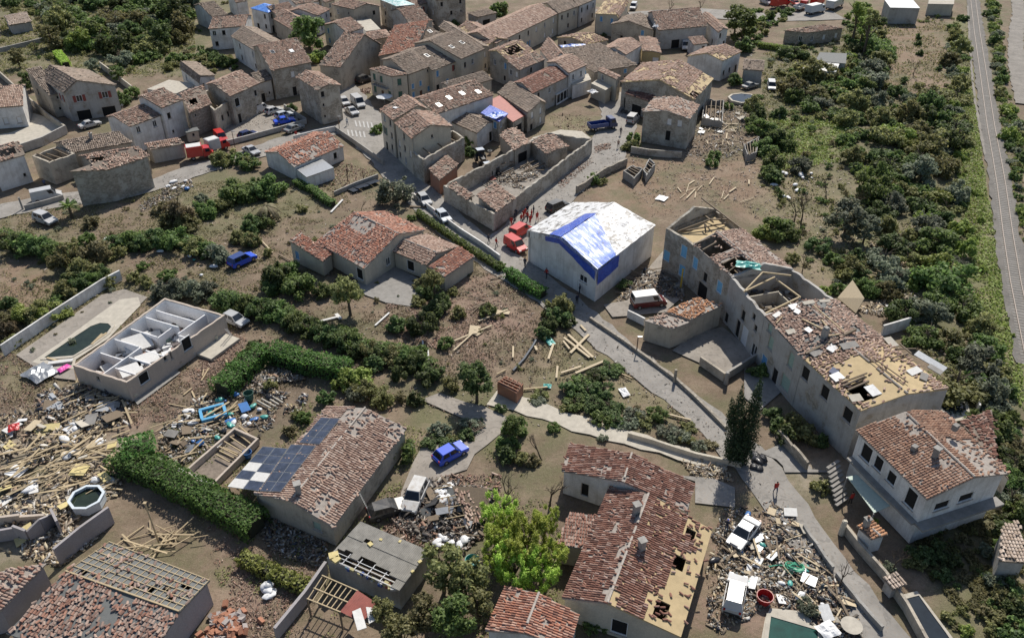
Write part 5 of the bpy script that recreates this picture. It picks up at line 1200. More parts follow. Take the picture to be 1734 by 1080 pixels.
# ------------------------------------------------------------------ solar panels
MT['cell'] = m_glass('solar_cells',(0.03,0.036,0.055),0.25)
def solar():
 D = HOUSES['solar']; pl = D['planes'][0]; th = D['th']; O = D['O']
 n_ = (pl[1] - pl[0]).cross(pl[-1] - pl[0]).normalized()
 if n_.z < 0: n_ = -n_
 def grid(c4,nc,nr,white=()):
  P = [on_plane(p,pl,.22) - O for p in c4]      # bl,br,tr,tl
  bl = lambda s_,t_: (P[0] * (1 - s_) + P[1] * s_) * (1 - t_) + (P[3] * (1 - s_) + P[2] * s_) * t_
  for x in range(nc):
   for y in range(nr):
    e_ = .012; q_ = [bl((x + e_) / nc,(y + e_) / nr),bl((x + 1 - e_) / nc,(y + e_) / nr),bl((x + 1 - e_) / nc,(y + 1 - e_) / nr),bl((x + e_) / nc,(y + 1 - e_) / nr)]
    mb = MB(); mb.add(q_ + [v - n_ * .05 for v in q_],[[0,1,2,3],[7,6,5,4],[0,4,5,1],[1,5,6,2],[2,6,7,3],[3,7,4,0]])
    w_ = (x,y) in white
    po = mb.build('solar_panel',MT['ivory' if w_ else 'metal'],th)
    if w_: po['label'] = 'whitened blank solar panel'
    else:
     cb = MB(); cc = sum(q_,Vector()) / 4; q2 = [cc + (v - cc) * .94 + n_ * .012 for v in q_]; cb.quad(*q2); cb.build('solar_cells',MT['cell'],po)
 grid([j(338,893),j(470,905),j(607,738),j(482,728)],2,4)
 grid([m(1490,100),n(75,130),j(265,932),j(100,918)],2,5,{(0,0),(0,2),(1,1)})
 grid([n(80,130),n(218,135),j(448,915),j(285,905)],2,5,set())
 mb = MB()
 for px in (m(1500,105),n(60,135),(410,800),(435,772)):
  p = on_plane(px,pl,.12) - O; mb.box((p.x,p.y,p.z / 2),(.1,.1,p.z)); mb.build('panel_support',MT['metal'],th); mb = MB()
solar()
# ------------------------------------------------------------------ battens of the bottom left roof
def battens():
 D = HOUSES['battens']; pl = D['planes'][1]; th = D['th']; O = D['O']
 bl = lambda s_,t_: ((pl[0] * (1 - s_) + pl[1] * s_) * (1 - t_) + (pl[3] * (1 - s_) + pl[2] * s_) * t_) - O
 n_ = (pl[1] - pl[0]).cross(pl[-1] - pl[0]).normalized()
 if n_.z < 0: n_ = -n_
 for t in range(7):
  mb = MB(); mb.bar(bl(0,t / 6 * .98 + .01) + n_ * .09,bl(1,t / 6 * .98 + .01) + n_ * .09,.07,.05,n_); mb.build('batten',MT['timber'],th)
 for s_ in range(19):
  mb = MB(); mb.bar(bl(s_ / 18 * .99 + .005,0) + n_ * .05,bl(s_ / 18 * .99 + .005,1) + n_ * .05,.06,.05,n_); mb.build('rafter',MT['timber'],th)
 mb = MB(); mb.bar(bl(0,1) + n_ * .12,bl(1,1) + n_ * .12,.14,.14); mb.build('ridge_beam',MT['timber'],th)
battens()
# ------------------------------------------------------------------ corrugated shed and frame below it
def corrug(p0,p1,p2,p3,pitch=.18,amp=.035):
 """sheet with waves running from the edge p0p1 to the edge p3p2"""
 mb = MB(); N = max(4,int((p1 - p0).length / pitch * 2)); n_ = (p1 - p0).cross(p3 - p0).normalized()
 for t in range(N + 1):
  s_ = t / N; dz = n_ * (amp if t % 2 else -amp)
  mb.v += [tuple(p0.lerp(p1,s_) + dz),tuple(p3.lerp(p2,s_) + dz)]
 for t in range(N): mb.f.append([2 * t,2 * t + 2,2 * t + 3,2 * t + 1]); mb.mi.append(0)
 return mb
def shed():
 C4 = [n(515,557),n(985,768),n(1180,512),n(735,322)]
 ruin('corrugated_shed','shed under grey corrugated sheets with a row of sheets missing','shed',*[C4[0],C4[1],C4[3]],2.75,P2=C4[2],wall='w_conc',th_=.2,broken=.02,floor='d_dirt',key='shed')
 D = HOUSES['shed']; th = D['th']; O = D['O']
 P = [U(p,2.95) - O for p in C4]
 bl = lambda s_,t_: (P[0] * (1 - s_) + P[1] * s_) * (1 - t_) + (P[3] * (1 - s_) + P[2] * s_) * t_
 rn = random.Random(8); nc = 9
 for r_,(t0,t1) in enumerate(((0.0,.22),(.20,.62),(.60,1.0))):
  for x in range(nc):
   s0,s1 = x / nc,(x + 1.04) / nc
   if r_ == 0 and x < nc - 1: continue
   t0b = t0 + (rn.choice((0,.07,.12)) if r_ == 1 and x < 7 else 0)
   if r_ == 2 and x == 2: t0b = .7
   up = Vector((0,0,.05 * r_ + rn.uniform(0,.02)))
   mb = corrug(bl(s0,t0b) + up,bl(s1,t0b) + up,bl(s1,t1) + up,bl(s0,t1) + up); mb.build('roof_sheet',MT['fibro'],th)
 for t_ in (.02,.12,.2):
  mb = MB(); mb.bar(bl(0,t_) + Vector((0,0,-.06)),bl(1,t_) + Vector((0,0,-.06)),.06,.06); mb.build('purlin',MT['metal'],th)
 for s_ in (.2,.37,.55,.73):
  mb = MB(); mb.bar(bl(s_,0) + Vector((0,0,-.12)),bl(s_,.3) + Vector((0,0,-.12)),.08,.08); mb.build('rafter',MT['metal'],th)
 mb = MB(); rn = random.Random(3)
 for _ in range(26):
  s_,t_ = rn.random(),rn.choice((rn.uniform(0,.1),rn.uniform(.9,1)) if rn.random() < .4 else (rn.uniform(0.02,.1),))
  p = bl(.05 + s_ * .9,t_ * .5); mb.box((p.x,p.y,2.3 + rn.random() * .5),(rn.uniform(.2,.6),rn.uniform(.2,.5),.25),rn.random() * 3)
 tag(mb.build('stored_junk',MT['junk'],th),kind='stuff')
 for ii,(s_,t_,sx) in enumerate(((.05,.1,.9),(.12,.04,.7),(1.0,.45,.3),(1.0,.7,.35),(1.0,.9,.4),(.62,.93,.3),(.4,.8,.3),(.33,.62,.5))):
  p = bl(s_,t_); mb = MB(); mb.box((p.x,p.y,3.02),(sx,sx * .8,.25),s_ * 7); mb.build('insulation',MT['insul'],th)
 th2 = thing('timber_frame_lean_to','open timber roof frame with red metal sheets below the corrugated shed','lean-to',tuple(U(n(385,830))))
 O2 = th2.location.copy()
 Qc = [n(388,830),n(600,915),n(715,770),n(490,672)]
 P = [U(p,2.4) - O2 for p in Qc]
 bl = lambda s_,t_: (P[0] * (1 - s_) + P[1] * s_) * (1 - t_) + (P[3] * (1 - s_) + P[2] * s_) * t_
 for s_ in np.linspace(0,1,8):
  mb = MB(); mb.bar(bl(s_,0),bl(s_,1),.08,.12); mb.build('rafter',MT['timber'],th2)
 for t_ in (0.02,.45,.98):
  mb = MB(); mb.bar(bl(-.02,t_) + Vector((0,0,.1)),bl(1.02,t_) + Vector((0,0,.1)),.1,.08); mb.build('purlin',MT['timber'],th2)
 for s_,t_ in ((0,0),(1,0),(1,1),(0,1)):
  p = bl(s_,t_); mb = MB(); mb.box((p.x,p.y,p.z / 2),(.15,.15,p.z)); mb.build('post',MT['oldwood'],th2)
 ends = [n(600,905),n(740,975),n(860,870),n(715,775)]
 E = [U(p,2.5) - O2 for p in ends]; be = lambda s_,t_: (E[0] * (1 - s_) + E[1] * s_) * (1 - t_) + (E[3] * (1 - s_) + E[2] * s_) * t_
 for x in range(4):
  mb = corrug(be(x / 4,0),be((x + 1.03) / 4,0),be((x + 1.03) / 4,1) + Vector((0,0,.2)),be(x / 4,1) + Vector((0,0,.2)),.2,.02); mb.build('roof_sheet',MT['sheetred'],th2)
 for (p4,z_) in (([n(680,905),n(735,880),n(775,1010),n(715,1030)],2.75),([n(770,875),n(850,880),n(835,960),n(790,985)],2.65)):
  mb = MB(); Q_ = [U(p,z_) - O2 for p in p4]; mb.add(Q_ + [v - Vector((0,0,.06)) for v in Q_],[[0,1,2,3],[7,6,5,4],[0,4,5,1],[1,5,6,2],[2,6,7,3],[3,7,4,0]]); mb.build('loose_sheet',MT['ivory'],th2)
 wall_line('dark retaining wall of the yard beside the timber frame',[n(190,1085),n(385,845),n(520,650)],1.6,'w_lav',.3)
MT['junk'] = m_island('mixed_junk',[(.5,.5,.5),(.05,.1,.3),(.55,.5,.4),(.02,.02,.02),(.35,.08,.06),(.1,.25,.35),(.6,.6,.6),(.3,.22,.14),(.45,.4,.2)])
shed()
# ------------------------------------------------------------------ details of the right villa
def villa_extra():
 D = HOUSES['rightvilla']; th = D['th']; O = D['O']; wc = D['wc']
 Z = Vector((0,0,1))
 for ei,w_ in ((0,1.1),(3,.7)):
  p,r_ = wc[ei],wc[(ei + 1) % 4]; ex = (r_ - p); L = ex.length; ex.normalize(); out = ex.cross(Z)
  mb = MB(); mb.box((p + r_) / 2 + out * (w_ / 2 + .01) + Z * 3.0 - O,(L + (.7 if ei == 0 else 0),w_,.22),math.atan2(ex.y,ex.x)); mb.build('balcony_slab',MT['concg'],th)
 p,r_ = wc[3],wc[0]; ex = (r_ - p).normalized(); out = ex.cross(Z); L = (r_ - p).length
 Q_ = [U(v,2.7) - O for v in (q(640,25),q(805,248),q(905,205),q(700,12))]
 mb = MB(); mb.add(Q_ + [v - Z * .08 for v in Q_],[[0,1,2,3],[7,6,5,4],[0,4,5,1],[1,5,6,2],[2,6,7,3],[3,7,4,0]]); mb.build('awning',MT['awn'],th)
 for v in Q_[:2]:
  mb = MB(); mb.box((v.x,v.y,1.3),(.12,.12,2.6)); mb.build('post',MT['metal'],th)
 mb = MB()
 for t in range(9): mb.box(U(q(530 + t * 9,20 + t * 21)) - O + Z * (1.7 - t * .18),(2.0,.34,.16),.62)
 mb.build('outdoor_steps',MT['concg'],th)
 pl = D['planes'][0]
 for px in (l(1050,885),l(1305,755)):
  v = on_plane(px,pl if px[1] > 740 else pl) - O; mb = MB(); mb.box(v + Z * .25,(.6,.5,.7),.6); mb.build('roof_vent',MT['concg'],th)
 v = on_plane(l(1180,930),pl) - O; mb = MB(); mb.box(v + Z * .5,(.5,.5,1.4),.6); mb.box(v + Z * 1.25,(.7,.7,.1),.6); mb.build('chimney',MT['w_conc'],th)
MT['awn'] = m_simple('pale_green_awning',(.42,.50,.43),.6,var=.15)
villa_extra()
for hk,px,pi in (('orange',o(950,500),1),('orange',o(915,265),0),('solar',n(330,130),1)):
 D = HOUSES[hk]; v = on_plane(px,D['planes'][pi]) - D['O']; mb = MB(); mb.box(v + Vector((0,0,.5)),(.55,.55,1.5),.4); mb.box(v + Vector((0,0,1.28)),(.75,.75,.1),.4); mb.build('chimney',MT['w_conc'],D['th'])
# ------------------------------------------------------------------ pools
def pool(label,pts,mat,z=.16,cop='conc',cw=.5):
 P = [U(p) for p in pts]; O = sum(P,Vector()) / len(P)
 th = thing('swimming_pool',label,'pool',tuple(O))
 mb = MB(); mb.quad(*[v - O + Vector((0,0,z - .06)) for v in P]); me = mb.mesh('water',MT[mat])
 if me.polygons[0].normal.z < 0: me.flip_normals()
 link('water',me,th)
 mb = MB(); N = len(P)
 for t in range(N):
  A_,B_ = P[t] - O,P[(t + 1) % N] - O; oa,ob_ = A_ * (1 + cw / max(A_.length,.1)),B_ * (1 + cw / max(B_.length,.1)); zz = Vector((0,0,z))
  mb.add([A_,B_,ob_,oa,A_ + zz,B_ + zz,ob_ + zz,oa + zz],[[4,5,6,7],[0,1,5,4],[2,3,7,6]])
 mb.build('coping',MT[cop],th); return th
pool('long dark green pool with rounded end and floating timbers beside the roofless bungalow',[t6(192,515),t6(320,505),t6(400,455),t6(462,410),t6(484,380),t6(470,366),t6(435,364),t6(395,378),t6(300,440)],'pool')
pool('teal green rectangular pool at the bottom edge right of the white car',[q(165,895),q(455,980),q(455,1100),q(140,1100)],'poolteal')
pool('dark covered pool with arched end beside the lane at the bottom right',[q(985,790),q(1080,765),q(1140,850),q(1250,1000),q(1330,1120),q(1200,1120),q(1090,960)],'pooldark')
pool('small dark blue pool behind the long ruin near the railway',[l(1225,565),l(1365,598),l(1380,678),l(1290,700),l(1215,620)],'pooldark')
pool('round dark garden pool with pale rim at the upper right',[c(1525,650),c(1545,672),c(1600,685),c(1660,680),c(1697,655),c(1660,635),c(1600,628),c(1545,635)],'pooldark',.6)
def octo():
 p = U(m(582,205)); th = thing('octagonal_pool','white octagonal above ground pool with murky water','pool',tuple(p))
 R = 1.75; hh = 1.05
 for t in range(8):
  t0,t1 = (t + .5) * math.pi / 4,(t + 1.5) * math.pi / 4
  mb = MB(); A_,B_ = Vector((math.cos(t0),math.sin(t0),0)) * R,Vector((math.cos(t1),math.sin(t1),0)) * R
  mb.add([A_,B_,B_ * .96,A_ * .96] + [v + Vector((0,0,hh)) for v in (A_,B_,B_ * .96,A_ * .96)],BOXQ); mb.build('wall_panel',MT['ltw'],th)
  mb = MB(); zz = Vector((0,0,hh)); mb.add([A_ * 1.05 + zz,B_ * 1.05 + zz,B_ * .88 + zz,A_ * .88 + zz] + [v + Vector((0,0,hh + .07)) for v in (A_ * 1.05,B_ * 1.05,B_ * .88,A_ * .88)],BOXQ); mb.build('rim',MT['ltw'],th)
 mb = MB(); mb.quad(*[Vector((math.cos((t + .5) * math.pi / 4) * R * .95,math.sin((t + .5) * math.pi / 4) * R * .95,.7)) for t in range(8)]); mb.build('water',MT['pool'],th)
BOXQ = [[3,2,1,0],[4,5,6,7],[0,1,5,4],[1,2,6,5],[2,3,7,6],[3,0,4,7]]
MT['ltw'] = m_simple('pale_blue_white_liner',(.62,.68,.72),.5,var=.1)
octo()
# ------------------------------------------------------------------ walls
wl = wall_line
wl('low white wall with hedge along the road below the red tiled villa',[f(1085,290),f(1240,410),f(1390,520),f(1530,610),f(1645,695)],.9,'w_white',.25)
wl('low stone wall with posts edging the lane opposite the courtyard',[k(615,85),k(830,230),k(1010,360),k(1170,480),k(1290,590),k(1400,700),k(1500,800)],.55,'w_stone',.35,ragged=.15)
wl('low yellowish wall between the fallen trees and the upper red wing',[k(860,845),k(1020,890),k(1140,930),k(1300,980),k(1600,1045)],.7,'w_cream',.3)
wl('long pale wall slanting behind the dark green pool',[(8,602),(98,541),(178,489),(207,474)],1.7,'w_white',.25)
wl('garden wall dropping past the red shuttered house to the terrace',[a(-20,480),a(100,590),a(310,775),a(440,868)],1.5,'w_tan',.3)
wl('retaining wall along the front of the pale terrace',[a(440,872),a(290,950),a(140,1000)],1.8,'w_grey',.3)
wl('pink capped wall behind the red shuttered house',[a(660,445),a(780,535),a(870,605)],1.6,'w_cream',.25)
wl('long low wall along the lower side of the car park',[b(-160,955),b(0,915),b(200,860),b(382,808)],1.0,'w_grey',.3)
wl('wall climbing the upper corner of the car park',[b(382,805),b(310,760),b(240,712)],1.1,'w_conc',.3)
wl('white garden wall round the low house with sunken red roof',[b(300,920),b(440,885),b(572,857)],1.1,'w_white',.25)
wl('garden wall running down the road beside the low white house',[b(575,858),b(680,930),b(780,1000),b(885,1080)],1.0,'w_conc',.25)
wl('grey parapet of the fallen metal fence above the villa garden',[f(565,275),f(700,215),f(850,160)],.8,'w_conc',.25)
wl('low wall at the right of the lane before the garden of the long ruin',[l(205,805),l(290,905),l(385,1010)],1.4,'w_stone',.3,ragged=.3)
wl('lane wall with square gate pillar below the orange hut',[q(600,350),q(700,480),q(860,660),q(990,850),q(1120,1090)],1.2,'w_tan',.3)
wl('broken low wall along the left side of the bottom lane',[q(365,350),q(450,470),q(545,610)],.7,'w_conc',.3,ragged=.3)
wl('lower stretch of pale wall along the left of the bottom lane',[q(570,640),q(720,830),q(850,980)],.7,'w_conc',.3,ragged=.2)
wl('stub wall of the courtyard in front of the white doors',[k(1330,375),k(1410,430),k(1488,485)],1.3,'w_tan',.3)
wl('courtyard wall running back to the long ruin',[k(1492,478),k(1600,410),k(1690,352)],1.2,'w_conc',.3)
wl('low white wall beside the rubble roofed garage',[k(858,65),k(920,95),k(968,120)],1.2,'w_white',.25)
wl('stone wall of the vegetable plots along the sloping road',[g(525,262),g(620,200),g(720,135),g(850,78)],1.5,'w_stone',.4,ragged=.3)
wl('grey front wall below the blank grey house',[c(880,1000),c(1000,1020),c(1210,1035)],1.4,'w_stonegrey',.3)
wl('low wall at the far left beside the white van',[e(165,370),e(300,335),e(420,300)],.9,'w_conc',.25)
wl('stone wall below the woods at the top left',[a(0,345),a(150,310),a(290,275)],1.2,'w_conc',.4)
wl('white fence wall of the garden by the railway',[l(1385,350),l(1420,480),l(1445,650)],1.1,'w_white',.2)
wl('pink wall stump beside the bottom left wreckage',[m(-10,450),m(120,428),m(200,450)],2.0,'w_lav',.25,ragged=.6)
wl('curved lavender wall fragment with a gap at the bottom left',[m(205,452),m(300,400),m(372,330),m(412,412)],2.2,'w_lav',.25,ragged=.8)
wl('tall slanting lavender wall slab above the battened roof',[m(395,600),m(560,460),m(745,325)],2.3,'w_lav',.28)
wl('dark red topped wall stub left of the octagonal pool',[m(0,335),m(150,325),m(305,315)],1.2,'w_pink',.3,ragged=.3)
wl('short white wall behind the long ruin with a fallen panel',[l(845,180),l(1012,130)],1.8,'w_white',.25)
# ------------------------------------------------------------------ plants
def leaf_mesh(name,nl,ls,blobs,mat,seed,asp=1.6,shell=.55,updown=.6):
 """diamond leaf clumps spread through ellipsoids [(x,y,z,rx,ry,rz)]"""
 rg = np.random.RandomState(seed)
 B = np.array(blobs,float); vol = (B[:,3] * B[:,4] * B[:,5]) ** .75; bi = rg.choice(len(B),nl,p=vol / vol.sum())
 dv = rg.normal(size=(nl,3)); dv /= np.linalg.norm(dv,axis=1)[:,None]
 rr = shell + (1 - shell) * rg.rand(nl); rr[rg.rand(nl) < .25] *= .6; rr += rg.normal(0,.06,nl)
 ctr = B[bi,:3] + dv * rr[:,None] * B[bi,3:] * (1 + .22 * rg.normal(size=(nl,1)) * (rg.rand(nl,1) < .3))
 nrm = dv * .8 + rg.normal(size=(nl,3)) * .7 + np.array([0,0,updown]); nrm /= np.linalg.norm(nrm,axis=1)[:,None]
 t1 = np.cross(nrm,rg.normal(size=(nl,3))); t1 /= np.linalg.norm(t1,axis=1)[:,None]; t2 = np.cross(nrm,t1)
 sz = ls * (.6 + .8 * rg.rand(nl))[:,None]
 V = np.stack([ctr - t1 * sz,ctr - t2 * sz / asp + nrm * sz * .15,ctr + t1 * sz,ctr + t2 * sz / asp + nrm * sz * .15],1)
 return npmesh(name,V.reshape(-1,3),np.arange(nl * 4).reshape(-1,4),mat)
def blobs_for(shape,seed):
 rg = random.Random(seed); bl = []
 if shape == 'bush':
  for _ in range(22):
   an,rr = rg.random() * 6.28,rg.random() ** .6 * .8
   s_ = rg.uniform(.12,.38); bl.append((math.cos(an) * rr,math.sin(an) * rr,rg.uniform(.15,1.0) * (1.1 - rr * .5),s_,s_ * rg.uniform(.7,1.2),s_ * .9))
 elif shape == 'tree':
  for _ in range(34):
   an,rr = rg.random() * 6.28,rg.random() ** .5 * .82; z_ = rg.uniform(-.6,.8)
   s_ = rg.uniform(.1,.36); bl.append((math.cos(an) * rr * (1 - abs(z_) * .35),math.sin(an) * rr * (1 - abs(z_) * .35),z_,s_,s_,s_ * .8))
 elif shape == 'plume':
  for _ in range(60):
   an,rr = rg.random() * 6.28,rg.random() ** .5 * .9; z_ = rg.uniform(-.8,.9) * (1 - rr * .3)
   s_ = rg.uniform(.07,.2); bl.append((math.cos(an) * rr,math.sin(an) * rr,z_,s_,s_,s_ * 1.9))
 elif shape == 'wide':
  for _ in range(14):
   an,rr = rg.random() * 6.28,rg.random() ** .5 * .8
   s_ = rg.uniform(.18,.36); bl.append((math.cos(an) * rr,math.sin(an) * rr,rg.uniform(.1,.5),s_ * 1.2,s_,s_ * .7))
 return bl
CR = {}
def crown(shape,mat,v,big):
 key = (shape,mat,v,big)
 if key not in CR:
  sd = (hash_(shape) * 31 + hash_(mat) * 7 + v * 101 + big) % 9973
  nl,ls = ((3800,.072) if big else (1150,.122))
  if mat in ('l_dry','l_grey','l_olive'): nl = int(nl * .75)
  if shape == 'plume': nl,ls = 8000,.055
  CR[key] = leaf_mesh('foliage',nl,ls,blobs_for(shape,sd),MT[mat],sd,*((3.2,.3,.3) if shape == 'plume' else (1.6,.45,.6)))
 return CR[key]
def hash_(s_): return sum(ord(ch) * (ii + 3) for ii,ch in enumerate(s_))
def stem_mesh(seed,tall):
 rg = random.Random(seed); mb = MB()
 mb.tube([(0,0,-.05),(rg.uniform(-.03,.03),rg.uniform(-.03,.03),.45),(rg.uniform(-.08,.08),rg.uniform(-.08,.08),1.0)],[.075,.05,.03] if tall else [.05,.035,.02],6)
 for _ in range(7):
  an = rg.random() * 6.28; z0 = rg.uniform(.3,.8); ln = rg.uniform(.3,.6)
  mb.tube([(0,0,z0),(math.cos(an) * ln * .5,math.sin(an) * ln * .5,z0 + ln * .5),(math.cos(an) * ln,math.sin(an) * ln,z0 + ln * .75)],[.03,.018,.006],4,False)
 return mb.mesh('trunk',MT['bark'])
STEMS = [stem_mesh(s_,s_ > 2) for s_ in range(6)]
RV = random.Random(77)
def sc_at(py): return .01272 * (py + 411)
GL = {'l_green': 'green','l_dark': 'dark green','l_olive': 'olive green','l_grey': 'grey green','l_yel': 'bright yellow green','l_dry': 'dry brown','l_lime': 'lime green','l_hedge': 'leafy green'}
LM = [((0,40),'the top left shed'),(a(600,150),'the top left wood path'),(a(1000,150),'the middle of the wood'),(a(1250,300),'the right end of the wood'),(a(450,400),'the lime hedge block'),(a(750,500),'the pink capped wall'),(a(1300,420),'the white roof terrace'),(a(300,250),'the dry plot track'),(d(100,150),'the top square'),(d(280,120),'the fire lorries'),(d(420,190),'the streaked red roof'),(d(500,410),'the white low building'),(d(700,150),'the poplars'),(d(1000,60),'the grey warehouse'),(d(1000,300),'the brown field'),(d(1050,560),'the lower end of the brown field'),(d(1380,100),'the upper railway bend'),(d(1380,400),'the railway opposite the brown field'),(d(1420,800),'the railway below the brown field'),(d(500,700),'the round garden pool'),(d(450,850),'the bright grass patch'),(d(800,750),'the middle of the scrub belt'),(d(1100,850),'the scrub belt below the field'),
      (h(300,100),'the white scraps'),(h(350,350),'the grey bare tree'),(h(640,420),'the grey green olives'),(h(950,200),'the scrub above the olives'),(h(1100,450),'the scrub right of the olives'),(h(1450,300),'the railway level with the wrapped house'),(h(900,650),'the splintered timber'),(h(1250,750),'the railway level with the long ruin'),(h(660,880),'the leaning roof panel'),(l(1100,100),'the back of the long ruin'),(l(1350,350),'the small dark blue pool'),(l(1550,500),'the wild slope by the villa'),(l(1650,800),'the villa back corner'),(q(1650,100),'the villa right corner'),(q(1600,450),'the tiled roof corner'),(q(1650,900),'the bottom right corner'),(q(1250,500),'the shaded villa yard'),(d(1560,100),'the gravel track top'),(d(1600,400),'the gravel track bend'),(d(1640,800),'the gravel track end')]
LMW = [(U(p),nm) for p,nm in LM]
def near_to(x,y): return min(LMW,key=lambda q_: (q_[0].x - x) ** 2 + (q_[0].y - y) ** 2)[1]
SIZE = lambda r_: 'small' if r_ < 1.3 else 'medium' if r_ < 2.2 else 'large' if r_ < 3.3 else 'huge'
PLANTS = []
def bush(px,rz_,mat,label=None,group=None,shape='bush',hs=1.0):
 """rz_ radius in the enlarged view"""
 r_ = max(.45,rz_ / K1 / sc_at(px[1])); p = U(px,r_ * .55 * hs)
 add_plant(p.x,p.y,r_ * 1.08,mat,label if label.startswith('small') else SIZE(r_) + ' ' + label,group,shape,hs)
def add_plant(x,y,r_,mat,label,group,shape,hs=1.0,cover=False):
 PLANTS.append(dict(x=x,y=y,r=r_,mat=mat,label=label,group=group,shape=shape,v=RV.randrange(3),rz=RV.random() * 6.28,cover=cover,
                       sc=(r_ * RV.uniform(.9,1.2),r_ * RV.uniform(.9,1.15),r_ * hs * RV.uniform(.85,1.15)),st=RV.randrange(3)))
def build_plants(keep=290):
 L_ = sorted(PLANTS,key=lambda q_: -(0 if q_['cover'] else q_['r'] / math.sqrt(q_['x'] ** 2 + q_['y'] ** 2 + H * H)))
 for q_ in L_[:keep]:
  t = thing('bush',q_['label'],'bush',(q_['x'],q_['y'],-.05),q_['rz'],q_['group'])
  fo = link('foliage',crown(q_['shape'],q_['mat'],q_['v'],q_['r'] > 1.7),t); fo.scale = q_['sc']
  st = link('stem',STEMS[q_['st']],t); st.scale = (q_['r'],q_['r'],q_['r'] * .8)
 Vs,Qs,Ms,mats,k0 = [],[],[],[],0
 for q_ in L_[keep:]:
  me = crown(q_['shape'],q_['mat'],q_['v'],False); n_ = len(me.vertices); V = np.empty(n_ * 3,np.float32); me.vertices.foreach_get('co',V); V = V.reshape(-1,3) * np.array(q_['sc'])
  if q_['cover']: V = V[:len(V) // 8 * 4]
  n_ = len(V)
  ca,sa = math.cos(q_['rz']),math.sin(q_['rz'])
  V = np.stack([V[:,0] * ca - V[:,1] * sa + q_['x'],V[:,0] * sa + V[:,1] * ca + q_['y'],V[:,2] - .05],1)
  if q_['mat'] not in mats: mats.append(q_['mat'])
  Vs.append(V); Qs.append(np.arange(n_).reshape(-1,4) + k0); Ms.append(np.full(n_ // 4,mats.index(q_['mat']),np.int32)); k0 += n_
 if Vs:
  me = npmesh('undergrowth',np.concatenate(Vs),np.concatenate(Qs),None)
  for mm in mats: me.materials.append(MT[mm])
  me.polygons.foreach_set('material_index',np.concatenate(Ms))
  tag(link('undergrowth',me),'low undergrowth and the smaller far bushes',kind='stuff')
def tree(px,rz_,mat,hgt,label,group=None,name='tree',lean=0.0,shape='tree',tz=None):
 """px: centre of the crown, hgt: top of the crown in metres"""
 r_ = rz_ / K1 / sc_at(px[1]); cz = hgt - r_ * .8; p = U(px,cz)
 t = thing(name,label,'tree',(p.x,p.y,-.05),RV.random() * 6.28,group)
 fo = link('crown',crown(shape,mat,RV.randrange(3),True),t,(0,0,cz)); fo.scale = (r_,r_,r_ * RV.uniform(.85,1.05))
 st = link('trunk',STEMS[3 + RV.randrange(3)],t); st.scale = (hgt * .55,hgt * .55,hgt * .82)
 return t
G,D_,O_,GR,Y_,DR,LI = 'l_green','l_dark','l_olive','l_grey','l_yel','l_dry','l_lime'
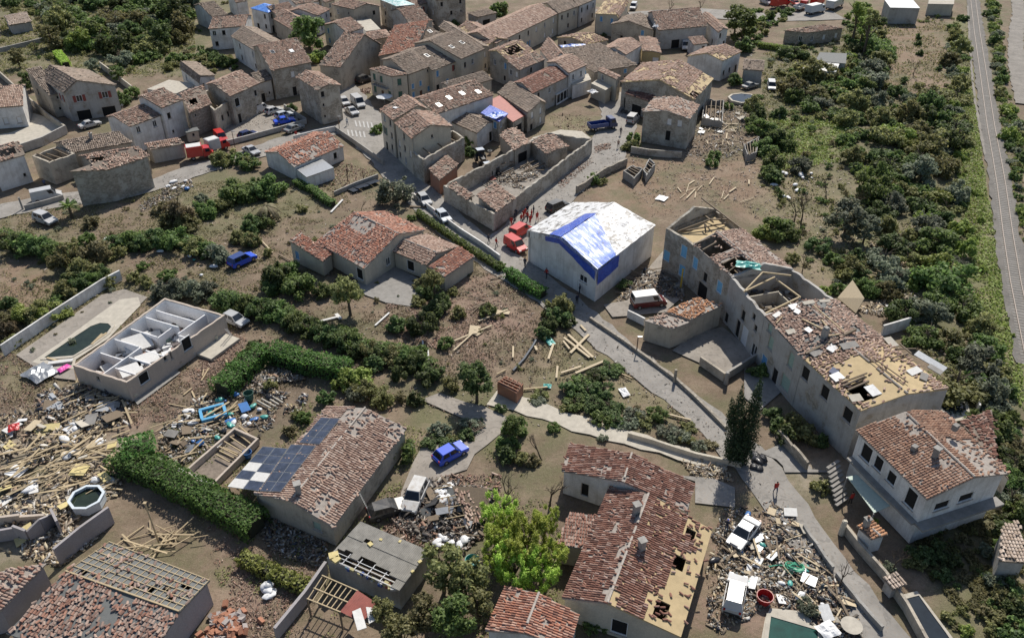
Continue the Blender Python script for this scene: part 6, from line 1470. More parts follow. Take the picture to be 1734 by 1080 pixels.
BUSH = {
 ('row of bushes between the left gardens','{} bush in the overgrown row between the two left gardens'): [
   (e(30,560),70,O_),(e(100,600),100,D_),(e(180,600),105,G),(e(260,620),100,D_),(e(345,640),95,G),(e(430,690),110,O_),(e(530,760),115,O_),(e(620,660),105,DR),(e(560,565),55,G),(e(470,600),60,O_),(e(740,580),85,D_),(e(760,650),55,O_),(e(850,560),85,G),(e(1000,560),90,D_),(e(1130,560),95,G),(e(1260,600),100,O_),(e(1340,620),80,G),(e(1410,650),95,GR),(e(650,780),80,D_),(e(470,800),80,D_),(e(300,590),70,D_),(e(910,600),70,D_)],
 ('bushes in the far left garden','{} bush in the scrubby garden left of the long pale wall'): [
   (e(400,890),90,O_),(e(510,840),90,D_),(e(330,1020),105,LI),(e(230,1060),90,O_),(e(60,975),62,D_),(e(120,1060),70,DR),(e(360,960),60,G),(e(450,930),70,O_),(e(600,830),70,G),(i(60,60),80,O_),(i(160,40),90,LI),(i(260,20),80,O_),(i(30,150),90,DR),(i(60,220),70,O_),(e(700,830),60,O_),(e(860,810),55,O_),(e(930,730),40,G),(e(960,830),60,O_),(e(1090,790),50,G)],
 ('grey green shrubs behind the roofless bungalow','grey green shrub along the back of the roofless bungalow'): [
   (e(1060,890),85,GR),(e(1150,880),95,GR),(e(1250,890),100,GR),(e(1350,890),85,GR)],
 ('bushes in the field below the dark barn','{} bush in the dry field below the big dark barn'): [
   (e(1180,400),120,DR),(e(1130,430),90,O_),(e(1230,440),90,O_),(e(1340,360),75,G),(e(1310,290),55,GR),(e(1540,240),115,G),(e(1500,270),80,D_),(e(600,440),60,DR),(e(1560,540),70,O_),(e(1640,560),70,O_),(e(1050,350),60,DR),(e(1640,470),70,D_),(f(140,210),110,G),(f(80,240),80,D_),(f(350,350),42,O_),(f(30,450),75,D_),(f(100,440),70,G),(f(20,560),70,D_),(f(120,640),45,O_),(e(1450,330),60,O_),(e(1690,200),70,D_),(f(0,60),60,O_)],
 ('overgrown hedge row below the red tiled villa','{} shrub in the overgrown hedge row running below the red tiled villa'): [
   (e(1480,970),105,D_),(e(1590,985),110,G),(e(1680,1010),95,D_),(f(90,1020),100,D_),(f(190,1030),95,G),(f(280,1060),80,D_),(j(300,95),95,G),(j(400,140),90,D_),(j(490,180),85,D_),(j(570,190),95,D_),(j(650,190),95,G),(j(610,250),70,D_),(j(700,290),75,D_),(j(780,290),85,O_),(j(860,300),85,D_),(j(940,300),90,O_),(j(1020,320),85,G),(j(1100,345),90,D_),(j(1220,420),95,D_),(j(1160,460),70,D_),(j(1330,500),70,O_),(j(820,360),70,D_),(j(1000,400),80,D_),(j(1120,290),60,G),(j(60,250),80,D_),(j(20,320),80,G)],
 ('shrubs around the red tiled villa','{} shrub standing by the walls of the red tiled villa'): [
   (f(190,800),125,D_),(f(330,860),110,G),(f(260,760),90,G),(f(490,890),70,G),(f(150,880),70,D_),(f(1070,415),28,G),(f(1180,890),70,D_),(f(1130,850),60,O_),(f(1110,960),50,O_),(f(1270,960),80,D_),(f(1210,1000),70,D_),(f(1330,900),40,O_),(j(960,115),70,D_),(j(1150,110),100,D_),(j(1230,30),70,D_),(j(1290,230),50,G),(f(1560,1020),60,G),(f(1650,740),42,G),(j(1200,60),60,G),(f(1370,1040),60,O_)],
 ('bushes beside the solar bungalow','{} bush in the unkempt garden behind the solar bungalow'): [
   (j(640,480),100,LI),(j(720,460),90,LI),(j(760,530),100,O_),(j(860,580),90,O_),(j(700,570),80,GR),(j(510,590),65,D_),(j(330,690),50,O_),(j(900,620),60,O_),(j(1080,600),62,D_),(j(150,500),50,O_),(j(990,580),45,DR),(j(1010,940),90,G),(j(280,800),45,DR),(j(360,720),50,G)],
 ('fallen olive beside the driveway','grey green clump of the fallen olive beside the driveway'): [
   (j(1250,790),75,GR),(j(1350,830),60,O_),(j(1450,760),75,GR),(j(1200,860),65,D_),(j(1300,870),55,D_),(j(1420,830),55,D_),(j(1500,740),40,GR)],
 ('fallen trees by the concrete path','{} heap of fallen branches and leaves above the concrete path'): [
   (k(740,400),75,D_),(k(640,440),80,D_),(k(560,480),75,G),(k(480,530),70,D_),(k(600,540),85,D_),(k(700,530),85,D_),(k(520,610),75,G),(k(640,630),85,D_),(k(740,640),85,D_),(k(460,640),55,O_),(k(780,740),75,D_),(k(690,730),65,G),(k(860,740),65,GR),(k(900,680),70,GR),(k(970,730),70,O_),(k(1050,690),70,G),(k(1130,790),75,GR),(k(1190,830),75,GR),(k(1260,770),60,O_),(k(1320,900),65,GR),(k(1240,860),60,O_),(k(290,560),60,O_),(k(280,600),45,GR),(k(1390,880),50,DR),(k(780,390),50,G)],
 ('bushes by the driveway and the bare trees','{} bush between the driveway and the bare fallen trees'): [
   (k(120,780),85,G),(k(80,880),80,G),(k(60,960),70,D_),(k(160,970),60,O_),(k(240,990),55,DR),(k(30,660),40,D_),(k(380,780),40,G),(k(700,850),40,GR),(k(420,40),85,D_),(k(350,110),75,D_),(k(460,90),60,D_),(k(300,170),55,D_),(g(420,990),100,O_),(g(350,1040),60,O_)],
 ('olive trees at the bottom','{} leafy tree crown at the bottom edge left of the bright green tree'): [],
 ('garden shrubs by the long ruin','{} shrub in the shaded court below the long ruin'): [
   (l(120,385),60,G),(l(60,395),50,D_),(l(180,650),70,D_),(l(320,720),110,O_),(l(250,790),80,D_),(l(400,790),80,O_),(l(210,720),60,D_),(l(480,830),60,D_),(g(830,850),45,D_),(g(640,165),45,G),(g(700,180),35,O_)],
 ('shrubs at the bottom right','{} shrub in the garden at the bottom right corner'): [
   (q(460,85),60,O_),(q(400,830),70,GR),(q(360,780),50,GR),(q(1200,480),95,D_),(q(1100,520),80,D_),(q(1300,540),80,D_),(q(1060,560),60,O_),(q(1520,480),65,GR),(q(1630,600),80,O_),(q(1560,660),80,GR),(q(1650,720),85,G),(q(1700,830),90,D_),(q(1600,780),80,O_),(q(1380,980),50,LI),(q(1280,890),50,O_),(q(1240,640),60,D_),(q(1690,960),90,G),(q(1620,900),80,O_),(q(1660,1040),90,D_),(q(1480,860),60,DR),(q(1560,980),70,O_),(q(900,580),50,GR),(q(800,290),30,LI),(q(1600,480),60,G),(q(1700,80),80,D_),(q(1660,40),70,G),(q(1720,170),70,O_)],
 ('bushes in the right hand plots','{} bush among the vegetable plots right of the long ruin'): [
   (h(200,460),110,G),(h(270,480),85,G),(h(130,480),75,LI),(h(470,555),75,D_),(h(300,650),60,O_),(h(660,690),85,O_),(h(720,720),70,D_),(h(590,830),55,G),(h(500,840),45,LI),(h(790,830),75,G),(h(720,800),60,G),(h(350,75),75,GR),(h(690,85),50,D_),(h(810,190),40,D_),(h(160,110),75,G),(h(180,40),80,G),(h(200,150),60,D_),(h(560,650),60,G),(h(620,740),60,O_),(h(700,620),60,D_),(c(1570,520),60,D_),(c(1680,790),65,G),(c(1520,690),32,G),(c(880,950),60,O_),(c(900,900),45,G),(c(1430,1010),45,G),(c(1410,1060),40,G),(d(60,700),80,D_),(d(110,790),80,G),(d(190,850),90,D_),(d(250,880),70,G),(d(130,900),80,G),(d(60,640),70,O_),(d(230,700),50,D_)],
 ('bushes in the village gaps','{} bush squeezed between the old village houses'): [
   (b(470,360),60,G),(b(420,380),55,LI),(b(840,840),45,G),(b(1390,880),45,D_),(b(1470,920),50,G),(b(1440,990),45,D_),(b(1230,105),45,D_),(b(1350,160),45,D_),(b(1290,700),25,G),(b(290,710),40,D_),(a(790,650),60,D_),(a(720,710),40,LI),(a(860,610),50,G),(a(1060,900),25,O_),(a(1440,1040),70,O_),(a(1490,1020),60,O_),(a(1560,1030),60,G),(a(1630,1060),60,G),(c(700,230),20,D_),(b(1640,60),50,O_),(c(10,60),60,G)],
}
for (grp,lab),L_ in BUSH.items():
 for (px,rr,mt_) in L_:
  bush(px,rr,mt_,lab.format(GL[mt_]).replace('dry brown','dry brown'),grp,'wide' if ('fallen' in grp and RV.random() < .6) else 'bush',hs=.8 if 'fallen' in grp else 1.0)
def scatter(poly,n,rlo,rhi,mats,label,group,mind=.75,avoid=()):
 PW = [U(p) for p in poly]; x0,x1 = min(v.x for v in PW),max(v.x for v in PW); y0,y1 = min(v.y for v in PW),max(v.y for v in PW)
 AV = [[U(p) for p in av] for av in avoid]; pts = []; tries = 0; pw = [(v.x,v.y) for v in PW]
 while len(pts) < n and tries < n * 60:
  tries += 1
  x,y,r_ = RV.uniform(x0,x1),RV.uniform(y0,y1),rlo + (rhi - rlo) * RV.random() ** 1.6
  if not inpoly(np.array([x]),np.array([y]),pw)[0] or any(inpoly(np.array([x]),np.array([y]),[(v.x,v.y) for v in av])[0] for av in AV): continue
  if any((x - a_) ** 2 + (y - b_) ** 2 < ((r_ + c_) * mind) ** 2 for a_,b_,c_ in pts): continue
  pts.append((x,y,r_))
 for x,y,r_ in pts:
  mt_ = RV.choice(mats)
  add_plant(x,y,r_,mt_,SIZE(r_) + ' ' + GL[mt_] + ' bush by ' + near_to(x,y),group,RV.choice(('bush','bush','wide')),RV.uniform(.8,1.2),group is None)
fieldp = [(1488,36),(1605,40),(1600,162),(1500,158)]
scatter([(1330,100),(1430,60),(1480,30),(1500,160),(1600,165),(1610,40),(1632,30),(1628,190),(1634,300),(1630,350),(1640,520),(1655,690),(1610,690),(1570,620),(1530,560),(1500,500),(1490,400),(1440,290),(1400,240),(1330,170)],210,1.3,4.4,[D_,G,O_,G,O_,GR,O_,D_,LI],'{} bush in the overgrown belt left of the railway','scrub belt left of the railway',.5,
  [fieldp,[(1325,215),(1420,200),(1430,250),(1345,270)],[d(340,460),d(640,460),d(640,300),d(340,300)],[d(230,320),d(240,100),d(640,90),d(640,300)]])
scatter([(1640,640),(1660,560),(1700,640),(1734,760),(1734,900),(1700,930),(1680,760),(1650,700)],40,1.0,3.0,[D_,O_,GR,G],'{} bush between the right villa and the railway','scrub beside the right villa',.6)
scatter([(1590,190),(1640,170),(1672,330),(1720,520),(1734,640),(1680,560),(1640,400)],26,.4,1.1,[LI,LI,O_,LI],'{} low bush on the green strip along the railway','low bushes on the railway verge',.7)
scatter([(1668,0),(1692,0),(1695,90),(1702,150),(1725,210),(1734,240),(1734,430),(1708,260),(1685,120)],60,.9,2.2,[D_,G,O_,LI,GR],'{} bush between the railway and the pale gravel track','scrub right of the railway',.6)
scatter([a(430,0),a(1250,0),a(1270,90),a(1180,300),a(1000,420),a(820,430),a(600,330),a(420,330),a(300,230),a(250,60)],95,2.0,5.2,[D_,D_,G,G,O_,GR],'{} bush in the storm torn wood at the top left','storm torn wood at the top left',.5)
scatter([a(0,0),a(240,0),a(220,100),a(30,110)],12,1.2,2.6,[D_,G,O_],'{} bush around the small shed at the top left','bushes round the top left shed',.7,[[a(0,240),a(230,220),a(215,95),a(20,120)]])
scatter([a(1000,430),a(1150,400),a(1400,330),a(1560,400),a(1560,450),a(1400,480),a(1270,380),a(1100,470)],22,1.1,2.5,[G,O_,D_],'{} bush behind the brown roof over the white terrace','bushes behind the white terrace',.6)
scatter([d(0,120),d(60,60),d(330,70),d(300,140),d(230,130),d(100,230),d(60,330),d(0,340)],26,1.3,2.8,[D_,G,O_],'{} bush along the edge of the square at the top right','bushes by the top square',.65)
scatter([d(100,480),d(250,460),d(420,470),d(640,450),d(900,460),d(900,560),d(600,620),d(420,600),d(330,540)],26,1.0,2.4,[D_,O_,G,GR],'{} bush below the white low flat building','bushes below the white low building',.62)
scatter([d(610,60),d(830,0),d(860,130),d(850,260),d(740,260),d(640,200)],14,1.2,2.4,[G,D_,LI],'{} bush by the poplar group at the top right','bushes by the poplars',.65)
for px,rr in ((d(1080,230),26),(d(1085,270),24),(d(1095,330),24),(d(990,500),28),(d(1000,560),20),(d(1240,600),30),(d(1210,420),24)):
 bush(px,rr * 1.05,D_,'small dark bush in the brown field at the top right','small bushes in the brown field')
tree(b(390,215),118,G,8.5,'big round green tree among the houses at the top of the village')
tree(a(1150,70),95,D_,8,'tall dark tree at the right end of the top left wood')
tree(a(1010,250),110,D_,7,'dark spreading tree in the middle of the top left wood')
tree(a(330,250),95,O_,6,'yellowing tree near the track at the top left')
tree(a(520,250),85,LI,6,'light green tree above the clipped lime hedge')
tree(a(110,375),60,O_,4.5,'small tree in the plot below the top left shed')
tree(a(600,445),55,GR,4,'grey green tree between the shutters house and the wood')
tree(a(770,480),55,G,4,'small green tree behind the pink capped wall')
tree(a(180,530),60,D_,4,'dark tree behind the red shuttered house')
tree(c(1620,180),110,G,8,'green tree right of the end house with fresh brown tiles')
tree(c(1570,120),85,G,8,'second green tree behind the end house with fresh brown tiles')
tree(d(715,60),62,LI,11,'tall lime green poplar near the parked red trucks',name='poplar_tree')
tree(d(745,160),55,LI,8,'shorter lime green tree below the tall poplar')
tree(d(795,110),45,O_,11,'slim dark poplar right of the lime green one',name='poplar_tree')
tree(f(960,270),135,GR,4.5,'rounded grey green pine lying by the road wall',name='pine_tree')
tree(f(650,900),115,O_,6,'thin leaved olive tree in front of the red tiled villa',name='olive_tree')
tree(f(1210,820),80,O_,5.5,'ragged half bare tree at the corner of the villa courtyard')
tree(j(1490,470),130,D_,5.5,'dense dark round tree left of the brick box')
tree(h(640,420),130,GR,5.5,'large grey green olive tree beyond the long ruin',name='olive_tree')
tree(h(760,465),95,GR,4.5,'second grey green olive behind the dark round bush',name='olive_tree')
tree(k(110,770),80,G,3.6,'upright leafy tree at the driveway corner')
for px,rr,hh in ((o(20,250),130,5.5),(o(60,400),150,5.5),(o(320,300),90,5.6),(o(200,440),170,6.2),(o(350,540),130,5.4),(o(120,600),170,5.2),(o(290,660),140,4.8),(o(10,530),120,5.0),(n(1640,380),90,5.2)):
 tree(px,rr,Y_,hh,'bright yellow green leaning clump left of the dark red roof','bright yellow green tree clumps',name='bamboo_clump',shape='plume')
for px,rr,hh,mt_ in ((n(1270,620),165,5.5,O_),(n(1420,700),150,5.2,O_),(n(1150,920),130,4.8,O_),(n(1330,960),160,5.0,G),(n(1000,1030),130,4.6,O_),(n(1500,850),120,4.6,O_),(n(870,900),90,4.0,O_)):
 tree(px,rr,mt_,hh,GL[mt_] + ' tree crown at the bottom between the corrugated shed and bright clumps','olive trees at the bottom',name='olive_tree')
for px,rr in ((o(640,930),75),(o(700,980),65),(o(620,1000),60)):
 bush(px,rr,G,'green creeper bush in the corner below the dark red roof','creeper by the dark red roof')
MT['l_cyp'] = m_leaf('leaves_cypress',(.01,.022,.008),(.022,.044,.014),(.045,.075,.024),.2)
def cypress():
 p = U(k(1565,1005)); t = thing('cypress_tree','tall dark twin topped cypress beside the lane','tree',tuple(p))
 bl = []
 for (x,z0,z1,rr) in ((-.85,0,8.0,.95),(.85,0,8.8,1.1),(0,0,3.8,1.25),(-1.75,3.6,6.8,.5)):
  for z_ in np.arange(z0 + .5,z1,.55):
   f_ = (z_ - z0) / (z1 - z0); r_ = rr * (1 - f_ ** 2.6) * (.75 + .5 * min(1,f_ * 4)) * .85 + .12
   bl.append((x * (0.7 + .3 * f_),(z_ * 7 % 3 - 1.5) * .12,z_,r_,r_,.6))
 me = leaf_mesh('crown',15000,.12,bl,MT['l_cyp'],5,2.6,.7,.2)
 cr_ = link('crown',me,t); cr_.scale = (1,1,1.32); mb = MB(); mb.tube([(0,0,0),(0,0,4),(0,0,7.5)],[.25,.18,.05],7); mb.build('trunk',MT['bark'],t)
cypress()
def palm(px,label,droop,hgt,mat,nf=22,L=2.2):
 p = U(px); t = thing('palm_tree',label,'tree',tuple(p)); rg = random.Random(4)
 mb = MB(); mb.tube([(0,0,0),(.05,0,hgt * .5),(0,.05,hgt)],[.28,.22,.2],8); mb.build('trunk',MT['bark'],t)
 for ii in range(nf):
  an = ii * 2.4; el = rg.uniform(.1,1.1) - droop; mb = MB(); pts = []
  for s_ in np.linspace(0,1,7):
   rr = L * s_; pts.append(Vector((math.cos(an) * rr * math.cos(el),math.sin(an) * rr * math.cos(el),hgt + math.sin(el) * rr - s_ * s_ * (0.8 + droop))))
  sdv = Vector((-math.sin(an),math.cos(an),0))
  for s_ in range(6):
   w0,w1 = .33 * math.sin(math.pi * (s_ + .4) / 7),.33 * math.sin(math.pi * (s_ + 1.3) / 7.4)
   for sg in (-1,1):
    dn = Vector((0,0,-.12)); mb.quad(pts[s_],pts[s_ + 1],pts[s_ + 1] + sdv * sg * w1 + dn,pts[s_] + sdv * sg * w0 + dn)
  mb.build('frond',MT[mat],t)
palm(e(470,420),'small green palm in the shade of the dark barn',0.0,2.2,'l_green')
palm(f(130,430),'windblown palm with drooping dry fronds in the left field',.75,2.6,'l_dry',30,2.6)
def bare(px,hgt,label,seed,dense=5,mat='bark',lean=(0,0),group=None):
 p = U(px); rg = random.Random(seed); mb = MB(); tips = []
 t = thing('bare_tree',label,'tree',tuple(p),0,group)
 def grow(q0,dv,ln,r_,dep):
  q1 = q0 + dv * ln; mb.tube([q0,(q0 + q1) / 2 + Vector((rg.uniform(-.06,.06),rg.uniform(-.06,.06),0)) * ln,q1],[r_,r_ * .8,r_ * .6],5 if dep > 2 else 3,False)
  if dep == 0: return
  for _ in range(3 if dep > 1 else 2):
   d2 = (dv + Vector((rg.uniform(-.8,.8),rg.uniform(-.8,.8),rg.uniform(-.1,.5)))).normalized(); grow(q1,d2,ln * rg.uniform(.55,.8),r_ * .6,dep - 1)
 grow(Vector((0,0,-.1)),Vector((lean[0],lean[1],1)).normalized(),hgt * .34,hgt * .028,dense)
 n_ = len(mb.v); mb.build('branches',MT[mat],t); return t
bare(d(1048,470),4.5,'spreading bare tree alone in the brown field',1)
bare(h(350,430),6,'upright grey bare tree right of the bright round bush',2); bare(h(310,420),5,'thin bare tree beside the vegetable plots',9,4)
bare(h(510,280),4.5,'leaning bare trunk in the middle of the right gardens',3,4,lean=(-.2,.1)); bare(h(690,350),4.8,'dark bare tree in front of the grey green olives',4)
bare(h(360,730),3.5,'broken bare trunk against the wall of the long ruin',5,3)
bare(o(60,240),5,'dark leaning bare trunk right of the driveway wreckage',6,4,lean=(.15,.3)); bare(o(350,230),5,'thick bare tree beside the shaded corner of the dark red house',7,4,lean=(.1,.2)); bare(k(300,1000),4,'splintered bare tree leaning over the driveway',8,4,lean=(-.4,.3))
bare(q(590,700),3.5,'thin bare tree leaning over the bottom lane',10,3,lean=(.1,.1)); bare(q(920,610),3.5,'pale bare tree above the low tile capped hut',11,4)
bare(j(1360,800),2.6,'uprooted olive stump with short branches by the driveway',12,3,lean=(.3,-.2)); bare(f(740,370),2.5,'snapped bare trunk behind the red tiled villa',13,3,lean=(.3,0)); bare(f(1230,900),4,'twisted bare trunk at the villa courtyard corner',14,4); bare(a(240,350),4,'bare tree beside the dry plot at the top left',15,4); bare(c(1130,100),5,'leafless plane tree in the small square',16,4); bare(c(1330,90),5,'second leafless plane tree in the small square',17,4)
def hedge(label,pts,wd,hgt,mat,seed,dens=38):
 P = [U(p) for p in pts]; O = P[0].copy(); t = thing('hedge',label,'hedge',tuple(O)); rg = np.random.RandomState(seed)
 core = MB(); Vs = []
 for p,r_ in zip(P[:-1],P[1:]):
  ex = r_ - p; L = ex.length; ex.normalize(); rz = math.atan2(ex.y,ex.x)
  core.box((p + r_) / 2 - O + Vector((0,0,hgt * .42)),(L,wd * .62,hgt * .8),rz)
  n_ = int(dens * L * (wd + 2 * hgt))
  x = rg.rand(n_) * (L + wd * .3) - wd * .15; face = rg.rand(n_); ww = wd / 2
  y = np.where(face < .5,(rg.rand(n_) - .5) * wd,np.where(face < .75,-ww,ww)); z = np.where(face < .5,hgt,rg.rand(n_) * hgt)
  bulge = (vnoise(x + p.x + 200,y + z + p.y + 200,seed,.9) - .5) * .35
  y = y * (1 + bulge * .5) + rg.normal(0,.06,n_); z = z * (1 + bulge * .4) + rg.normal(0,.05,n_) - np.where(face < .5,(np.abs(y) / ww) ** 3 * .2,0)
  ctr = np.stack([x * ex.x - y * ex.y + (p - O).x,x * ex.y + y * ex.x + (p - O).y,z],1)
  nrm = np.stack([np.where(face < .5,0,np.sign(y)) * -ex.y,np.where(face < .5,0,np.sign(y)) * ex.x,np.where(face < .5,1.0,.25)],1) + rg.normal(size=(n_,3)) * .55
  nrm /= np.linalg.norm(nrm,axis=1)[:,None]; t1 = np.cross(nrm,rg.normal(size=(n_,3))); t1 /= np.linalg.norm(t1,axis=1)[:,None]; t2 = np.cross(nrm,t1)
  sz = .15 * (.6 + .8 * rg.rand(n_))[:,None]
  Vs.append(np.stack([ctr - t1 * sz,ctr - t2 * sz * .7 + nrm * .03,ctr + t1 * sz,ctr + t2 * sz * .7 + nrm * .03],1).reshape(-1,3))
 V_ = np.concatenate(Vs); link('foliage',npmesh('foliage',V_,np.arange(len(V_)).reshape(-1,4),MT[mat]),t); core.build('branches',MT['twig'],t)
MT['twig'] = m_simple('hedge_twigs',(.035,.035,.018),.95,var=.3)
hedge('broad dark clipped hedge running diagonally below the walled pit',[(205,790),(262,808),(345,852),(438,902)],3.0,2.2,'l_hedge',1)
hedge('tall dark hedge corner right of the roofless bungalow',[(378,668),(408,640),(445,605)],3.0,2.0,'l_hedge',2)
hedge('thick clipped hedge sloping down behind the solar bungalow',[(462,606),(520,625),(588,640)],2.6,2.2,'l_hedge',3)
hedge('light green low hedge beside the open timber frame',[(412,950),(468,978),(528,1002)],1.5,1.1,'l_lime',4)
hedge('narrow bright hedge along the road wall below the red tiled villa',[f(1110,400),f(1260,510),f(1400,605),f(1530,690),f(1650,765)],1.0,1.0,'l_green',5)
hedge('low hedge in front of the small white flat annex',[f(315,205),f(430,255),f(510,320),f(560,345)],1.3,1.1,'l_green',6)
hedge('dark hedge at the road in front of the wrapped house',[g(80,800),g(190,880),g(310,940)],1.7,1.4,'l_hedge',7)
hedge('lime green clipped hedge block at the top left',[a(380,365),a(440,440)],2.0,1.4,'l_yel',8)
hedge('lime topped hedge below the streaked red roof bungalow',[d(90,295),d(200,310),d(310,325)],1.6,1.3,'l_lime',9)
hedge('ragged dark hedge blob at the head of the diagonal hedge',[(222,785),(262,772)],3.6,2.6,'l_hedge',10)
hedge('long overgrown hedge line from the bungalow toward the brick box',[e(1440,955),e(1600,1000),f(90,1030),f(230,1050),j(320,110),j(480,185),j(620,205),j(760,290),j(900,310),j(1060,340),j(1190,420)],2.3,1.4,'l_green',11,30)
hedge('overgrown hedge at the left edge below the white off-road car',[e(0,555),e(140,600),e(300,630),e(420,690),e(540,770)],2.6,1.5,'l_green',12,28)
hedge('overgrown hedge between the two left gardens leading to the blue car',[e(720,600),e(860,570),e(1050,565),e(1200,590),e(1360,640)],2.2,1.3,'l_green',13,28)
scatter([(1290,95),(1480,30),(1630,30),(1625,190),(1630,330),(1636,520),(1655,690),(1600,660),(1530,560),(1470,500),(1390,480),(1300,380),(1280,230)],420,.5,1.2,[O_,O_,DR,G,GR,D_],'{} weeds',None,.5,[fieldp])
scatter([(0,0),(400,0),(330,130),(150,120),(0,120)],160,.5,1.4,[O_,O_,G,DR],'{} weeds',None,.6)
scatter([(0,390),(200,330),(560,300),(620,380),(480,450),(400,560),(0,600)],110,.3,.7,[O_,DR,DR,GR],'{} weeds',None,.8)
scatter([(1560,900),(1734,880),(1734,1080),(1640,1080)],60,.4,1.0,[O_,DR,G],'{} weeds',None,.6)
scatter([(560,440),(880,470),(905,600),(1150,720),(860,680),(560,640)],60,.25,.6,[O_,DR,GR],'{} weeds',None,.8)
scatter([(1668,0),(1692,0),(1705,150),(1734,230),(1734,430),(1700,240)],160,.4,.9,[LI,O_,G],'{} weeds',None,.5)
build_plants()
def cover(name,label,poly,n,sz,mats,seed,thr=.42,hgt=.1):
 P = [U(p) for p in poly]; pw = [(v.x,v.y) for v in P]; rg = np.random.RandomState(seed)
 x = rg.uniform(min(v[0] for v in pw),max(v[0] for v in pw),n * 3); y = rg.uniform(min(v[1] for v in pw),max(v[1] for v in pw),n * 3)
 k_ = inpoly(x,y,pw) & (vnoise(x + 300,y + 300,seed,.2) * .5 + vnoise(x + 300,y + 300,seed + 1,.8) * .5 > thr)
 for rp in ROADS: k_ &= ~inpoly(x,y,rp)
 x,y = x[k_][:n],y[k_][:n]; N = len(x); z = rg.rand(N) * hgt
 nrm = rg.normal(size=(N,3)) * .6 + np.array([0,0,1.]); nrm /= np.linalg.norm(nrm,axis=1)[:,None]; t1 = np.cross(nrm,rg.normal(size=(N,3))); t1 /= np.linalg.norm(t1,axis=1)[:,None]; t2 = np.cross(nrm,t1)
 s_ = sz * (.5 + rg.rand(N))[:,None]; c_ = np.stack([x,y,z],1)
 V = np.stack([c_ - t1 * s_,c_ - t2 * s_ * .6,c_ + t1 * s_,c_ + t2 * s_ * .6],1).reshape(-1,3)
 tag(link(name,npmesh(name,V,np.arange(N * 4).reshape(-1,4),MT[mats])),label,kind='stuff')
cover('grass','rough grass of the green verge along the railway',[(1590,150),(1648,150),(1672,330),(1730,560),(1734,700),(1660,560),(1632,350)],42000,.19,'l_lime',1,.22,.2)
cover('weeds','weeds among the bushes of the right hand scrub',[(1290,90),(1480,30),(1640,30),(1660,420),(1720,680),(1600,640),(1470,500),(1380,470),(1290,300)],30000,.22,'l_olive',2,.45,.3)
cover('weeds','weeds over the dry fields on the left',[(0,370),(200,320),(560,290),(620,380),(480,450),(400,560),(0,600)],22000,.13,'l_dry',3,.5)
cover('grass','dry grass of the plots at the top left',[(0,0),(330,0),(330,130),(120,130),(0,130)],22000,.22,'l_olive',4,.4,.2)
cover('weeds','dry weeds over the middle gardens',[(560,400),(880,440),(1200,700),(1150,740),(860,680),(560,640),(270,720),(0,680),(0,600),(400,560)],26000,.11,'l_dry',5,.52)
cover('grass','bright grass patch in the right hand garden',[(1300,200),(1425,195),(1450,270),(1320,290)],7000,.2,'l_lime',6,.35,.2)
cover('weeds','weeds at the bottom right',[(1530,880),(1734,860),(1734,1080),(1620,1080)],12000,.14,'l_olive',7,.4,.2)
cover('grass','grass right of the railway',[(1668,0),(1692,0),(1705,150),(1734,230),(1734,430),(1700,240)],16000,.22,'l_lime',8,.35,.25)
cover('weeds','weeds at the bottom middle',[(270,700),(560,680),(830,760),(960,860),(940,1080),(400,1080),(330,860)],12000,.11,'l_olive',9,.52)
# ------------------------------------------------------------------ vehicles
def profile_body(pts,wd,ins=.06):
 """side outline pulled across the width, its two edges rounded"""
 mb = MB(); N = len(pts); cx = sum(p[0] for p in pts) / N; cz = sum(p[1] for p in pts) / N
 rings = []
 for y,s_ in ((-wd / 2,.0),(-wd / 2 + ins,1.),(wd / 2 - ins,1.),(wd / 2,.0)):
  rr = []
  for (x,z) in pts:
   if s_ < .5: x,z = cx + (x - cx) * .965,cz + (z - cz) * .86
   rr.append((x,y,z))
  rings.append(rr)
 for rr in rings: mb.v += rr
 for t in range(3):
  for kk in range(N):
   k2 = (kk + 1) % N; mb.f.append([t * N + kk,t * N + k2,(t + 1) * N + k2,(t + 1) * N + kk]); mb.mi.append(0)
 mb.f.append(list(range(N))); mb.mi.append(0); mb.f.append(list(range(3 * N,4 * N))[::-1]); mb.mi.append(0)
 return mb
MT['carglass'] = m_glass('car_glass',(.012,.015,.02),.08)
MT['tyre'] = m_simple('tyre',(.014,.014,.015),.8,var=.2); MT['rim'] = m_simple('rim',(.4,.4,.42),.35,.8,var=.1)
MT['lamp'] = m_simple('headlamp',(.7,.72,.72),.15,var=.05); MT['lampred'] = m_simple('tail_lamp',(.35,.015,.012),.25,var=.05); MT['bump'] = m_simple('dark_trim',(.04,.04,.042),.6,var=.1)
CARS = {}
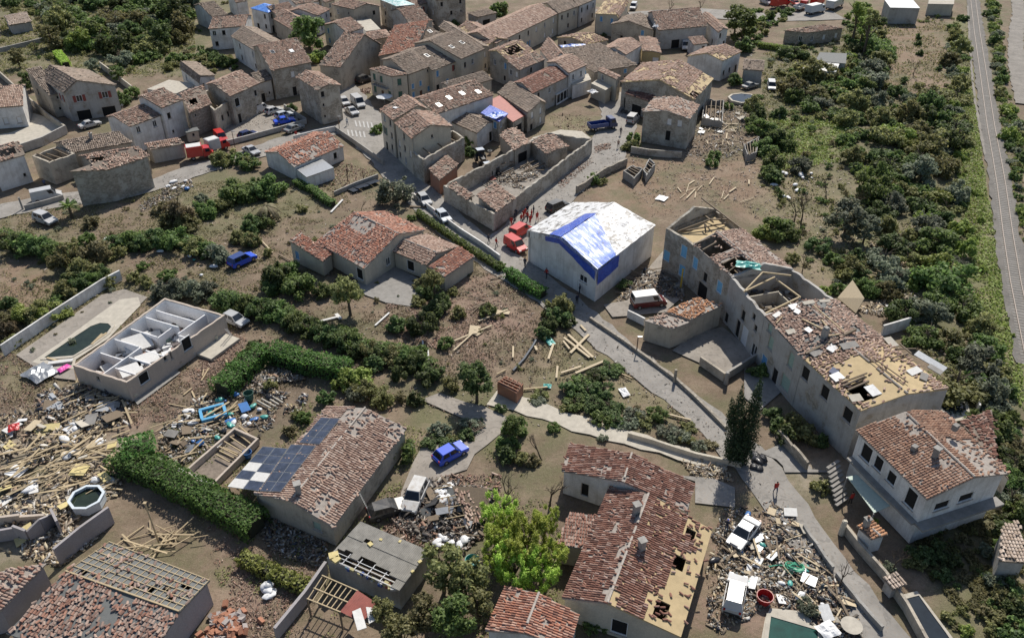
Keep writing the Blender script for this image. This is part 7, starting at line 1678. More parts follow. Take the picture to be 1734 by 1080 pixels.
def proto_car(typ):
 t = thing(typ,None,None,(0,0,0))
 van,suv,hat,sed = typ == 'van',typ == 'suv',typ == 'hatchback',typ == 'saloon_car'
 L,W,Hh,bz,rw = {'van': (5.0,1.95,2.15,1.15,.34),'small_van': (4.3,1.8,1.82,1.05,.31),'suv': (4.5,1.85,1.72,1.0,.36),'hatchback': (4.1,1.75,1.48,.9,.31),'saloon_car': (4.5,1.78,1.42,.88,.31)}[typ]
 h = L / 2
 body = [(-h,.38),(-h + .12,.26),(h - .15,.24),(h,.36),(h - .02,.62),(h - .12,.76),(h - 1.05,bz - .02),(-h + .1,bz),(-h - .0,bz - .12)]
 if typ in ('van','small_van'): body[6] = (h - .75,bz - .05)
 if sed: body = body[:7] + [(-h + .75,bz),(-h + .08,bz - .04),(-h,bz - .2)]
 profile_body(body,W).build('body',MT['ivory'],t)
 if typ in ('van','small_van'): cab = [(h - .85,bz - .03),(h - 1.5,Hh),(-h + .12,Hh),(-h + .03,bz - .03)]
 elif suv: cab = [(h - 1.15,bz - .03),(h - 1.85,Hh),(-h + .4,Hh),(-h + .08,bz - .03)]
 elif sed: cab = [(h - 1.2,bz - .03),(h - 2.0,Hh),(-h + 1.5,Hh),(-h + .7,bz - .03)]
 else: cab = [(h - 1.05,bz - .03),(h - 1.8,Hh),(-h + .65,Hh),(-h + .1,bz - .03)]
 wb,wt = W / 2 - .05,W / 2 - (.13 if typ in ('van','small_van') else .24)
 mb = MB(); vs = [(x,-(wb if z < Hh - .01 else wt),z) for x,z in cab] + [(x,(wb if z < Hh - .01 else wt),z) for x,z in cab]
 mb.add(vs,[[0,3,2,1],[4,5,6,7],[0,1,5,4],[1,2,6,5],[2,3,7,6]])
 cb_ = mb.build('cabin',MT['ivory'],t)
 V3 = [Vector(v) for v in vs]
 def pane(name,i4,m_=.1,off=.012,lo=0.,hi=1.,ta=0.,tb=1.):
  q_ = [V3[x] for x in i4]
  P_ = lambda s_,u_: (q_[0] * (1 - s_) + q_[1] * s_) * (1 - u_) + (q_[3] * (1 - s_) + q_[2] * s_) * u_
  n_ = (q_[1] - q_[0]).cross(q_[3] - q_[0]).normalized(); cc = sum(V3,Vector()) / 8
  if n_.dot(q_[0] - cc) < 0: n_ = -n_
  mb = MB(); mb.quad(*[P_(s_,u_) + n_ * off for s_,u_ in ((ta + .04,lo + m_),(tb - .04,lo + m_),(tb - .04,hi - m_),(ta + .04,hi - m_))]); mb.build(name,MT['carglass'],t)
 pane('windscreen',(0,4,5,1),.08); pane('rear_window',(3,7,6,2),.18)
 for sgn in (0,4):
  if typ == 'van': pane('side_window',(sgn + 0,sgn + 3,sgn + 2,sgn + 1),.18,ta=.02,tb=.3)
  elif typ == 'small_van': pane('side_window',(sgn + 0,sgn + 3,sgn + 2,sgn + 1),.18,ta=.03,tb=.36)
  else:
   pane('side_window',(sgn + 0,sgn + 3,sgn + 2,sgn + 1),.15,ta=.05,tb=.5); pane('side_window',(sgn + 0,sgn + 3,sgn + 2,sgn + 1),.15,ta=.5,tb=.92)
 wm = MB(); wm.tube([(0,-.1,0),(0,.1,0)],rw,14); wme = wm.mesh('wheel',MT['tyre'])
 rm = MB(); rm.tube([(0,-.115,0),(0,.115,0)],rw * .6,10); rme = rm.mesh('rim',MT['rim'])
 for x in (h - .85,-h + .85):
  for y in (-W / 2 + .08,W / 2 - .08):
   w_ = link('wheel',wme,t,(x,y,rw)); link('rim',rme,w_)
 for y in (-W / 2 + .27,W / 2 - .27):
  mb = MB(); mb.box((h - .06,y,.66),(.14,.36,.16)); mb.build('headlight',MT['lamp'],t)
  mb = MB(); mb.box((-h + .03,y * 1.08,.82),(.1,.2,.28 if not sed else .16)); mb.build('tail_light',MT['lampred'],t)
 mb = MB(); mb.box((h - .02,0,.42),(.1,W * .8,.16)); mb.build('bumper',MT['bump'],t); mb = MB(); mb.box((-h + .02,0,.45),(.1,W * .8,.16)); mb.build('bumper',MT['bump'],t)
 for sgn in (-1,1):
  mb = MB(); mb.box((h - 1.45,sgn * (W / 2 + .04),bz + .06),(.12,.18,.12)); mb.build('mirror',MT['bump'],t)
 return t
PAINT = {'white': (.5,.5,.5),'silver': (.42,.43,.44),'blue': (.006,.075,.62),'navy': (.012,.028,.11),'red': (.50,.016,.012),'dkred': (.10,.012,.014),'dark': (.03,.032,.036),'grey': (.17,.18,.185),'dblue': (.02,.05,.2),'pale': (.5,.54,.58)}
for kk,vv in PAINT.items(): MT['p_' + kk] = m_paint('paint_' + kk,vv,dust=.25 if kk in ('white','silver','grey','pale','dark') else .06)
MT['p_dusty'] = m_paint('paint_dusty_white',(.52,.515,.5),.5,.2,.75)
BOX_PARTS = ('body','cabin')
PROTO_USED = {}
def car(typ,label,rear,front,paint,roof=None,group=None,cat=None,zlift=0.0,extra=None):
 A_,B_ = U(rear),U(front); d_ = B_ - A_; c_ = (A_ + B_) / 2
 if typ not in CARS: CARS[typ] = proto_car(typ); t = CARS[typ]
 else: t = copy_tree(CARS[typ])
 t.location = (c_.x,c_.y,.06 + zlift); t.rotation_euler = (0,0,math.atan2(d_.y,d_.x))
 t['label'] = label; t['category'] = cat or {'van': 'van','small_van': 'van','suv': 'car','hatchback': 'car','saloon_car': 'car'}[typ]
 if group: t['group'] = group
 for ch in kids(t):
  nm = ch.name.split('.')[0]
  if nm in BOX_PARTS:
   sl_ = ch.material_slots[0]; sl_.link = 'OBJECT'; sl_.material = MT['p_' + (roof if (roof and nm == 'cabin') else paint)]
 return t
def dent(t,seed,amt=.12):
 rg = np.random.RandomState(seed)
 for ch in kids(t):
  if ch.name.split('.')[0] in BOX_PARTS:
   me = ch.data.copy(); mt0 = ch.material_slots[0].material; ch.data = me; ch.material_slots[0].link = 'OBJECT'; ch.material_slots[0].material = mt0
   for v in me.vertices: v.co += Vector(rg.normal(0,amt,3) * np.array([.6,.6,.8]))
  elif ch.name.split('.')[0] in ('windscreen','rear_window') and rg.rand() < .5:
   ch.location.z -= .05
 t.rotation_euler.x = .03
c1_ = car('hatchback','bright blue hatchback with yellow leaves on it on the driveway',(733,790),(792,757),'blue')
c2_ = car('suv','dust covered white car among the driveway rubble',(714,826),(694,868),'dusty'); dent(c2_,3,.03)
c3_ = car('hatchback','wrecked dark car crushed beside the corrugated shed',(640,872),(672,862),'dark',zlift=-.1); dent(c3_,4,.05)
c4_ = car('saloon_car','silver car with dented bonnet in the right hand rubble yard',(1272,890),(1243,928),'silver')
car('suv','white estate car facing away beside the teal pool',(1238,1040),(1248,985),'white')
car('hatchback','silver car parked by the garage end of the roofless bungalow',(383,540),(416,554),'silver')
car('suv','bright blue pickup style car alone on the dirt track',(392,455),(430,437),'blue',roof='dblue')
car('suv','white off-road car on bare ground below the white van',(60,370),(97,383),'white')
car('van','long white van parked by the low wall at the far left',(57,343),(105,333),'white')
car('saloon_car','white car parked behind the terrace wall by the red shuttered house',(143,218),(163,213),'white')
car('small_van','small red van at the entrance of the car park',(367,230),(383,246),'red')
car('hatchback','blue car at the left end of the car park row',(405,238),(435,228),'navy')
car('small_van','white van first in the row of white cars in the car park',(430,194),(455,184),'white')
car('hatchback','white car second in the car park row beside the white van',(451,196),(477,188),'white')
car('hatchback','pale car in front of the vivid blue one in the car park',(469,203),(494,196),'pale')
car('saloon_car','vivid blue car at the car park wall',(464,212),(500,206),'blue')
car('saloon_car','dark grey car driving along the road past the car park wall',(480,229),(516,216),'grey')
car('van','tall white van at the crossroad',(596,170),(618,189),'white')
car('saloon_car','silver car beside the tall white van',(587,186),(606,200),'silver')
car('hatchback','white car tucked behind the silver one at the crossroad',(578,170),(590,184),'white')
car('suv','dark muddy car in the shadow of the blank gabled barn',(605,143),(629,135),'dark')
car('small_van','white van by the blank grey house on the sloping road',(1064,214),(1078,199),'white')
car('van','white van nosing out of the curved garage building',(1158,74),(1162,92),'white')
car('small_van','small white van on the square at the top',(1075,12),(1070,19),'white')
car('hatchback','silver car by the road wall, nearer the villa pine',(711,335),(726,352),'silver')
car('hatchback','pale car at the road wall, second behind the villa hedge',(741,363),(760,381),'pale')
car('small_van','red fire service van farther from the road hedge',(868,405),(895,388),'red',group='red fire vans by the wrapped house')
car('small_van','red fire service car nearest the road hedge',(858,412),(888,431),'red',group='red fire vans by the wrapped house')
c5_ = car('suv','dark wrecked car behind the white wrapped roof',(932,360),(956,350),'dark')
car('van','dark red van with white roof in the yard of the long ruin',(1073,520),(1122,514),'dkred',roof='white')
car('saloon_car','silver car standing behind the low white house',(415,254),(438,266),'silver')
car('saloon_car','dark car half hidden at the right hand gardens',(1260,152),(1278,147),'grey')
car('small_van','white van parked on the right hand garden track',(1304,144),(1307,158),'white')
car('hatchback','red car in the top square row of fire vehicles',(1340,6),(1352,12),'red',group=None)
car('van','white van at the left of the fire vehicles on the square',(1290,4),(1305,10),'white')
def truck(label,rear,front,cabc,bedc,L=6.5,bed_h=.7,boxed=False,W=2.2,hcab=2.4):
 A_,B_ = U(rear),U(front); d_ = B_ - A_; c_ = (A_ + B_) / 2
 t = thing('truck',label,'truck',(c_.x,c_.y,.06),math.atan2(d_.y,d_.x)); h = L / 2
 profile_body([(h - 1.9,.5),(h - .02,.45),(h,1.1),(h - .3,1.35),(h - .65,hcab),(h - 1.75,hcab),(h - 1.9,hcab - .1)],W).build('cab',MT[cabc],t)
 mb = MB(); mb.quad((h - .30,-W * .42,1.42),(h - .30,W * .42,1.42),(h - .63,W * .4,hcab - .1),(h - .63,-W * .4,hcab - .1)); mb.v = [(x + .03,y,z) for x,y,z in mb.v]; mb.build('windscreen',MT['carglass'],t)
 for s_ in (-1,1):
  mb = MB(); mb.box((h - 1.05,s_ * (W / 2 + .005),1.75),(.8,.02,.6)); mb.build('side_window',MT['carglass'],t)
 mb = MB(); mb.box((-.2,0,.62),(L - .4,W * .5,.22)); mb.build('chassis',MT['bump'],t)
 if boxed:
  mb = MB(); mb.box((-.95,0,1.75),(L - 2.0,W + .1,2.0)); bx = mb.build('box_body',MT[bedc],t)
  mb = MB(); mb.box((-.95,0,2.78),(L - 2.3,W - .2,.06)); mb.build('roof_panel',MT['ivory'],bx)
 else:
  Lb = L - 2.1; x0 = -h + Lb / 2
  mb = MB(); mb.box((x0,0,.85),(Lb,W,.1)); bd = mb.build('bed',MT[bedc],t)
  for (cx,cy,sx,sy) in ((x0,W / 2 - .04,Lb,.06),(x0,-W / 2 + .04,Lb,.06),(x0 - Lb / 2 + .03,0,.06,W - .2),(x0 + Lb / 2 - .03,0,.06,W - .2)):
   mb = MB(); mb.box((cx,cy,.9 + bed_h / 2),(sx,sy,bed_h)); mb.build('side_board',MT[bedc],bd)
 for x in (h - 1.0,-h + 1.1):
  for s_ in (-1,1):
   mb = MB(); mb.tube([(0,-.14,0),(0,.14,0)],.44,14); w_ = mb.build('wheel',MT['tyre'],t); w_.location = (x,s_ * (W / 2 - .15),.44)
   mb = MB(); mb.tube([(0,-.155,0),(0,.155,0)],.22,10); mb.build('rim',MT['rim'],w_)
 return t
truck('navy blue tipper truck stopped on the sloping road by pale yard',(999,222),(1040,216),'p_navy','p_dblue',6.2)
truck('red fire engine with white roof near the small car park van',(327,270),(354,266),'p_red','p_red',5.0,boxed=True,W=2.1,hcab=2.2)
truck('second red and white fire vehicle partly behind the olive bushes',(360,258),(380,252),'p_red','p_white',4.4,boxed=True,W=2.0,hcab=2.1)
truck('big white box lorry at the right of the top square',(1400,20),(1424,8),'p_white','p_white',8.5,boxed=True,W=2.6,hcab=2.8)
truck('red fire engine at the middle of the top square',(1312,14),(1328,10),'p_red','p_red',7,boxed=True,W=2.4)
truck('red fire lorry with pale bed right of the middle fire engine',(1348,20),(1362,14),'p_red','p_white',6.5)
truck('light blue sided lorry below the white box lorry',(1366,26),(1392,20),'p_pale','p_pale',7,boxed=True,W=2.4)
truck('red fire tender behind the light blue lorry',(1376,12),(1390,6),'p_red','p_red',6.0,boxed=True)
def tractor(label,px,rz):
 p = U(px); t = thing('tractor',label,'tractor',(p.x,p.y,.05),rz)
 profile_body([(-.4,.7),(1.5,.7),(1.55,1.3),(-.2,1.45)],.8).build('bonnet',MT['p_dark'],t)
 mb = MB(); mb.prism([(-1.3,-.65),(-.2,-.65),(-.2,.65),(-1.3,.65)],1.2,2.4); mb.build('cab',MT['carglass'],t); mb = MB(); mb.box((-.75,0,2.46),(1.3,1.45,.1)); mb.build('roof',MT['p_pale'],t)
 for x,y,r_ in ((-.8,-.8,.75),(-.8,.8,.75),(1.1,-.7,.42),(1.1,.7,.42)):
  mb = MB(); mb.tube([(0,-.2,0),(0,.2,0)],r_,16); w_ = mb.build('wheel',MT['tyre'],t); w_.location = (x,y,r_); mb = MB(); mb.tube([(0,-.22,0),(0,.22,0)],r_ * .5,10); mb.build('rim',MT['rim'],w_)
tractor('tractor under the beams at the back of the ruined compound',f(1525,60),-1.2)
tractor('dark tractor with big wheels inside the ruined compound',f(1590,140),.4)
# ------------------------------------------------------------------ people
def person_mesh(pose,seed):
 """one continuous skinned body; materials by height: boots, trousers, jacket, skin"""
 rg = random.Random(seed)
 sw = .22 if pose == 'walk' else .06
 J = {'pel': (0,0,.95),'ch': (.02,0,1.28),'nk': (.02,0,1.50),'hd': (.04,0,1.60),'ht': (.03,0,1.74)}
 for s_,nm in ((1,'l'),(-1,'r')):
  f_ = s_ * sw
  J['hip' + nm] = (0,.10 * s_,.90); J['kn' + nm] = (f_ * .6 + .04,.11 * s_,.50); J['an' + nm] = (f_ - .02,.11 * s_,.09); J['to' + nm] = (f_ + .15,.12 * s_,.04)
  bend = .35 if pose == 'hold' else .08
  J['sh' + nm] = (.01,.19 * s_,1.43); J['el' + nm] = (-f_ * .5 - .02,.27 * s_,1.15); J['wr' + nm] = (-f_ * .8 + bend,.26 * s_ if pose != 'hold' else .14 * s_,.92 + bend * .5); J['ha' + nm] = (-f_ * .85 + bend + .03,.25 * s_ if pose != 'hold' else .10 * s_,.82 + bend * .6)
 R = {'pel': .15,'ch': .165,'nk': .06,'hd': .095,'ht': .075,'hip': .10,'kn': .065,'an': .05,'to': .045,'sh': .075,'el': .05,'wr': .036,'ha': .04}
 keys = list(J); ix = {kk: ii for ii,kk in enumerate(keys)}
 E_ = [('pel','ch'),('ch','nk'),('nk','hd'),('hd','ht')]
 for nm in 'lr': E_ += [('pel','hip' + nm),('hip' + nm,'kn' + nm),('kn' + nm,'an' + nm),('an' + nm,'to' + nm),('ch','sh' + nm),('sh' + nm,'el' + nm),('el' + nm,'wr' + nm),('wr' + nm,'ha' + nm)]
 me = bpy.data.meshes.new('sk'); me.from_pydata([J[kk] for kk in keys],[(ix[p],ix[r_]) for p,r_ in E_],[])
 ob = bpy.data.objects.new('sk',me); COL.objects.link(ob)
 md = ob.modifiers.new('s','SKIN'); sb = ob.modifiers.new('u','SUBSURF'); sb.levels = 1
 for kk,v in zip(keys,me.skin_vertices[0].data):
  base = kk if kk in R else kk[:-1]; v.radius = (R[base],R[base] * (1.15 if base in ('ch','pel') else 1))
 me.skin_vertices[0].data[0].use_root = True
 dg = bpy.context.evaluated_depsgraph_get(); out = bpy.data.meshes.new_from_object(ob.evaluated_get(dg)); bpy.data.objects.remove(ob); out.name = 'body'
 return out
MT['skin'] = m_simple('skin',(.45,.28,.2),.6,var=.05); MT['boots'] = m_simple('boots',(.02,.018,.016),.6,var=.1)
MT['cred'] = m_simple('red_cloth',(.42,.03,.022),.8,var=.15); MT['cnavy'] = m_simple('navy_cloth',(.02,.026,.05),.8,var=.15); MT['cwhite'] = m_simple('white_cloth',(.65,.65,.63),.8,var=.1); MT['cjean'] = m_simple('denim',(.05,.08,.16),.8,var=.1); MT['hairb'] = m_simple('dark_hair',(.03,.02,.015),.8,var=.1)
PM = {(ps): person_mesh(ps,1) for ps in ('stand','walk','hold')}
def person(label,px,top,leg,pose='stand',rz=0.,helmet=None,group=None):
 p = U(px); t = thing('person',label,'person',(p.x,p.y,.05),rz,group); base = PM[pose]
 me = base.copy(); me.materials.clear()
 for mm in ('boots',leg,top,'skin'): me.materials.append(MT[mm])
 for pg in me.polygons:
  z = pg.center.z; y = abs(pg.center.y)
  pg.material_index = 0 if z < .13 else 3 if z > 1.52 else (3 if (y > .07 and z < .93 and y > .2) else 1 if z < .93 else 2)
  pg.use_smooth = True
 link('body',me,t)
 mb = MB(); rg = 8
 for r_,z in ((.098,1.66),(.088,1.72),(.055,1.765),(.0,1.78)):
  mb.v += [(.035 + math.cos(kk * math.pi / 4) * r_ * 1.1,math.sin(kk * math.pi / 4) * r_,z) for kk in range(8)]
 for ring in range(3):
  for kk in range(8): k2 = (kk + 1) % 8; mb.f.append([ring * 8 + kk,ring * 8 + k2,ring * 8 + 8 + k2,ring * 8 + 8 + kk]); mb.mi.append(0)
 mb.build('helmet' if helmet else 'hair',MT[helmet or 'hairb'],t)
fg = 'firefighters gathered on the road by the compound wall'
for x,y,rz,ps in ((100,475,1,'stand'),(165,455,2,'stand'),(178,430,.5,'hold'),(205,440,4,'stand'),(222,462,1.5,'hold'),(232,425,3,'stand'),(268,442,5,'walk'),(190,415,2.4,'stand')):
 person('person in red clothing standing in the group by the compound wall',g(x,y),'cred','cred' if x % 2 == 0 else 'cnavy',ps,rz,group=fg)
for x,y,rz in ((130,420,1),(205,395,2),(245,400,3),(122,440,0)):
 person('person in dark clothing standing in the group by the compound wall',g(x,y),'cnavy','cnavy','stand',rz,group=fg)
person('person in red top walking past the road wall toward the fire vans',f(1622,612),'cred','cnavy','walk',.3)
person('person in dark clothes walking just ahead of the red topped one',f(1572,590),'cnavy','cnavy','walk',.3)
person('person in navy at the near corner of the wrapped house',g(188,745),'cnavy','cnavy','stand',1)
person('person in red trousers in the shade of the wrapped house gable',g(330,815),'cred','cnavy','walk',4)
person('person in black at the right corner of the wrapped house',g(545,920),'cnavy','cnavy','stand',3)
person('person in dark coat beside bush at the right corner of the wrapped house',g(528,985),'cnavy','boots','stand',2)
person('person in navy standing beside the tipper truck',c(813,885),'cnavy','cnavy','stand',1)
person('person walking down the sloping road below the tipper truck',c(797,968),'skin','cnavy','walk',-1.4)
person('person in pale shirt walking across the crossroad',b(650,822),'cwhite','cjean','walk',2)
person('person in red top walking down the lane past the rubble yard',q(190,130),'cred','cjean','walk',-1.5)
person('person in blue cap and dark top in the right hand rubble yard',o(1500,385),'cnavy','cjean','hold',1,helmet='p_blue')
person('person in dark clothes bending by the roadside white house',e(300,225),'cjean','cnavy','hold',2)
person('person in red on the terrace below the right villa',q(655,195),'cred','boots','stand',2)
person('person standing by red motorbike on the road past the car park',b(318,905),'cred','cnavy','walk',2)
# ------------------------------------------------------------------ wreckage
RD = random.Random(2024)
MT['r_tile'] = m_island('tile_rubble',[(.34,.18,.125),(.40,.25,.19),(.25,.13,.09),(.30,.2,.15),(.46,.35,.28),(.2,.13,.1),(.26,.19,.14),(.13,.09,.065)])
MT['r_pale'] = m_island('pale_rubble',[(.55,.47,.33),(.42,.36,.28),(.66,.63,.58),(.3,.24,.17),(.52,.41,.25),(.22,.17,.12),(.36,.25,.17),(.46,.36,.22),(.12,.1,.08),(.28,.23,.18)])
MT['r_mix'] = m_island('mixed_rubble',[(.34,.28,.21),(.3,.19,.13),(.52,.49,.44),(.12,.1,.08),(.42,.32,.2),(.06,.07,.1),(.24,.19,.14),(.2,.22,.22),(.08,.07,.06),(.62,.6,.56),(.18,.13,.09),(.27,.22,.16)])
MT['r_dark'] = m_island('dark_rubble',[(.05,.05,.055),(.09,.075,.065),(.15,.13,.11),(.02,.02,.024),(.22,.18,.15),(.38,.35,.31),(.28,.16,.11),(.12,.09,.07)])
MT['r_soil'] = m_island('stones',[(.27,.2,.145),(.34,.26,.19),(.2,.14,.1),(.4,.33,.27),(.3,.18,.13),(.5,.45,.4),(.12,.09,.065)])
CUBE = np.array([(x,y,z) for z in (-.5,.5) for y in (-.5,.5) for x in (-.5,.5)],np.float32); CUBEQ = np.array(BOXF)
def rubble(name,label,polys,n,s0,s1,mat,hmax=0.0,seed=None,flat=.22,thr=None,road=False,elong=4.5,z0=0.0):
 """many small broken pieces; hmax heaps them up towards the middle"""
 seed = seed if seed is not None else RD.randrange(9999); rg = np.random.RandomState(seed); XY = []; n = int(n * 1.7); hmax *= .4
 for poly in polys:
  P = [U(p) for p in poly]; pw = [(v.x,v.y) for v in P]
  x = rg.uniform(min(v[0] for v in pw),max(v[0] for v in pw),n * 4); y = rg.uniform(min(v[1] for v in pw),max(v[1] for v in pw),n * 4)
  k_ = inpoly(x,y,pw)
  if thr is not None: k_ &= (vnoise(x + 300,y + 300,seed + 2,.28) * .5 + vnoise(x + 300,y + 300,seed + 3,.9) * .5 > thr)
  if not road:
   for rp in ROADS: k_ &= ~inpoly(x,y,rp)
  x,y = x[k_][:n // len(polys)],y[k_][:n // len(polys)]
  cx,cy = np.mean([v[0] for v in pw]),np.mean([v[1] for v in pw]); mr = max(math.hypot(v[0] - cx,v[1] - cy) for v in pw)
  hh = hmax * np.clip(1 - (np.hypot(x - cx,y - cy) / (mr * .85)) ** 2,0,1) * (.4 + .8 * vnoise(x + 300,y + 300,seed,.7))
  XY.append(np.stack([x,y,hh * (1 - rg.rand(len(x)) ** 3 * .8) if hmax else hh],1))
 C = np.concatenate(XY); N = len(C)
 if N == 0: return
 sz = (s0 + (s1 - s0) * rg.rand(N) ** 4) * .48
 S = np.stack([sz * (1 + (elong - 1) * rg.rand(N)),sz,sz * flat * (.5 + rg.rand(N))],1)
 ya = rg.rand(N) * 6.28; pa = rg.normal(0,.3 + (.25 if hmax else 0),N); L = CUBE[None] * S[:,None]
 L = L * (1 + rg.normal(0,.26,L.shape))
 c_,s_ = np.cos(pa)[:,None],np.sin(pa)[:,None]; X,Z = L[...,0] * c_ - L[...,2] * s_,L[...,0] * s_ + L[...,2] * c_
 c_,s_ = np.cos(ya)[:,None],np.sin(ya)[:,None]; V = np.stack([X * c_ - L[...,1] * s_,X * s_ + L[...,1] * c_,Z],-1) + (C + np.array([0,0,z0]) + np.stack([0 * sz,0 * sz,S[:,2] * .3],1))[:,None]
 Q = (np.arange(N) * 8)[:,None,None] + CUBEQ[None]
 tag(link(name,npmesh(name,V.reshape(-1,3),Q.reshape(-1,4),MT[mat])),label,kind='stuff')
PLK = {}
def plank_mesh(L,wd,th_,mat):
 key = (round(L * 2) / 2,round(wd,2),round(th_,2),mat)
 if key not in PLK: mb = MB(); mb.box((0,0,0),(max(.5,key[0]),key[1],key[2])); PLK[key] = mb.mesh('timber_plank',MT[mat])
 return PLK[key]
def plank(label,A_,B_,wd=.18,th_=.08,mat='timber',z=(.1,.1),group=None,name='timber_plank',cat='plank'):
 p,r_ = U(A_,z[0]),U(B_,z[1]); d_ = r_ - p; ob = link(name,plank_mesh(d_.length,wd,th_,mat)); ob.location = (p + r_) / 2
 ob.rotation_euler = (0,-math.asin(max(-1,min(1,d_.z / d_.length))),math.atan2(d_.y,d_.x)); return tag(ob,label,cat,group)
PLM = [((60,760),'at its upper left'),((150,760),'at its upper middle'),((215,775),'nearest the hedge'),((60,830),'at its lower left'),((140,840),'nearest the octagonal pool')]
def planks(label,group,poly,n,L0,L1,mat='timber',wd=.2,th_=.07,yaw=None,spread=1.6,zmax=.5,name='timber_plank',cat='plank'):
 P = [U(p) for p in poly]; pw = [(v.x,v.y) for v in P]; k_ = 0; tries = 0
 while k_ < n and tries < n * 50:
  tries += 1; x,y = RD.uniform(min(v[0] for v in pw),max(v[0] for v in pw)),RD.uniform(min(v[1] for v in pw),max(v[1] for v in pw))
  if not inpoly(np.array([x]),np.array([y]),pw)[0]: continue
  L = RD.uniform(L0,L1); ob = link(name,plank_mesh(L,wd * RD.choice((.6,1,1.4)),th_,mat)); ob.location = (x,y,th_ * .6 + .03 + RD.random() ** 1.5 * zmax)
  ob.rotation_euler = (RD.uniform(-.3,.3),RD.uniform(-.14,.14) * min(1,zmax * 2),(yaw if yaw is not None else 0) + RD.gauss(0,spread)); lb = ('short ' if L < L0 + (L1 - L0) * .33 else 'long ' if L > L0 + (L1 - L0) * .67 else '') + label; lb += (', ' + min(PLM,key=lambda q_: (U(q_[0]).x - x) ** 2 + (U(q_[0]).y - y) ** 2)[1]) if 'great heap' in label else ''; tag(ob,lb,cat,group); k_ += 1
PNL = {}
COLN = {'ivory': 'off white ','white': 'white ','ply': 'tan ','insul': 'yellow ','conc': 'pale grey ','metal': 'grey ','concg': 'dull grey ','oldwood': 'brown ','bump': 'black ','d_felt': 'dark grey ','bagblue': 'blue ','sheetred': 'red '}
def panel(label,px,sx,sy,mat,rz=0,tilt=.1,z=.15,name='board',cat='board',group=None,th_=.05):
 key = (round(sx,1),round(sy,1),mat,th_)
 if key not in PNL: mb = MB(); mb.box((0,0,0),(sx,sy,th_)); PNL[key] = mb.mesh(name,MT[mat])
 ob = link(name,PNL[key]); ob.location = U(px,z); ob.rotation_euler = (tilt,tilt * .5,rz); return tag(ob,label,cat,group)
def panels(label,group,poly,n,s0,s1,mats,zmax=.4,name='board',cat='board',tilt=.3):
 P = [U(p) for p in poly]; pw = [(v.x,v.y) for v in P]; k_ = 0; tries = 0
 while k_ < n and tries < n * 50:
  tries += 1; x,y = RD.uniform(min(v[0] for v in pw),max(v[0] for v in pw)),RD.uniform(min(v[1] for v in pw),max(v[1] for v in pw))
  if not inpoly(np.array([x]),np.array([y]),pw)[0]: continue
  sx = round(RD.uniform(s0,s1),1); sy = round(sx * RD.uniform(.4,.9),1); mt_ = RD.choice(mats); key = (sx,sy,mt_,.06)
  if key not in PNL: mb = MB(); mb.box((0,0,0),(sx,sy,.06)); PNL[key] = mb.mesh(name,MT[mt_])
  ob = link(name,PNL[key]); tl = RD.uniform(-tilt,tilt); ob.location = (x,y,.08 + abs(math.sin(tl)) * sy * .5 + RD.random() ** 2 * zmax); ob.rotation_euler = (tl,RD.uniform(-tilt,tilt) * .5,RD.random() * 3.1); tag(ob,('small ' if sx < s0 + (s1 - s0) * .4 else 'large ') + COLN.get(mt_,'') + label,cat,group); k_ += 1
def bag_mesh(seed,mat):
 rg = np.random.RandomState(seed); mb = MB(); n1,n2 = 6,9
 for t in range(n1 + 1):
  ph = math.pi * t / n1
  for kk in range(n2):
   an = 6.283 * kk / n2; r_ = .5 * (1 + .25 * rg.randn() * .5); mb.v.append((math.sin(ph) * math.cos(an) * r_,math.sin(ph) * math.sin(an) * r_ * .8,max(-.25,math.cos(ph) * r_ * .6) + .25))
 for t in range(n1):
  for kk in range(n2): k2 = (kk + 1) % n2; mb.f.append([t * n2 + kk,t * n2 + k2,(t + 1) * n2 + k2,(t + 1) * n2 + kk]); mb.mi.append(0)
 return mb.mesh('plastic_bag',MT[mat],True)
BAGS = {}
def bags(label,group,poly,n,s0,s1,mats,name='plastic_bag',cat='bag'):
 P = [U(p) for p in poly]; pw = [(v.x,v.y) for v in P]; k_ = 0; tries = 0
 while k_ < n and tries < n * 50:
  tries += 1; x,y = RD.uniform(min(v[0] for v in pw),max(v[0] for v in pw)),RD.uniform(min(v[1] for v in pw),max(v[1] for v in pw))
  if not inpoly(np.array([x]),np.array([y]),pw)[0]: continue
  mt_ = RD.choice(mats); v = RD.randrange(3)
  if (mt_,v) not in BAGS: BAGS[mt_,v] = bag_mesh(v * 7 + len(BAGS),mt_)
  ob = link(name,BAGS[mt_,v]); s_ = RD.uniform(s0,s1); ob.scale = (s_ * RD.uniform(.8,1.5),s_,s_ * RD.uniform(.5,.9)); ob.location = (x,y,.03); ob.rotation_euler = (0,0,RD.random() * 6); cn = {'bagwhite': 'white','bagblack': 'black','bagblue': 'blue','bagteal': 'teal'}[mt_]; tag(ob,label if label.startswith(cn) else cn + ' ' + label,cat,group); k_ += 1
MT['bagwhite'] = m_simple('white_bag',(.72,.72,.72),.5,var=.15); MT['bagblack'] = m_simple('black_bag',(.02,.02,.024),.35,var=.2); MT['bagblue'] = m_simple('blue_plastic',(.04,.16,.42),.4,var=.2); MT['bagteal'] = m_simple('teal_plastic',(.08,.36,.32),.4,var=.2)
MT['hose'] = m_simple('green_hose',(.10,.42,.26),.5,var=.1); MT['redpl'] = m_simple('red_plastic',(.42,.02,.02),.4,var=.1); MT['yelpl'] = m_simple('yellow_plastic',(.6,.42,.06),.5,var=.1); MT['pinkpl'] = m_simple('pink_plastic',(.7,.06,.36),.5,var=.1)
rubble('litter','stones and tile bits strewn over all the gardens',[[(0,380),(560,290),(900,440),(1240,760),(900,720),(520,690),(0,700)]],9000,.06,.28,'r_soil',seed=1,thr=.45)
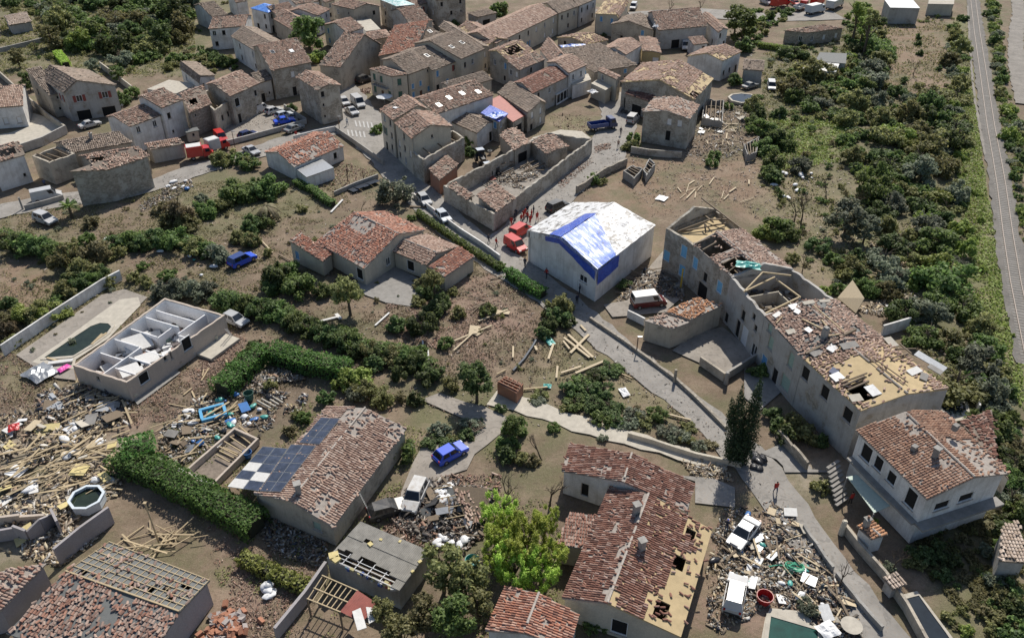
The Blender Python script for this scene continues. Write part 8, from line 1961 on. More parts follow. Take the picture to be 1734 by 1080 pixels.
rubble('litter','tile bits and stones over the right hand plots',[[(1010,270),(1290,230),(1480,300),(1480,430),(1380,480),(1250,340),(1110,370)]],3500,.08,.36,'r_soil',seed=2,thr=.4)
rubble('litter','litter on the roads and in the yards',[[(640,260),(720,260),(860,400),(1290,780),(1500,1080),(1400,1080),(1200,760),(820,460)],[(860,420),(1040,180),(1060,260),(920,410)],[(360,250),(380,190),(510,190),(500,220)],[(30,350),(330,290),(480,240),(420,280),(60,370)]],2600,.05,.25,'r_mix',seed=3,thr=.5,road=True,z0=.08)
rubble('litter','fine tile and plaster scraps between the houses',[[(200,560),(560,420),(880,430),(1210,720),(900,720),(560,690),(230,760)],[(0,590),(130,640),(60,740),(0,740)],[(340,880),(560,900),(520,1080),(400,1080)],[(1010,260),(1290,230),(1400,430),(1110,370)]],9000,.05,.2,'r_tile',seed=31,thr=.44)
rubble('litter','dust coloured scraps along the lane edges',[[(640,260),(720,260),(860,400),(1290,780),(1500,1080),(1400,1080),(1200,760),(820,460)]],3000,.03,.16,'r_soil',seed=32,thr=.5,road=True,z0=.08)
rubble('rubble','red tile rubble along the villa and in the field behind it',[[(770,470),(860,455),(920,560),(830,625),(735,590)],[(660,500),(770,470),(740,590),(640,560)]],5200,.06,.24,'r_tile',.0,seed=4,thr=.42)
rubble('rubble','tile rubble spread around the roofless bungalow',[[(215,690),(240,670),(390,560),(420,575),(350,680),(240,740)]],2600,.06,.24,'r_tile',.0,seed=5,thr=.45)
rubble('rubble','pale broken plaster in the bottom left wreckage',[[(0,700),(120,690),(235,745),(200,840),(120,870),(0,900)],[(0,860),(110,850),(180,900),(100,960),(0,930)]],3600,.08,.7,'r_pale',.5,seed=6,thr=.36)
rubble('rubble','mixed wreckage beside the roofless bungalow corner',[[(70,660),(150,650),(225,680),(215,720),(130,730),(60,700)]],1300,.1,.7,'r_mix',.6,seed=7)
rubble('rubble','household wreckage in the overgrown yard between the hedges',[[(275,720),(340,670),(430,650),(500,690),(440,740),(400,720),(300,810),(265,780)],[(420,640),(470,620),(560,660),(500,700)]],3400,.08,.6,'r_mix',.4,seed=8,thr=.38)
rubble('rubble','driveway wreckage of dark furniture and tiles',[[(690,830),(745,810),(840,830),(820,900),(780,940),(700,910),(660,880)]],2600,.1,.7,'r_dark',.8,seed=9,road=True)
rubble('rubble','loose tile pieces around the driveway wreckage',[[(730,805),(850,800),(840,900),(760,940),(640,900),(690,860)]],1500,.1,.4,'r_tile',.3,seed=10,road=True)
rubble('rubble','wreckage filling the right hand rubble yard',[[(1195,930),(1230,860),(1330,855),(1400,940),(1470,1080),(1380,1080),(1370,1030),(1300,1030),(1200,1080)]],4300,.06,.5,'r_mix',.25,seed=11,road=True,thr=.5)
rubble('rubble','pale bits in the right hand rubble yard',[[(1195,960),(1240,860),(1320,855),(1400,960),(1450,1070),(1300,1020),(1210,1080)]],1500,.08,.4,'r_pale',.2,seed=12,road=True)
rubble('rubble','rubble heaps inside the ruined compound',[[f(1480,160),f(1697,60),g(330,100),g(180,240),g(0,200),f(1560,250)]],1000,.1,.5,'r_mix',.3,seed=13,thr=.45,z0=.05)
rubble('rubble','rubble in the dark front of the big barn',[[c(840,690),c(960,690),c(1000,780),c(800,740)]],500,.12,.6,'r_dark',.4,seed=14,road=True)
rubble('rubble','rubble beside the big dark barn',[[e(900,340),e(1050,260),e(1150,120),e(1240,130),e(1260,220),e(1080,330),e(930,380)]],700,.1,.5,'r_mix',.35,seed=15)
rubble('rubble','rubble strip below the compound wall on the road',[[g(400,190),g(620,20),g(640,50),g(420,240)],[c(640,960),c(740,930),c(750,970),c(650,1000)]],700,.1,.4,'r_tile',.25,seed=16,road=True)
rubble('rubble','wreckage in the yard beside the wrapped house',[[g(880,860),g(960,760),g(1090,780),g(1230,900),g(1220,960),g(980,900),g(780,980)]],1500,.1,.6,'r_mix',.4,seed=17,road=True)
rubble('rubble','rubble slope behind the long ruin',[[l(700,20),l(860,-60),l(1130,60),l(1300,260),l(1340,320),l(1250,300),l(1000,90)],[h(780,540),h(950,560),h(1060,720),h(1090,900),h(900,900),h(840,720)]],2600,.1,.6,'r_pale',.4,seed=18)
rubble('rubble','brick and tile bits right of the blank grey house',[[c(1280,860),c(1500,640),c(1697,700),c(1640,1000),c(1380,1060),c(1240,1000)]],1900,.1,.5,'r_mix',.2,seed=19)
rubble('rubble','broken tiles on the patio and garden of the low white house',[[f(440,200),f(620,60),f(840,110),f(830,160),f(560,270)]],900,.08,.35,'r_tile',.05,seed=20)
rubble('rubble','debris in the shadow beside the solar bungalow',[[n(100,260),n(300,330),n(520,470),n(480,620),n(240,560),n(100,450)]],900,.1,.5,'r_mix',.2,seed=21)
rubble('rubble','tile pieces on the bottom left lawn',[[(400,920),(520,1000),(470,1080),(380,1070)]],900,.06,.22,'r_tile',0,seed=22)
rubble('rubble','broken masonry at the foot of the lane',[[k(1190,980),k(1500,1040),o(1560,60),o(1300,30)]],350,.1,.5,'r_pale',.1,seed=23,road=True)
rubble('rubble','junk left in the upper village yards',[[c(330,740),c(560,750),c(680,800),c(600,880),c(400,850)],[a(930,600),a(1050,540),a(980,640)],[b(680,600),b(800,570),b(800,610),b(700,630)]],800,.1,.4,'r_tile',.15,seed=24)
rubble('rubble','fallen branches and bits in the top left wood',[[a(450,100),a(1150,100),a(1050,420),a(700,420),a(500,280)]],700,.1,.5,'r_soil',.1,seed=25,elong=8)
TG = 'yellow planks of the bottom left wreckage'
planks('yellow plank in the great heap left of the hedge',TG,[(15,760),(90,730),(225,770),(190,835),(120,860),(20,840)],85,1.5,4.5,'timber',.17,.06,.55,.45,1.1)
planks('timber plank lying across the plaster rubble below the roofless bungalow','planks below the roofless bungalow',[(70,680),(150,650),(225,690),(230,745),(130,740)],26,1.5,5.0,'timber',.16,.07,.7,.6,.6)
planks('thin plank among the broken trusses above the battened roof','planks above the battened roof',[m(820,380),m(1000,330),m(1340,450),m(1100,540),m(880,540)],22,1.5,5.0,'timber',.12,.06,.1,.8,.5)
planks('weathered plank in the right hand rubble yard','planks of the right hand rubble yard',[(1215,930),(1260,860),(1330,860),(1400,950),(1460,1070),(1390,1060),(1360,1010),(1230,1000)],34,1.0,3.5,'oldwood',.16,.06,-.9,.6,.5)
planks('pale plank in the right hand rubble yard','pale planks of the right hand rubble yard',[(1230,930),(1300,860),(1400,950),(1460,1075),(1390,1075),(1340,1000)],18,1.0,3.0,'ply',.14,.05,-.8,.7,.5)
planks('pale timber in the splintered stack on the slope behind the long ruin','splintered timber behind the long ruin',[h(780,545),h(940,560),h(1050,700),h(960,790),h(790,740)],32,1.5,4.5,'timber',.2,.08,-.6,.5,.6)
planks('grey timber in the heap beside the wrapped house','timber in the yard beside the wrapped house',[g(800,940),g(930,740),g(1100,760),g(1240,910),g(1000,900)],26,1.5,4.5,'oldwood',.2,.08,-.4,.7,.5)
planks('plank in the junk between the hedges','planks in the junk between the hedges',[(280,720),(350,680),(420,690),(400,720),(310,800),(270,770)],26,1.0,4.0,'timber',.16,.06,.6,.5,.5)
planks('old rafter lying over the compound rubble','rafters over the compound',[g(0,80),g(250,60),g(320,110),g(160,230),g(0,170)],14,2.5,6.0,'oldwood',.16,.14,.7,.5,1.6)
planks('dark plank in the driveway wreckage','planks of the driveway wreckage',[(690,860),(740,815),(830,830),(810,910),(740,920)],24,1.0,3.0,'oldwood',.18,.07,-.4,.7,.9)
planks('plank lying in the vegetable plots','planks in the vegetable plots',[g(1000,330),g(1330,130),g(1660,160),g(1640,330),g(1200,340)],14,2.0,5.0,'ply',.2,.08,1.0,.4,.1)
planks('plank in the debris right of the blank grey house','planks right of the blank grey house',[c(1270,860),c(1490,760),c(1600,900),c(1380,1040)],16,1.2,3.5,'ply',.18,.07,.6,.9,.3)
planks('loose plank in front of the roofless bungalow','planks in front of the roofless bungalow',[i(1000,640),i(1400,330),i(1560,260),i(1300,700)],10,1.0,3.0,'timber',.14,.06,.5,.8,.1)
planks('plank on the villa field of red rubble','planks on the villa field',[f(1330,870),f(1620,760),f(1690,940),j(1600,60),j(1400,30)],16,1.0,3.0,'oldwood',.14,.06,.3,.8,.2)
X_ = 'timber_beam'
for A_,B_,lab,wd in ((k(442,198),k(612,330),'long pale beam, lower one of the crossed pair in the middle field',.34),(k(470,178),k(634,328),'long pale beam, upper one of the crossed pair in the middle field',.34),(k(482,302),k(608,176),'pale beam crossing the two long ones in the middle field',.36),(k(515,432),k(705,352),'thick pale beam pointing at the fallen trees in the middle field',.38),(k(440,222),k(478,270),'short pale beam left of the crossed beams',.26),
      (k(402,385),k(394,462),'pale upright looking beam left of the fallen trees',.26),(k(420,430),k(560,385),'pale beam beneath the thick one beside the fallen trees',.3),(k(375,240),k(342,338),'bent pale beam below the teal sheet',.3),(k(255,255),k(266,280),'short pale board end beside the old pipe',.3),(k(112,255),k(110,330),'pale board standing in the red rubble field',.22),
      (k(552,118),k(586,155),'pale board stub near the lane wall',.3),(k(820,435),k(890,465),'thin pale batten right of the fallen trees',.14),(k(185,535),k(330,522),'timber lying right of the brick box',.2),(k(0,440),k(70,405),'bent timber left of the brick box',.18),(k(1110,695),k(1270,735),'long board along the edge of the fallen trees',.22),(k(600,735),k(720,785),'timber edging above the concrete path',.25)):
 plank(lab,A_,B_,wd,.14,'ply' if wd > .2 else 'timber',(.18,.2),name=X_,cat='beam')
for A_,B_,lab,wd in ((j(1310,235),j(1592,120),'long pale plank over the split board in the red rubble field',.24),(j(1345,282),j(1490,150),'second pale plank slanting under the long one in the red rubble field',.22),(j(1500,92),j(1700,15),'pale plank at the upper end of the split board',.28),(j(1176,282),j(1180,365),'white post lying by the overgrown hedge row',.2),(j(1140,220),j(1146,258),'stub of white post by the overgrown hedge row',.2),(j(440,100),j(590,62),'white fallen pillar on bare soil below the villa',.36),(j(575,45),j(605,75),'short white capital of the fallen pillar below the villa',.5),(j(828,122),j(925,35),'white plank right of the bare tree below the villa',.26),
      (f(80,560),f(160,645),'pale plank leaning by the left wing of the red villa',.2),(f(1055,345),f(1170,350),'sawn log lying beside the road hedge',.42),(f(540,385),f(620,300),'fallen white post beside the metal fence',.34),(f(200,660),f(285,705),'dark plank at the foot of the villa left wing',.18)):
 plank(lab,A_,B_,wd,.14,'ivory' if 'white' in lab else ('oldwood' if 'log' in lab or 'dark' in lab else 'ply'),(.15,.18),name=X_,cat='beam')
panels('split board in the red rubble field','split boards in the red rubble field',[j(1470,110),j(1640,20),j(1697,30),j(1590,130),j(1480,190)],5,1.2,2.4,['ply'],.15,tilt=.1)
panels('panel thrown down in the bottom left wreckage','panels in the bottom left wreckage',[(0,720),(120,700),(215,770),(180,830),(110,900),(0,920)],34,.8,2.4,['ivory','white','ply','insul','conc'],.5)
panels('broken panel at the corner of the roofless bungalow','panels at the bungalow corner',[(70,660),(150,655),(215,690),(200,720),(90,710)],16,.8,2.2,['metal','ivory','concg','oldwood'],.4)
panels('sheet or panel in the right hand rubble yard','panels of the right hand rubble yard',[(1210,930),(1270,860),(1340,870),(1420,990),(1460,1070),(1380,1040),(1240,1000)],24,.6,1.7,['ivory','ply','metal','conc','white'],.3)
panels('board in the driveway wreckage','boards of the driveway wreckage',[(700,860),(740,830),(800,850),(790,905),(720,910)],18,.8,1.9,['bump','metal','oldwood','d_felt','ivory'],.9,tilt=.6)
panels('panel in the junk between the hedges','panels in the junk between the hedges',[(280,730),(350,680),(440,660),(430,720),(320,800)],18,.6,1.8,['metal','ivory','concg','oldwood','bagblue'],.4)
panels('board behind the long ruin','boards behind the long ruin',[l(700,20),l(900,-20),l(1120,80),l(1280,260),l(1180,240),l(950,60)],16,.9,2.2,['ply','ivory','conc','sheetred'],.4)
panels('panel in the yard right of the blank grey house','panels right of the blank grey house',[c(1330,740),c(1500,650),c(1640,760),c(1500,900),c(1340,900)],14,.8,2.0,['conc','ivory','metal'],.3)
panels('sheet leaning in the ruined compound','sheets in the compound',[f(1490,170),f(1690,80),g(100,60),g(60,180)],8,1.0,2.2,['sheetred','metal','conc'],.3)
bags('white bag or sheet in the driveway wreckage','white bags in the driveway wreckage',[n(1240,80),n(1330,80),n(1350,180),n(1200,180)],9,.7,1.5,['bagwhite'])
bags('plastic bag in the junk between the hedges','bags in the junk between the hedges',[(285,725),(330,680),(440,650),(470,690),(430,730),(330,780)],26,.5,1.2,['bagblue','bagwhite','bagteal','bagblack','bagwhite'])
bags('crumpled plastic in the right hand rubble yard','plastic in the right hand rubble yard',[(1200,950),(1260,870),(1340,880),(1430,1010),(1440,1070),(1300,1010),(1230,1020)],22,.4,1.0,['bagwhite','bagblack','bagblack','bagteal','bagblue'])
bags('white plastic scrap in the bottom left wreckage','white scraps in the bottom left wreckage',[(0,700),(120,690),(220,760),(180,830),(60,930),(0,930)],26,.5,1.3,['bagwhite','bagwhite','bagblack'])
bags('white scrap by the rubble heap beside the dark barn','white scraps beside the dark barn',[e(1080,200),e(1230,160),e(1230,240),e(1120,250)],8,.7,1.4,['bagwhite','bagblue'])
bags('white scrap lying in the right hand gardens','white scraps in the right hand gardens',[h(250,100),h(450,60),h(480,200),h(260,300),h(90,240)],12,.6,1.3,['bagwhite'])
bags('black sack by the low wall at the lane bend','black sacks at the lane bend',[l(40,910),l(110,930),l(140,1010),l(50,1000)],7,.8,1.3,['bagblack'])
bags('scrap on the bare ground of the left gardens','scraps on the left gardens',[(160,400),(330,400),(380,470),(240,470)],9,.5,1.1,['bagwhite','bagwhite','bagteal'])
bags('white scrap on the bottom left lawn','white scraps on the bottom left lawn',[n(50,730),n(180,750),n(190,830),n(90,820)],5,.8,1.4,['bagwhite'])
bags('white heap in the driveway yard by the corrugated shed','white heaps by the corrugated shed',[n(1180,420),n(1330,400),n(1450,430),n(1400,520),n(1200,480)],12,.5,1.1,['bagwhite','bagblack'])
bm = MB(); bm.box((0,0,0),(.62,.42,.34)); BRK = [bm.mesh('brick',MT[x]) for x in ('w_brick','brk2','brk3') if x in MT] or [bm.mesh('brick',MT['w_brick'])]
MT['brk2'] = m_simple('orange_brick',(.36,.165,.1),.85,var=.2); MT['brk3'] = m_simple('grey_brick',(.34,.3,.28),.85,var=.2)
BRK += [bm.mesh('brick',MT['brk2']),bm.mesh('brick',MT['brk3']),bm.mesh('brick',MT['brk2'])]
P = [U(p) for p in (m(1390,960),m(1470,910),m(1600,980),m(1590,1060),m(1450,1120),m(1370,1090))]; pw = [(v.x,v.y) for v in P]; cx,cy = sum(v[0] for v in pw) / 6,sum(v[1] for v in pw) / 6
for _ in range(120):
 x,y = RD.gauss(cx,.95),RD.gauss(cy,1.0)
 ob = link('brick',RD.choice(BRK)); ob.location = (x,y,.15 + max(0,.75 - math.hypot(x - cx,y - cy) * .45) * RD.random()); ob.rotation_euler = (RD.uniform(-.5,.5),RD.uniform(-.5,.5),RD.random() * 6); tag(ob,'loose brick in the heap beside the battened roof','brick','loose bricks beside the battened roof')
cp = thing('collapsed_canopy','collapsed tiled canopy with bare battens in the driveway wreckage','canopy',tuple(U(n(1440,340)))); O_c = cp.location.copy()
pl_ = [U(n(1440,345),.4) - O_c,U(n(1590,300),.5) - O_c,U(n(1560,100),1.9) - O_c,U(n(1330,85),1.8) - O_c]
rp_ = deck_mesh(pl_,.1).build('roof',MT['oldwood'],cp); tile_cover('roof_tiles',pl_,MT['t_pink'],rp_,.3,.42,55,.15,.5,(),True)
for t in range(5):
 mb = MB(); A_ = pl_[0].lerp(pl_[3],t / 4); mb.bar(A_ + Vector((-1.9,-.2,-.3)),A_ + Vector((.1,0,.05)),.08,.08); mb.build('batten',MT['timber'],cp)
def lean_board():
 Q_ = [U(h(578,893),.3),U(h(692,988),.3),U(h(745,895),1.9),U(h(672,782),2.2)]; O = Q_[0].copy(); mb = MB(); n_ = (Q_[1] - Q_[0]).cross(Q_[3] - Q_[0]).normalized() * .12; Q_ = [v - O for v in Q_]
 mb.add(Q_ + [v - n_ for v in Q_],[[0,1,2,3],[7,6,5,4],[0,4,5,1],[1,5,6,2],[2,6,7,3],[3,7,4,0]]); ob = mb.build('roof_panel',MT['ply']); ob.location = O; tag(ob,'huge pale wooden roof panel leaning behind the long ruin','panel')
lean_board()
crumple('bright blue and white crumpled sheet on the house beside the red sheet shed',b(1620,752),5.1,1.8,1.4,'tarpmix',4)
crumple('teal plastic sheet above the bent beam in the middle field',k(350,222),.1,.9,.5,'bagteal',2,'plastic_sheet','sheet',.2)
crumple('small teal sheet beside the brick box timbers',k(335,515),.1,.5,.4,'bagteal',3,'plastic_sheet','sheet',.2)
crumple('white sheet on the ground right of the fallen trees',k(838,555),.1,.8,.5,'bagwhite',5,'plastic_sheet','sheet',.3)
crumple('white sheet lying flat in the vegetable plots',g(1082,292),.1,1.0,.9,'bagwhite',1,'plastic_sheet','sheet',.1)
crumple('green tarpaulin draped on the roof edge of the long ruin',g(1650,730),8.2,1.6,.9,'bagteal',6)
crumple('black sheet spread on soil below the bungalow corner',i(680,690),.1,2.4,1.6,'bagblack',.6,'plastic_sheet','sheet',.2)
crumple('pale blue white sheet hanging on pergola posts by the round pool',c(630,600),2.6,1.0,.9,'bagwhite',2.2,'plastic_sheet','sheet',.6)
crumple('white plastic lump over the garage edge in the upper village',c(1045,175),5.6,.8,.8,'bagwhite',1.2,'plastic_sheet','sheet',.9)
crumple('blue and white crumpled sheeting on the broad low brown roof',c(500,300),4.6,3.2,1.0,'tarpmix',0.2)
crumple('pink cloth by the head of the green pool',i(415,400),.3,.8,.5,'pinkpl',1,'cloth','cloth',.2)
crumple('red cloth on the white panels at the left edge',i(90,785),.6,.7,.6,'redpl',2,'cloth','cloth',.3)
crumple('grey striped awning sheet fallen at the pool corner',i(260,430),.3,1.6,1.8,'metal',1,'awning_sheet','sheet',.5)
crumple('white cloth over the rubble near the teal pool',q(520,975),.4,.8,.9,'bagwhite',2,'cloth','cloth',.3)
def fence_sheet():
 p = U(f(740,205)); t = thing('metal_fence','toppled grey metal fence panels behind the parapet','fence',tuple(p)); ex = (U(f(840,170)) - U(f(650,240))).normalized(); ey = Vector((-ex.y,ex.x,0))
 for x in range(5):
  s_ = ex * (x * 1.25 - 3.2) + Vector((0,0,.2)); rr = RD.uniform(.1,.5); mb = corrug(s_,s_ + ex * 1.2,s_ + ex * 1.2 - ey * 2.0 + Vector((0,0,rr)),s_ - ey * 2.0 + Vector((0,0,rr)),.2,.03); mb.build('fence_sheet',MT['dkmetal'],t)
 for px in (f(650,130),f(755,175)):
  mb = MB(); v = U(px) - p; mb.box((v.x,v.y,.9),(.16,.16,1.8)); mb.build('fence_post',MT['iron'],t)
MT['dkmetal'] = m_simple('dark_metal',(.14,.15,.165),.45,.5,var=.2)
fence_sheet()
def bucket(px,label,mat,r_=.42,hh=.55,name='bucket',cat='bucket'):
 p = U(px,.05); t = thing(name,label,cat,tuple(p)); mb = MB(); mb.tube([(0,0,0),(0,0,hh)],[r_ * .8,r_],16,False); mb.quad(*[(math.cos(x * .3927) * r_ * .8,math.sin(x * .3927) * r_ * .8,.03) for x in range(16)]); mb.build('body',MT[mat],t)
 mb = MB();
 for x in range(16): mb.bar((math.cos(x * .3927) * r_,math.sin(x * .3927) * r_,hh),(math.cos((x + 1) * .3927) * r_,math.sin((x + 1) * .3927) * r_,hh),.05,.05)
 mb.build('rim',MT[mat],t)
bucket(q(122,795),'big red tub beside the teal pool','redpl',.75,.8,'tub','tub')
bucket(i(1620,975),'blue tub left of the solar panels','bagblue',.5,.7,'tub','tub'); bucket(n(10,270),'blue barrel at the wall of the solar bungalow','bagblue',.5,.8,'barrel','barrel')
bucket(i(1630,600),'dark green water butt in the junk between the hedges','green',.6,1.0,'barrel','barrel'); bucket(n(1465,585),'teal cover in the branches of the olive trees','bagteal',.7,.4,'tub','tub'); bucket(f(1580,0),'grey bucket at the compound back wall','metal',.4,.6)
def paddling():
 p = U(i(1395,700),.05); t = thing('paddling_pool','light blue rectangular paddling pool amid the junk','pool',tuple(p),.45)
 for (x,y,sx,sy) in ((0,1.0,2.9,.35),(0,-1.0,2.9,.35),(1.35,0,.35,1.7),(-1.35,0,.35,1.7)):
  mb = MB(); mb.box((x,y,.25),(sx,sy,.5)); mb.build('side_tube',MT['pblue'],t)
 mb = MB(); mb.box((0,0,.1),(2.5,1.8,.04)); mb.build('floor',MT['oldwood'],t)
MT['pblue'] = m_simple('paddling_blue',(.10,.36,.60),.5,var=.1); paddling()
def roller():
 p,r_ = U(m(1170,-10),.4),U(m(1350,75),.4); mb = MB(); mb.tube([(0,0,0),tuple(r_ - p)],.36,14); ob = mb.build('cover_roller',MT['white'],None,False); ob.location = p; tag(ob,'thick white pool cover roller at the end of the walled pit','roller')
roller()
def ladder(A_,B_,za,zb_,label):
 p,r_ = U(A_,za),U(B_,zb_); t = thing('ladder',label,'ladder',tuple(p)); d_ = r_ - p; sd_ = Vector((d_.y,-d_.x,0)).normalized() * .2 if abs(d_.x) + abs(d_.y) > .1 else Vector((.2,0,0))
 for s_ in (-1,1): mb = MB(); mb.bar(sd_ * s_,d_ + sd_ * s_,.06,.06); mb.build('rail',MT['metal'],t)
 for x in range(1,11): mb = MB(); mb.bar(d_ * (x / 11) - sd_,d_ * (x / 11) + sd_,.04,.04); mb.build('rung',MT['metal'],t)
ladder(n(795,265),n(725,130),.1,3.3,'aluminium ladder leaning on the eave of the solar bungalow')
ladder(i(1515,190),i(1475,140),.1,2.2,'short ladder leaning at the garage end of the roofless bungalow')
def pole(label,px,hgt,mat='oldwood',r_=.09,lamp=False,name='post',cat='post'):
 p = U(px); t = thing(name,label,cat,tuple(p)); mb = MB(); mb.tube([(0,0,0),(0,0,hgt)],[r_,r_ * .8],8); mb.build('shaft',MT[mat],t); mb = MB(); mb.box((0,0,hgt + .04),(.3,.3,.08)) if not lamp else mb.box((.25,0,hgt),(.6,.2,.12)); mb.build('lamp_head' if lamp else 'cap',MT['metal' if lamp else mat],t)
pole('dark post with small lamp on the lane wall',k(918,290),2.4,'iron',.08,True,'street_lamp','lamp'); pole('thick dark stone post on the lane wall',k(1165,490),1.9,'w_stone',.22)
pole('tall thin timber pole above the broken trusses',m(1037,455),5.6,'timber',.09,name='timber_pole',cat='pole'); pole('post at the far left gate',e(150,365),2.2,'w_conc',.18); pole('post in the garden of the low white house',f(652,185),2.6,'iron',.1); pole('lamp post by the crossroad wall',b(600,870),3.6,'iron',.08,True,'street_lamp','lamp'); pole('street pole by the car park entrance',a(1540,990),4.2,'iron',.08,True,'street_lamp','lamp')
pole('square gate pillar on the lane below the orange hut',q(600,380),1.9,'w_cream',.32,name='gate_pillar',cat='pillar'); pole('pale gate pillar at the bottom lane corner',k(1500,500),1.7,'w_conc',.3,name='gate_pillar',cat='pillar'); pole('yellow post by the wall of the long ruin',g(1205,880),3.2,'yelpl',.14)
def parasol(px,label):
 p = U(px); t = thing('parasol',label,'parasol',tuple(p)); mb = MB(); mb.tube([(0,0,0),(0,0,2.5)],.04,6); mb.build('pole',MT['metal'],t)
 mb = MB(); N = 8
 for x in range(N): A1,A2 = 6.283 * x / N,6.283 * (x + 1) / N; mb.quad((math.cos(A1) * 1.9,math.sin(A1) * 1.9,2.1),(math.cos(A2) * 1.9,math.sin(A2) * 1.9,2.1),(0,0,2.65))
 mb.build('canopy',MT['white'],t)
parasol(b(895,690),'white parasol outside the green shuttered corner house')
def hose():
 mb = MB(); pts = []
 for x in range(60): an = x * .42; rr = .7 + .25 * math.sin(x * .9); pts.append((math.cos(an) * rr,math.sin(an) * rr * .8,.12 + .1 * math.sin(x * .5) + x * .004))
 mb.tube(pts + [(-1.4,.4,.1),(-2.4,.2,.1)],.07,5); ob = mb.build('garden_hose',MT['hose']); ob.location = U(q(310,595),.1); tag(ob,'coiled green garden hose on the rubble yard','hose')
hose()
def table():
 t = thing('garden_table','pale round garden table by the teal pool corner','table',tuple(U(q(655,975)))); mb = MB(); mb.tube([(0,0,.7),(0,0,.75)],.95,20); mb.build('tabletop',MT['conc'],t); mb = MB(); mb.tube([(0,0,0),(0,0,.7)],.12,8); mb.build('leg',MT['metal'],t)
table()
def verandah():
 p = U(c(395,690)); A_,B_ = U(c(395,690)),U(c(500,625)); ex = (B_ - A_); L = ex.length; ex.normalize(); ey = Vector((-ex.y,ex.x,0)); t = thing('glazed_verandah','white glazed verandah on the front of the two storey grey house','verandah',tuple(p)); rz = math.atan2(ex.y,ex.x)
 for x in range(6):
  mb = MB(); mb.box(ex * (L * x / 5) + Vector((0,0,1.2)),(.12,.12,2.4),rz); mb.build('post',MT['glasswht'],t)
  if x < 5: mb = MB(); mb.box(ex * (L * (x + .5) / 5) + Vector((0,0,1.2)),(L / 5 - .16,.03,1.9),rz); mb.build('pane',MT['glass'],t)
 mb = MB(); mb.box(ex * L / 2 + ey * 1.1 + Vector((0,0,2.46)),(L + .3,2.5,.1),rz); mb.build('roof',MT['ivory'],t); mb = MB(); mb.box(ex * L / 2 + Vector((0,0,.2)),(L,.1,.4),rz); mb.build('sill_wall',MT['glasswht'],t)
verandah()
def corner_balcony():
 D = HOUSES['corner']; th = D['th']; O = D['O']; p,r_ = D['wc'][3],D['wc'][0]; ex = (r_ - p); L = ex.length; ex.normalize(); out = ex.cross(Vector((0,0,1))); rz = math.atan2(ex.y,ex.x)
 mb = MB(); mb.box((p + r_) / 2 + out * .5 + Vector((0,0,2.95)) - O,(L * .7,.95,.14),rz); bo = mb.build('balcony',MT['w_conc'],th)
 mb = MB(); mb.box((p + r_) / 2 + out * .94 + Vector((0,0,3.8)) - O,(L * .7,.05,.06),rz); mb.build('handrail',MT['iron'],bo)
 for x in range(9): mb = MB(); mb.box(p + ex * L * (.16 + .68 * x / 8) + out * .94 + Vector((0,0,3.4)) - O,(.04,.04,.76),rz); mb.build('baluster',MT['iron'],bo)
corner_balcony()
def pipes():
 for x in range(4):
  mb = MB(); A_,B_ = U(j(60 + x * 28,610 - x * 12),.2),U(j(150 + x * 26,660 - x * 12),.2); mb.tube([(0,0,0),tuple(B_ - A_)],.13,8); ob = mb.build('concrete_pipe',MT['conc']); ob.location = A_; tag(ob,'grey pipe stacked beside its like in the junk behind the solar bungalow','pipe','grey pipes behind the solar bungalow')
pipes()
def old_pipe():
 mb = MB(); A_ = U(k(110,415),.25); mb.tube([tuple(U(p,.25) - A_) for p in (k(110,415),k(180,340),k(235,260),k(260,215))],.16,8); ob = mb.build('drain_pipe',MT['dkmetal']); ob.location = A_; tag(ob,'long dark fallen trunk like pipe left of the middle field','pipe')
old_pipe()
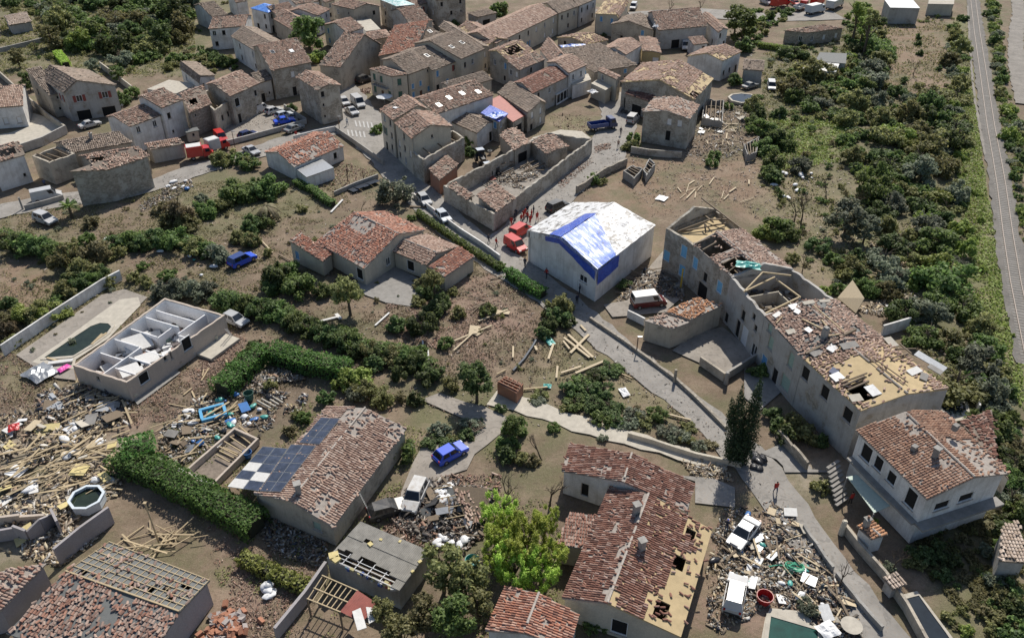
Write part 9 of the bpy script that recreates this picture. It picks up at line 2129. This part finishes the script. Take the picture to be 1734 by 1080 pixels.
def pool_float():
 for ii,(A_,B_) in enumerate(((i(600,240),i(665,175)),(i(620,220),i(700,165)),(i(310,330),i(380,350)))): plank(('first','second','third')[ii] + ' plank floating in the dark green pool' if ii < 2 else 'pale debris board at the near end of the dark green pool',A_,B_,.3,.06,'timber',(.2,.2))
 plank('white slide fallen at the near end of the dark green pool',i(320,365),i(470,345),.6,.12,'ivory',(.35,.4),name='pool_slide',cat='slide')
pool_float()
def i1_mess():
 D = HOUSES['I1']; th = D['th']; mb = MB(); rn = random.Random(9)
 for _ in range(260):
  p = PT1(rn.uniform(.03,.97),rn.uniform(.04,.96)); s_ = rn.uniform(.2,1.3); mb.box((p.x,p.y,.2 + rn.random() * .9),(s_,s_ * rn.uniform(.4,1),rn.uniform(.1,.5)),M=Matrix.Rotation(rn.random() * 6,3,'Z') @ Matrix.Rotation(rn.uniform(-.3,.3),3,'X'))
 tag(mb.build('scattered_furniture',MT['messy'],th),kind='stuff')
MT['messy'] = m_island('household_mess',[(.75,.75,.75),(.72,.72,.72),(.78,.78,.78),(.6,.58,.55),(.12,.1,.1),(.45,.38,.3),(.7,.7,.7),(.3,.18,.15),(.2,.2,.22),(.65,.6,.45),(.02,.02,.02),(.3,.4,.35)])
i1_mess()
def s3_mess():
 rn = random.Random(19); mb = MB()
 for _ in range(150):
  p = PT3(rn.uniform(.05,.95),rn.uniform(.06,.94)); s_ = rn.uniform(.2,1.1); mb.box((p.x,p.y,3.75 + rn.random() * .8),(s_,s_ * rn.uniform(.2,.9),rn.uniform(.08,.5)),M=Matrix.Rotation(rn.random() * 6,3,'Z') @ Matrix.Rotation(rn.uniform(-.5,.5),3,'X'))
 tag(mb.build('fallen_debris',MT['r_mix'],HOUSES['S3']['th']),kind='stuff')
s3_mess()
def handrails():
 p = U(j(1500,800)); t = thing('metal_gate','small fallen metal gate at the driveway edge','gate',tuple(p),.7)
 for y in (-.5,.5): mb = MB(); mb.box((0,y,.5),(1.6,.05,.05)); mb.build('gate_rail',MT['iron'],t)
 for x in range(7): mb = MB(); mb.box((-.75 + x * .25,0,.5),(.04,1.0,.04)); mb.build('gate_bar',MT['iron'],t)
handrails()
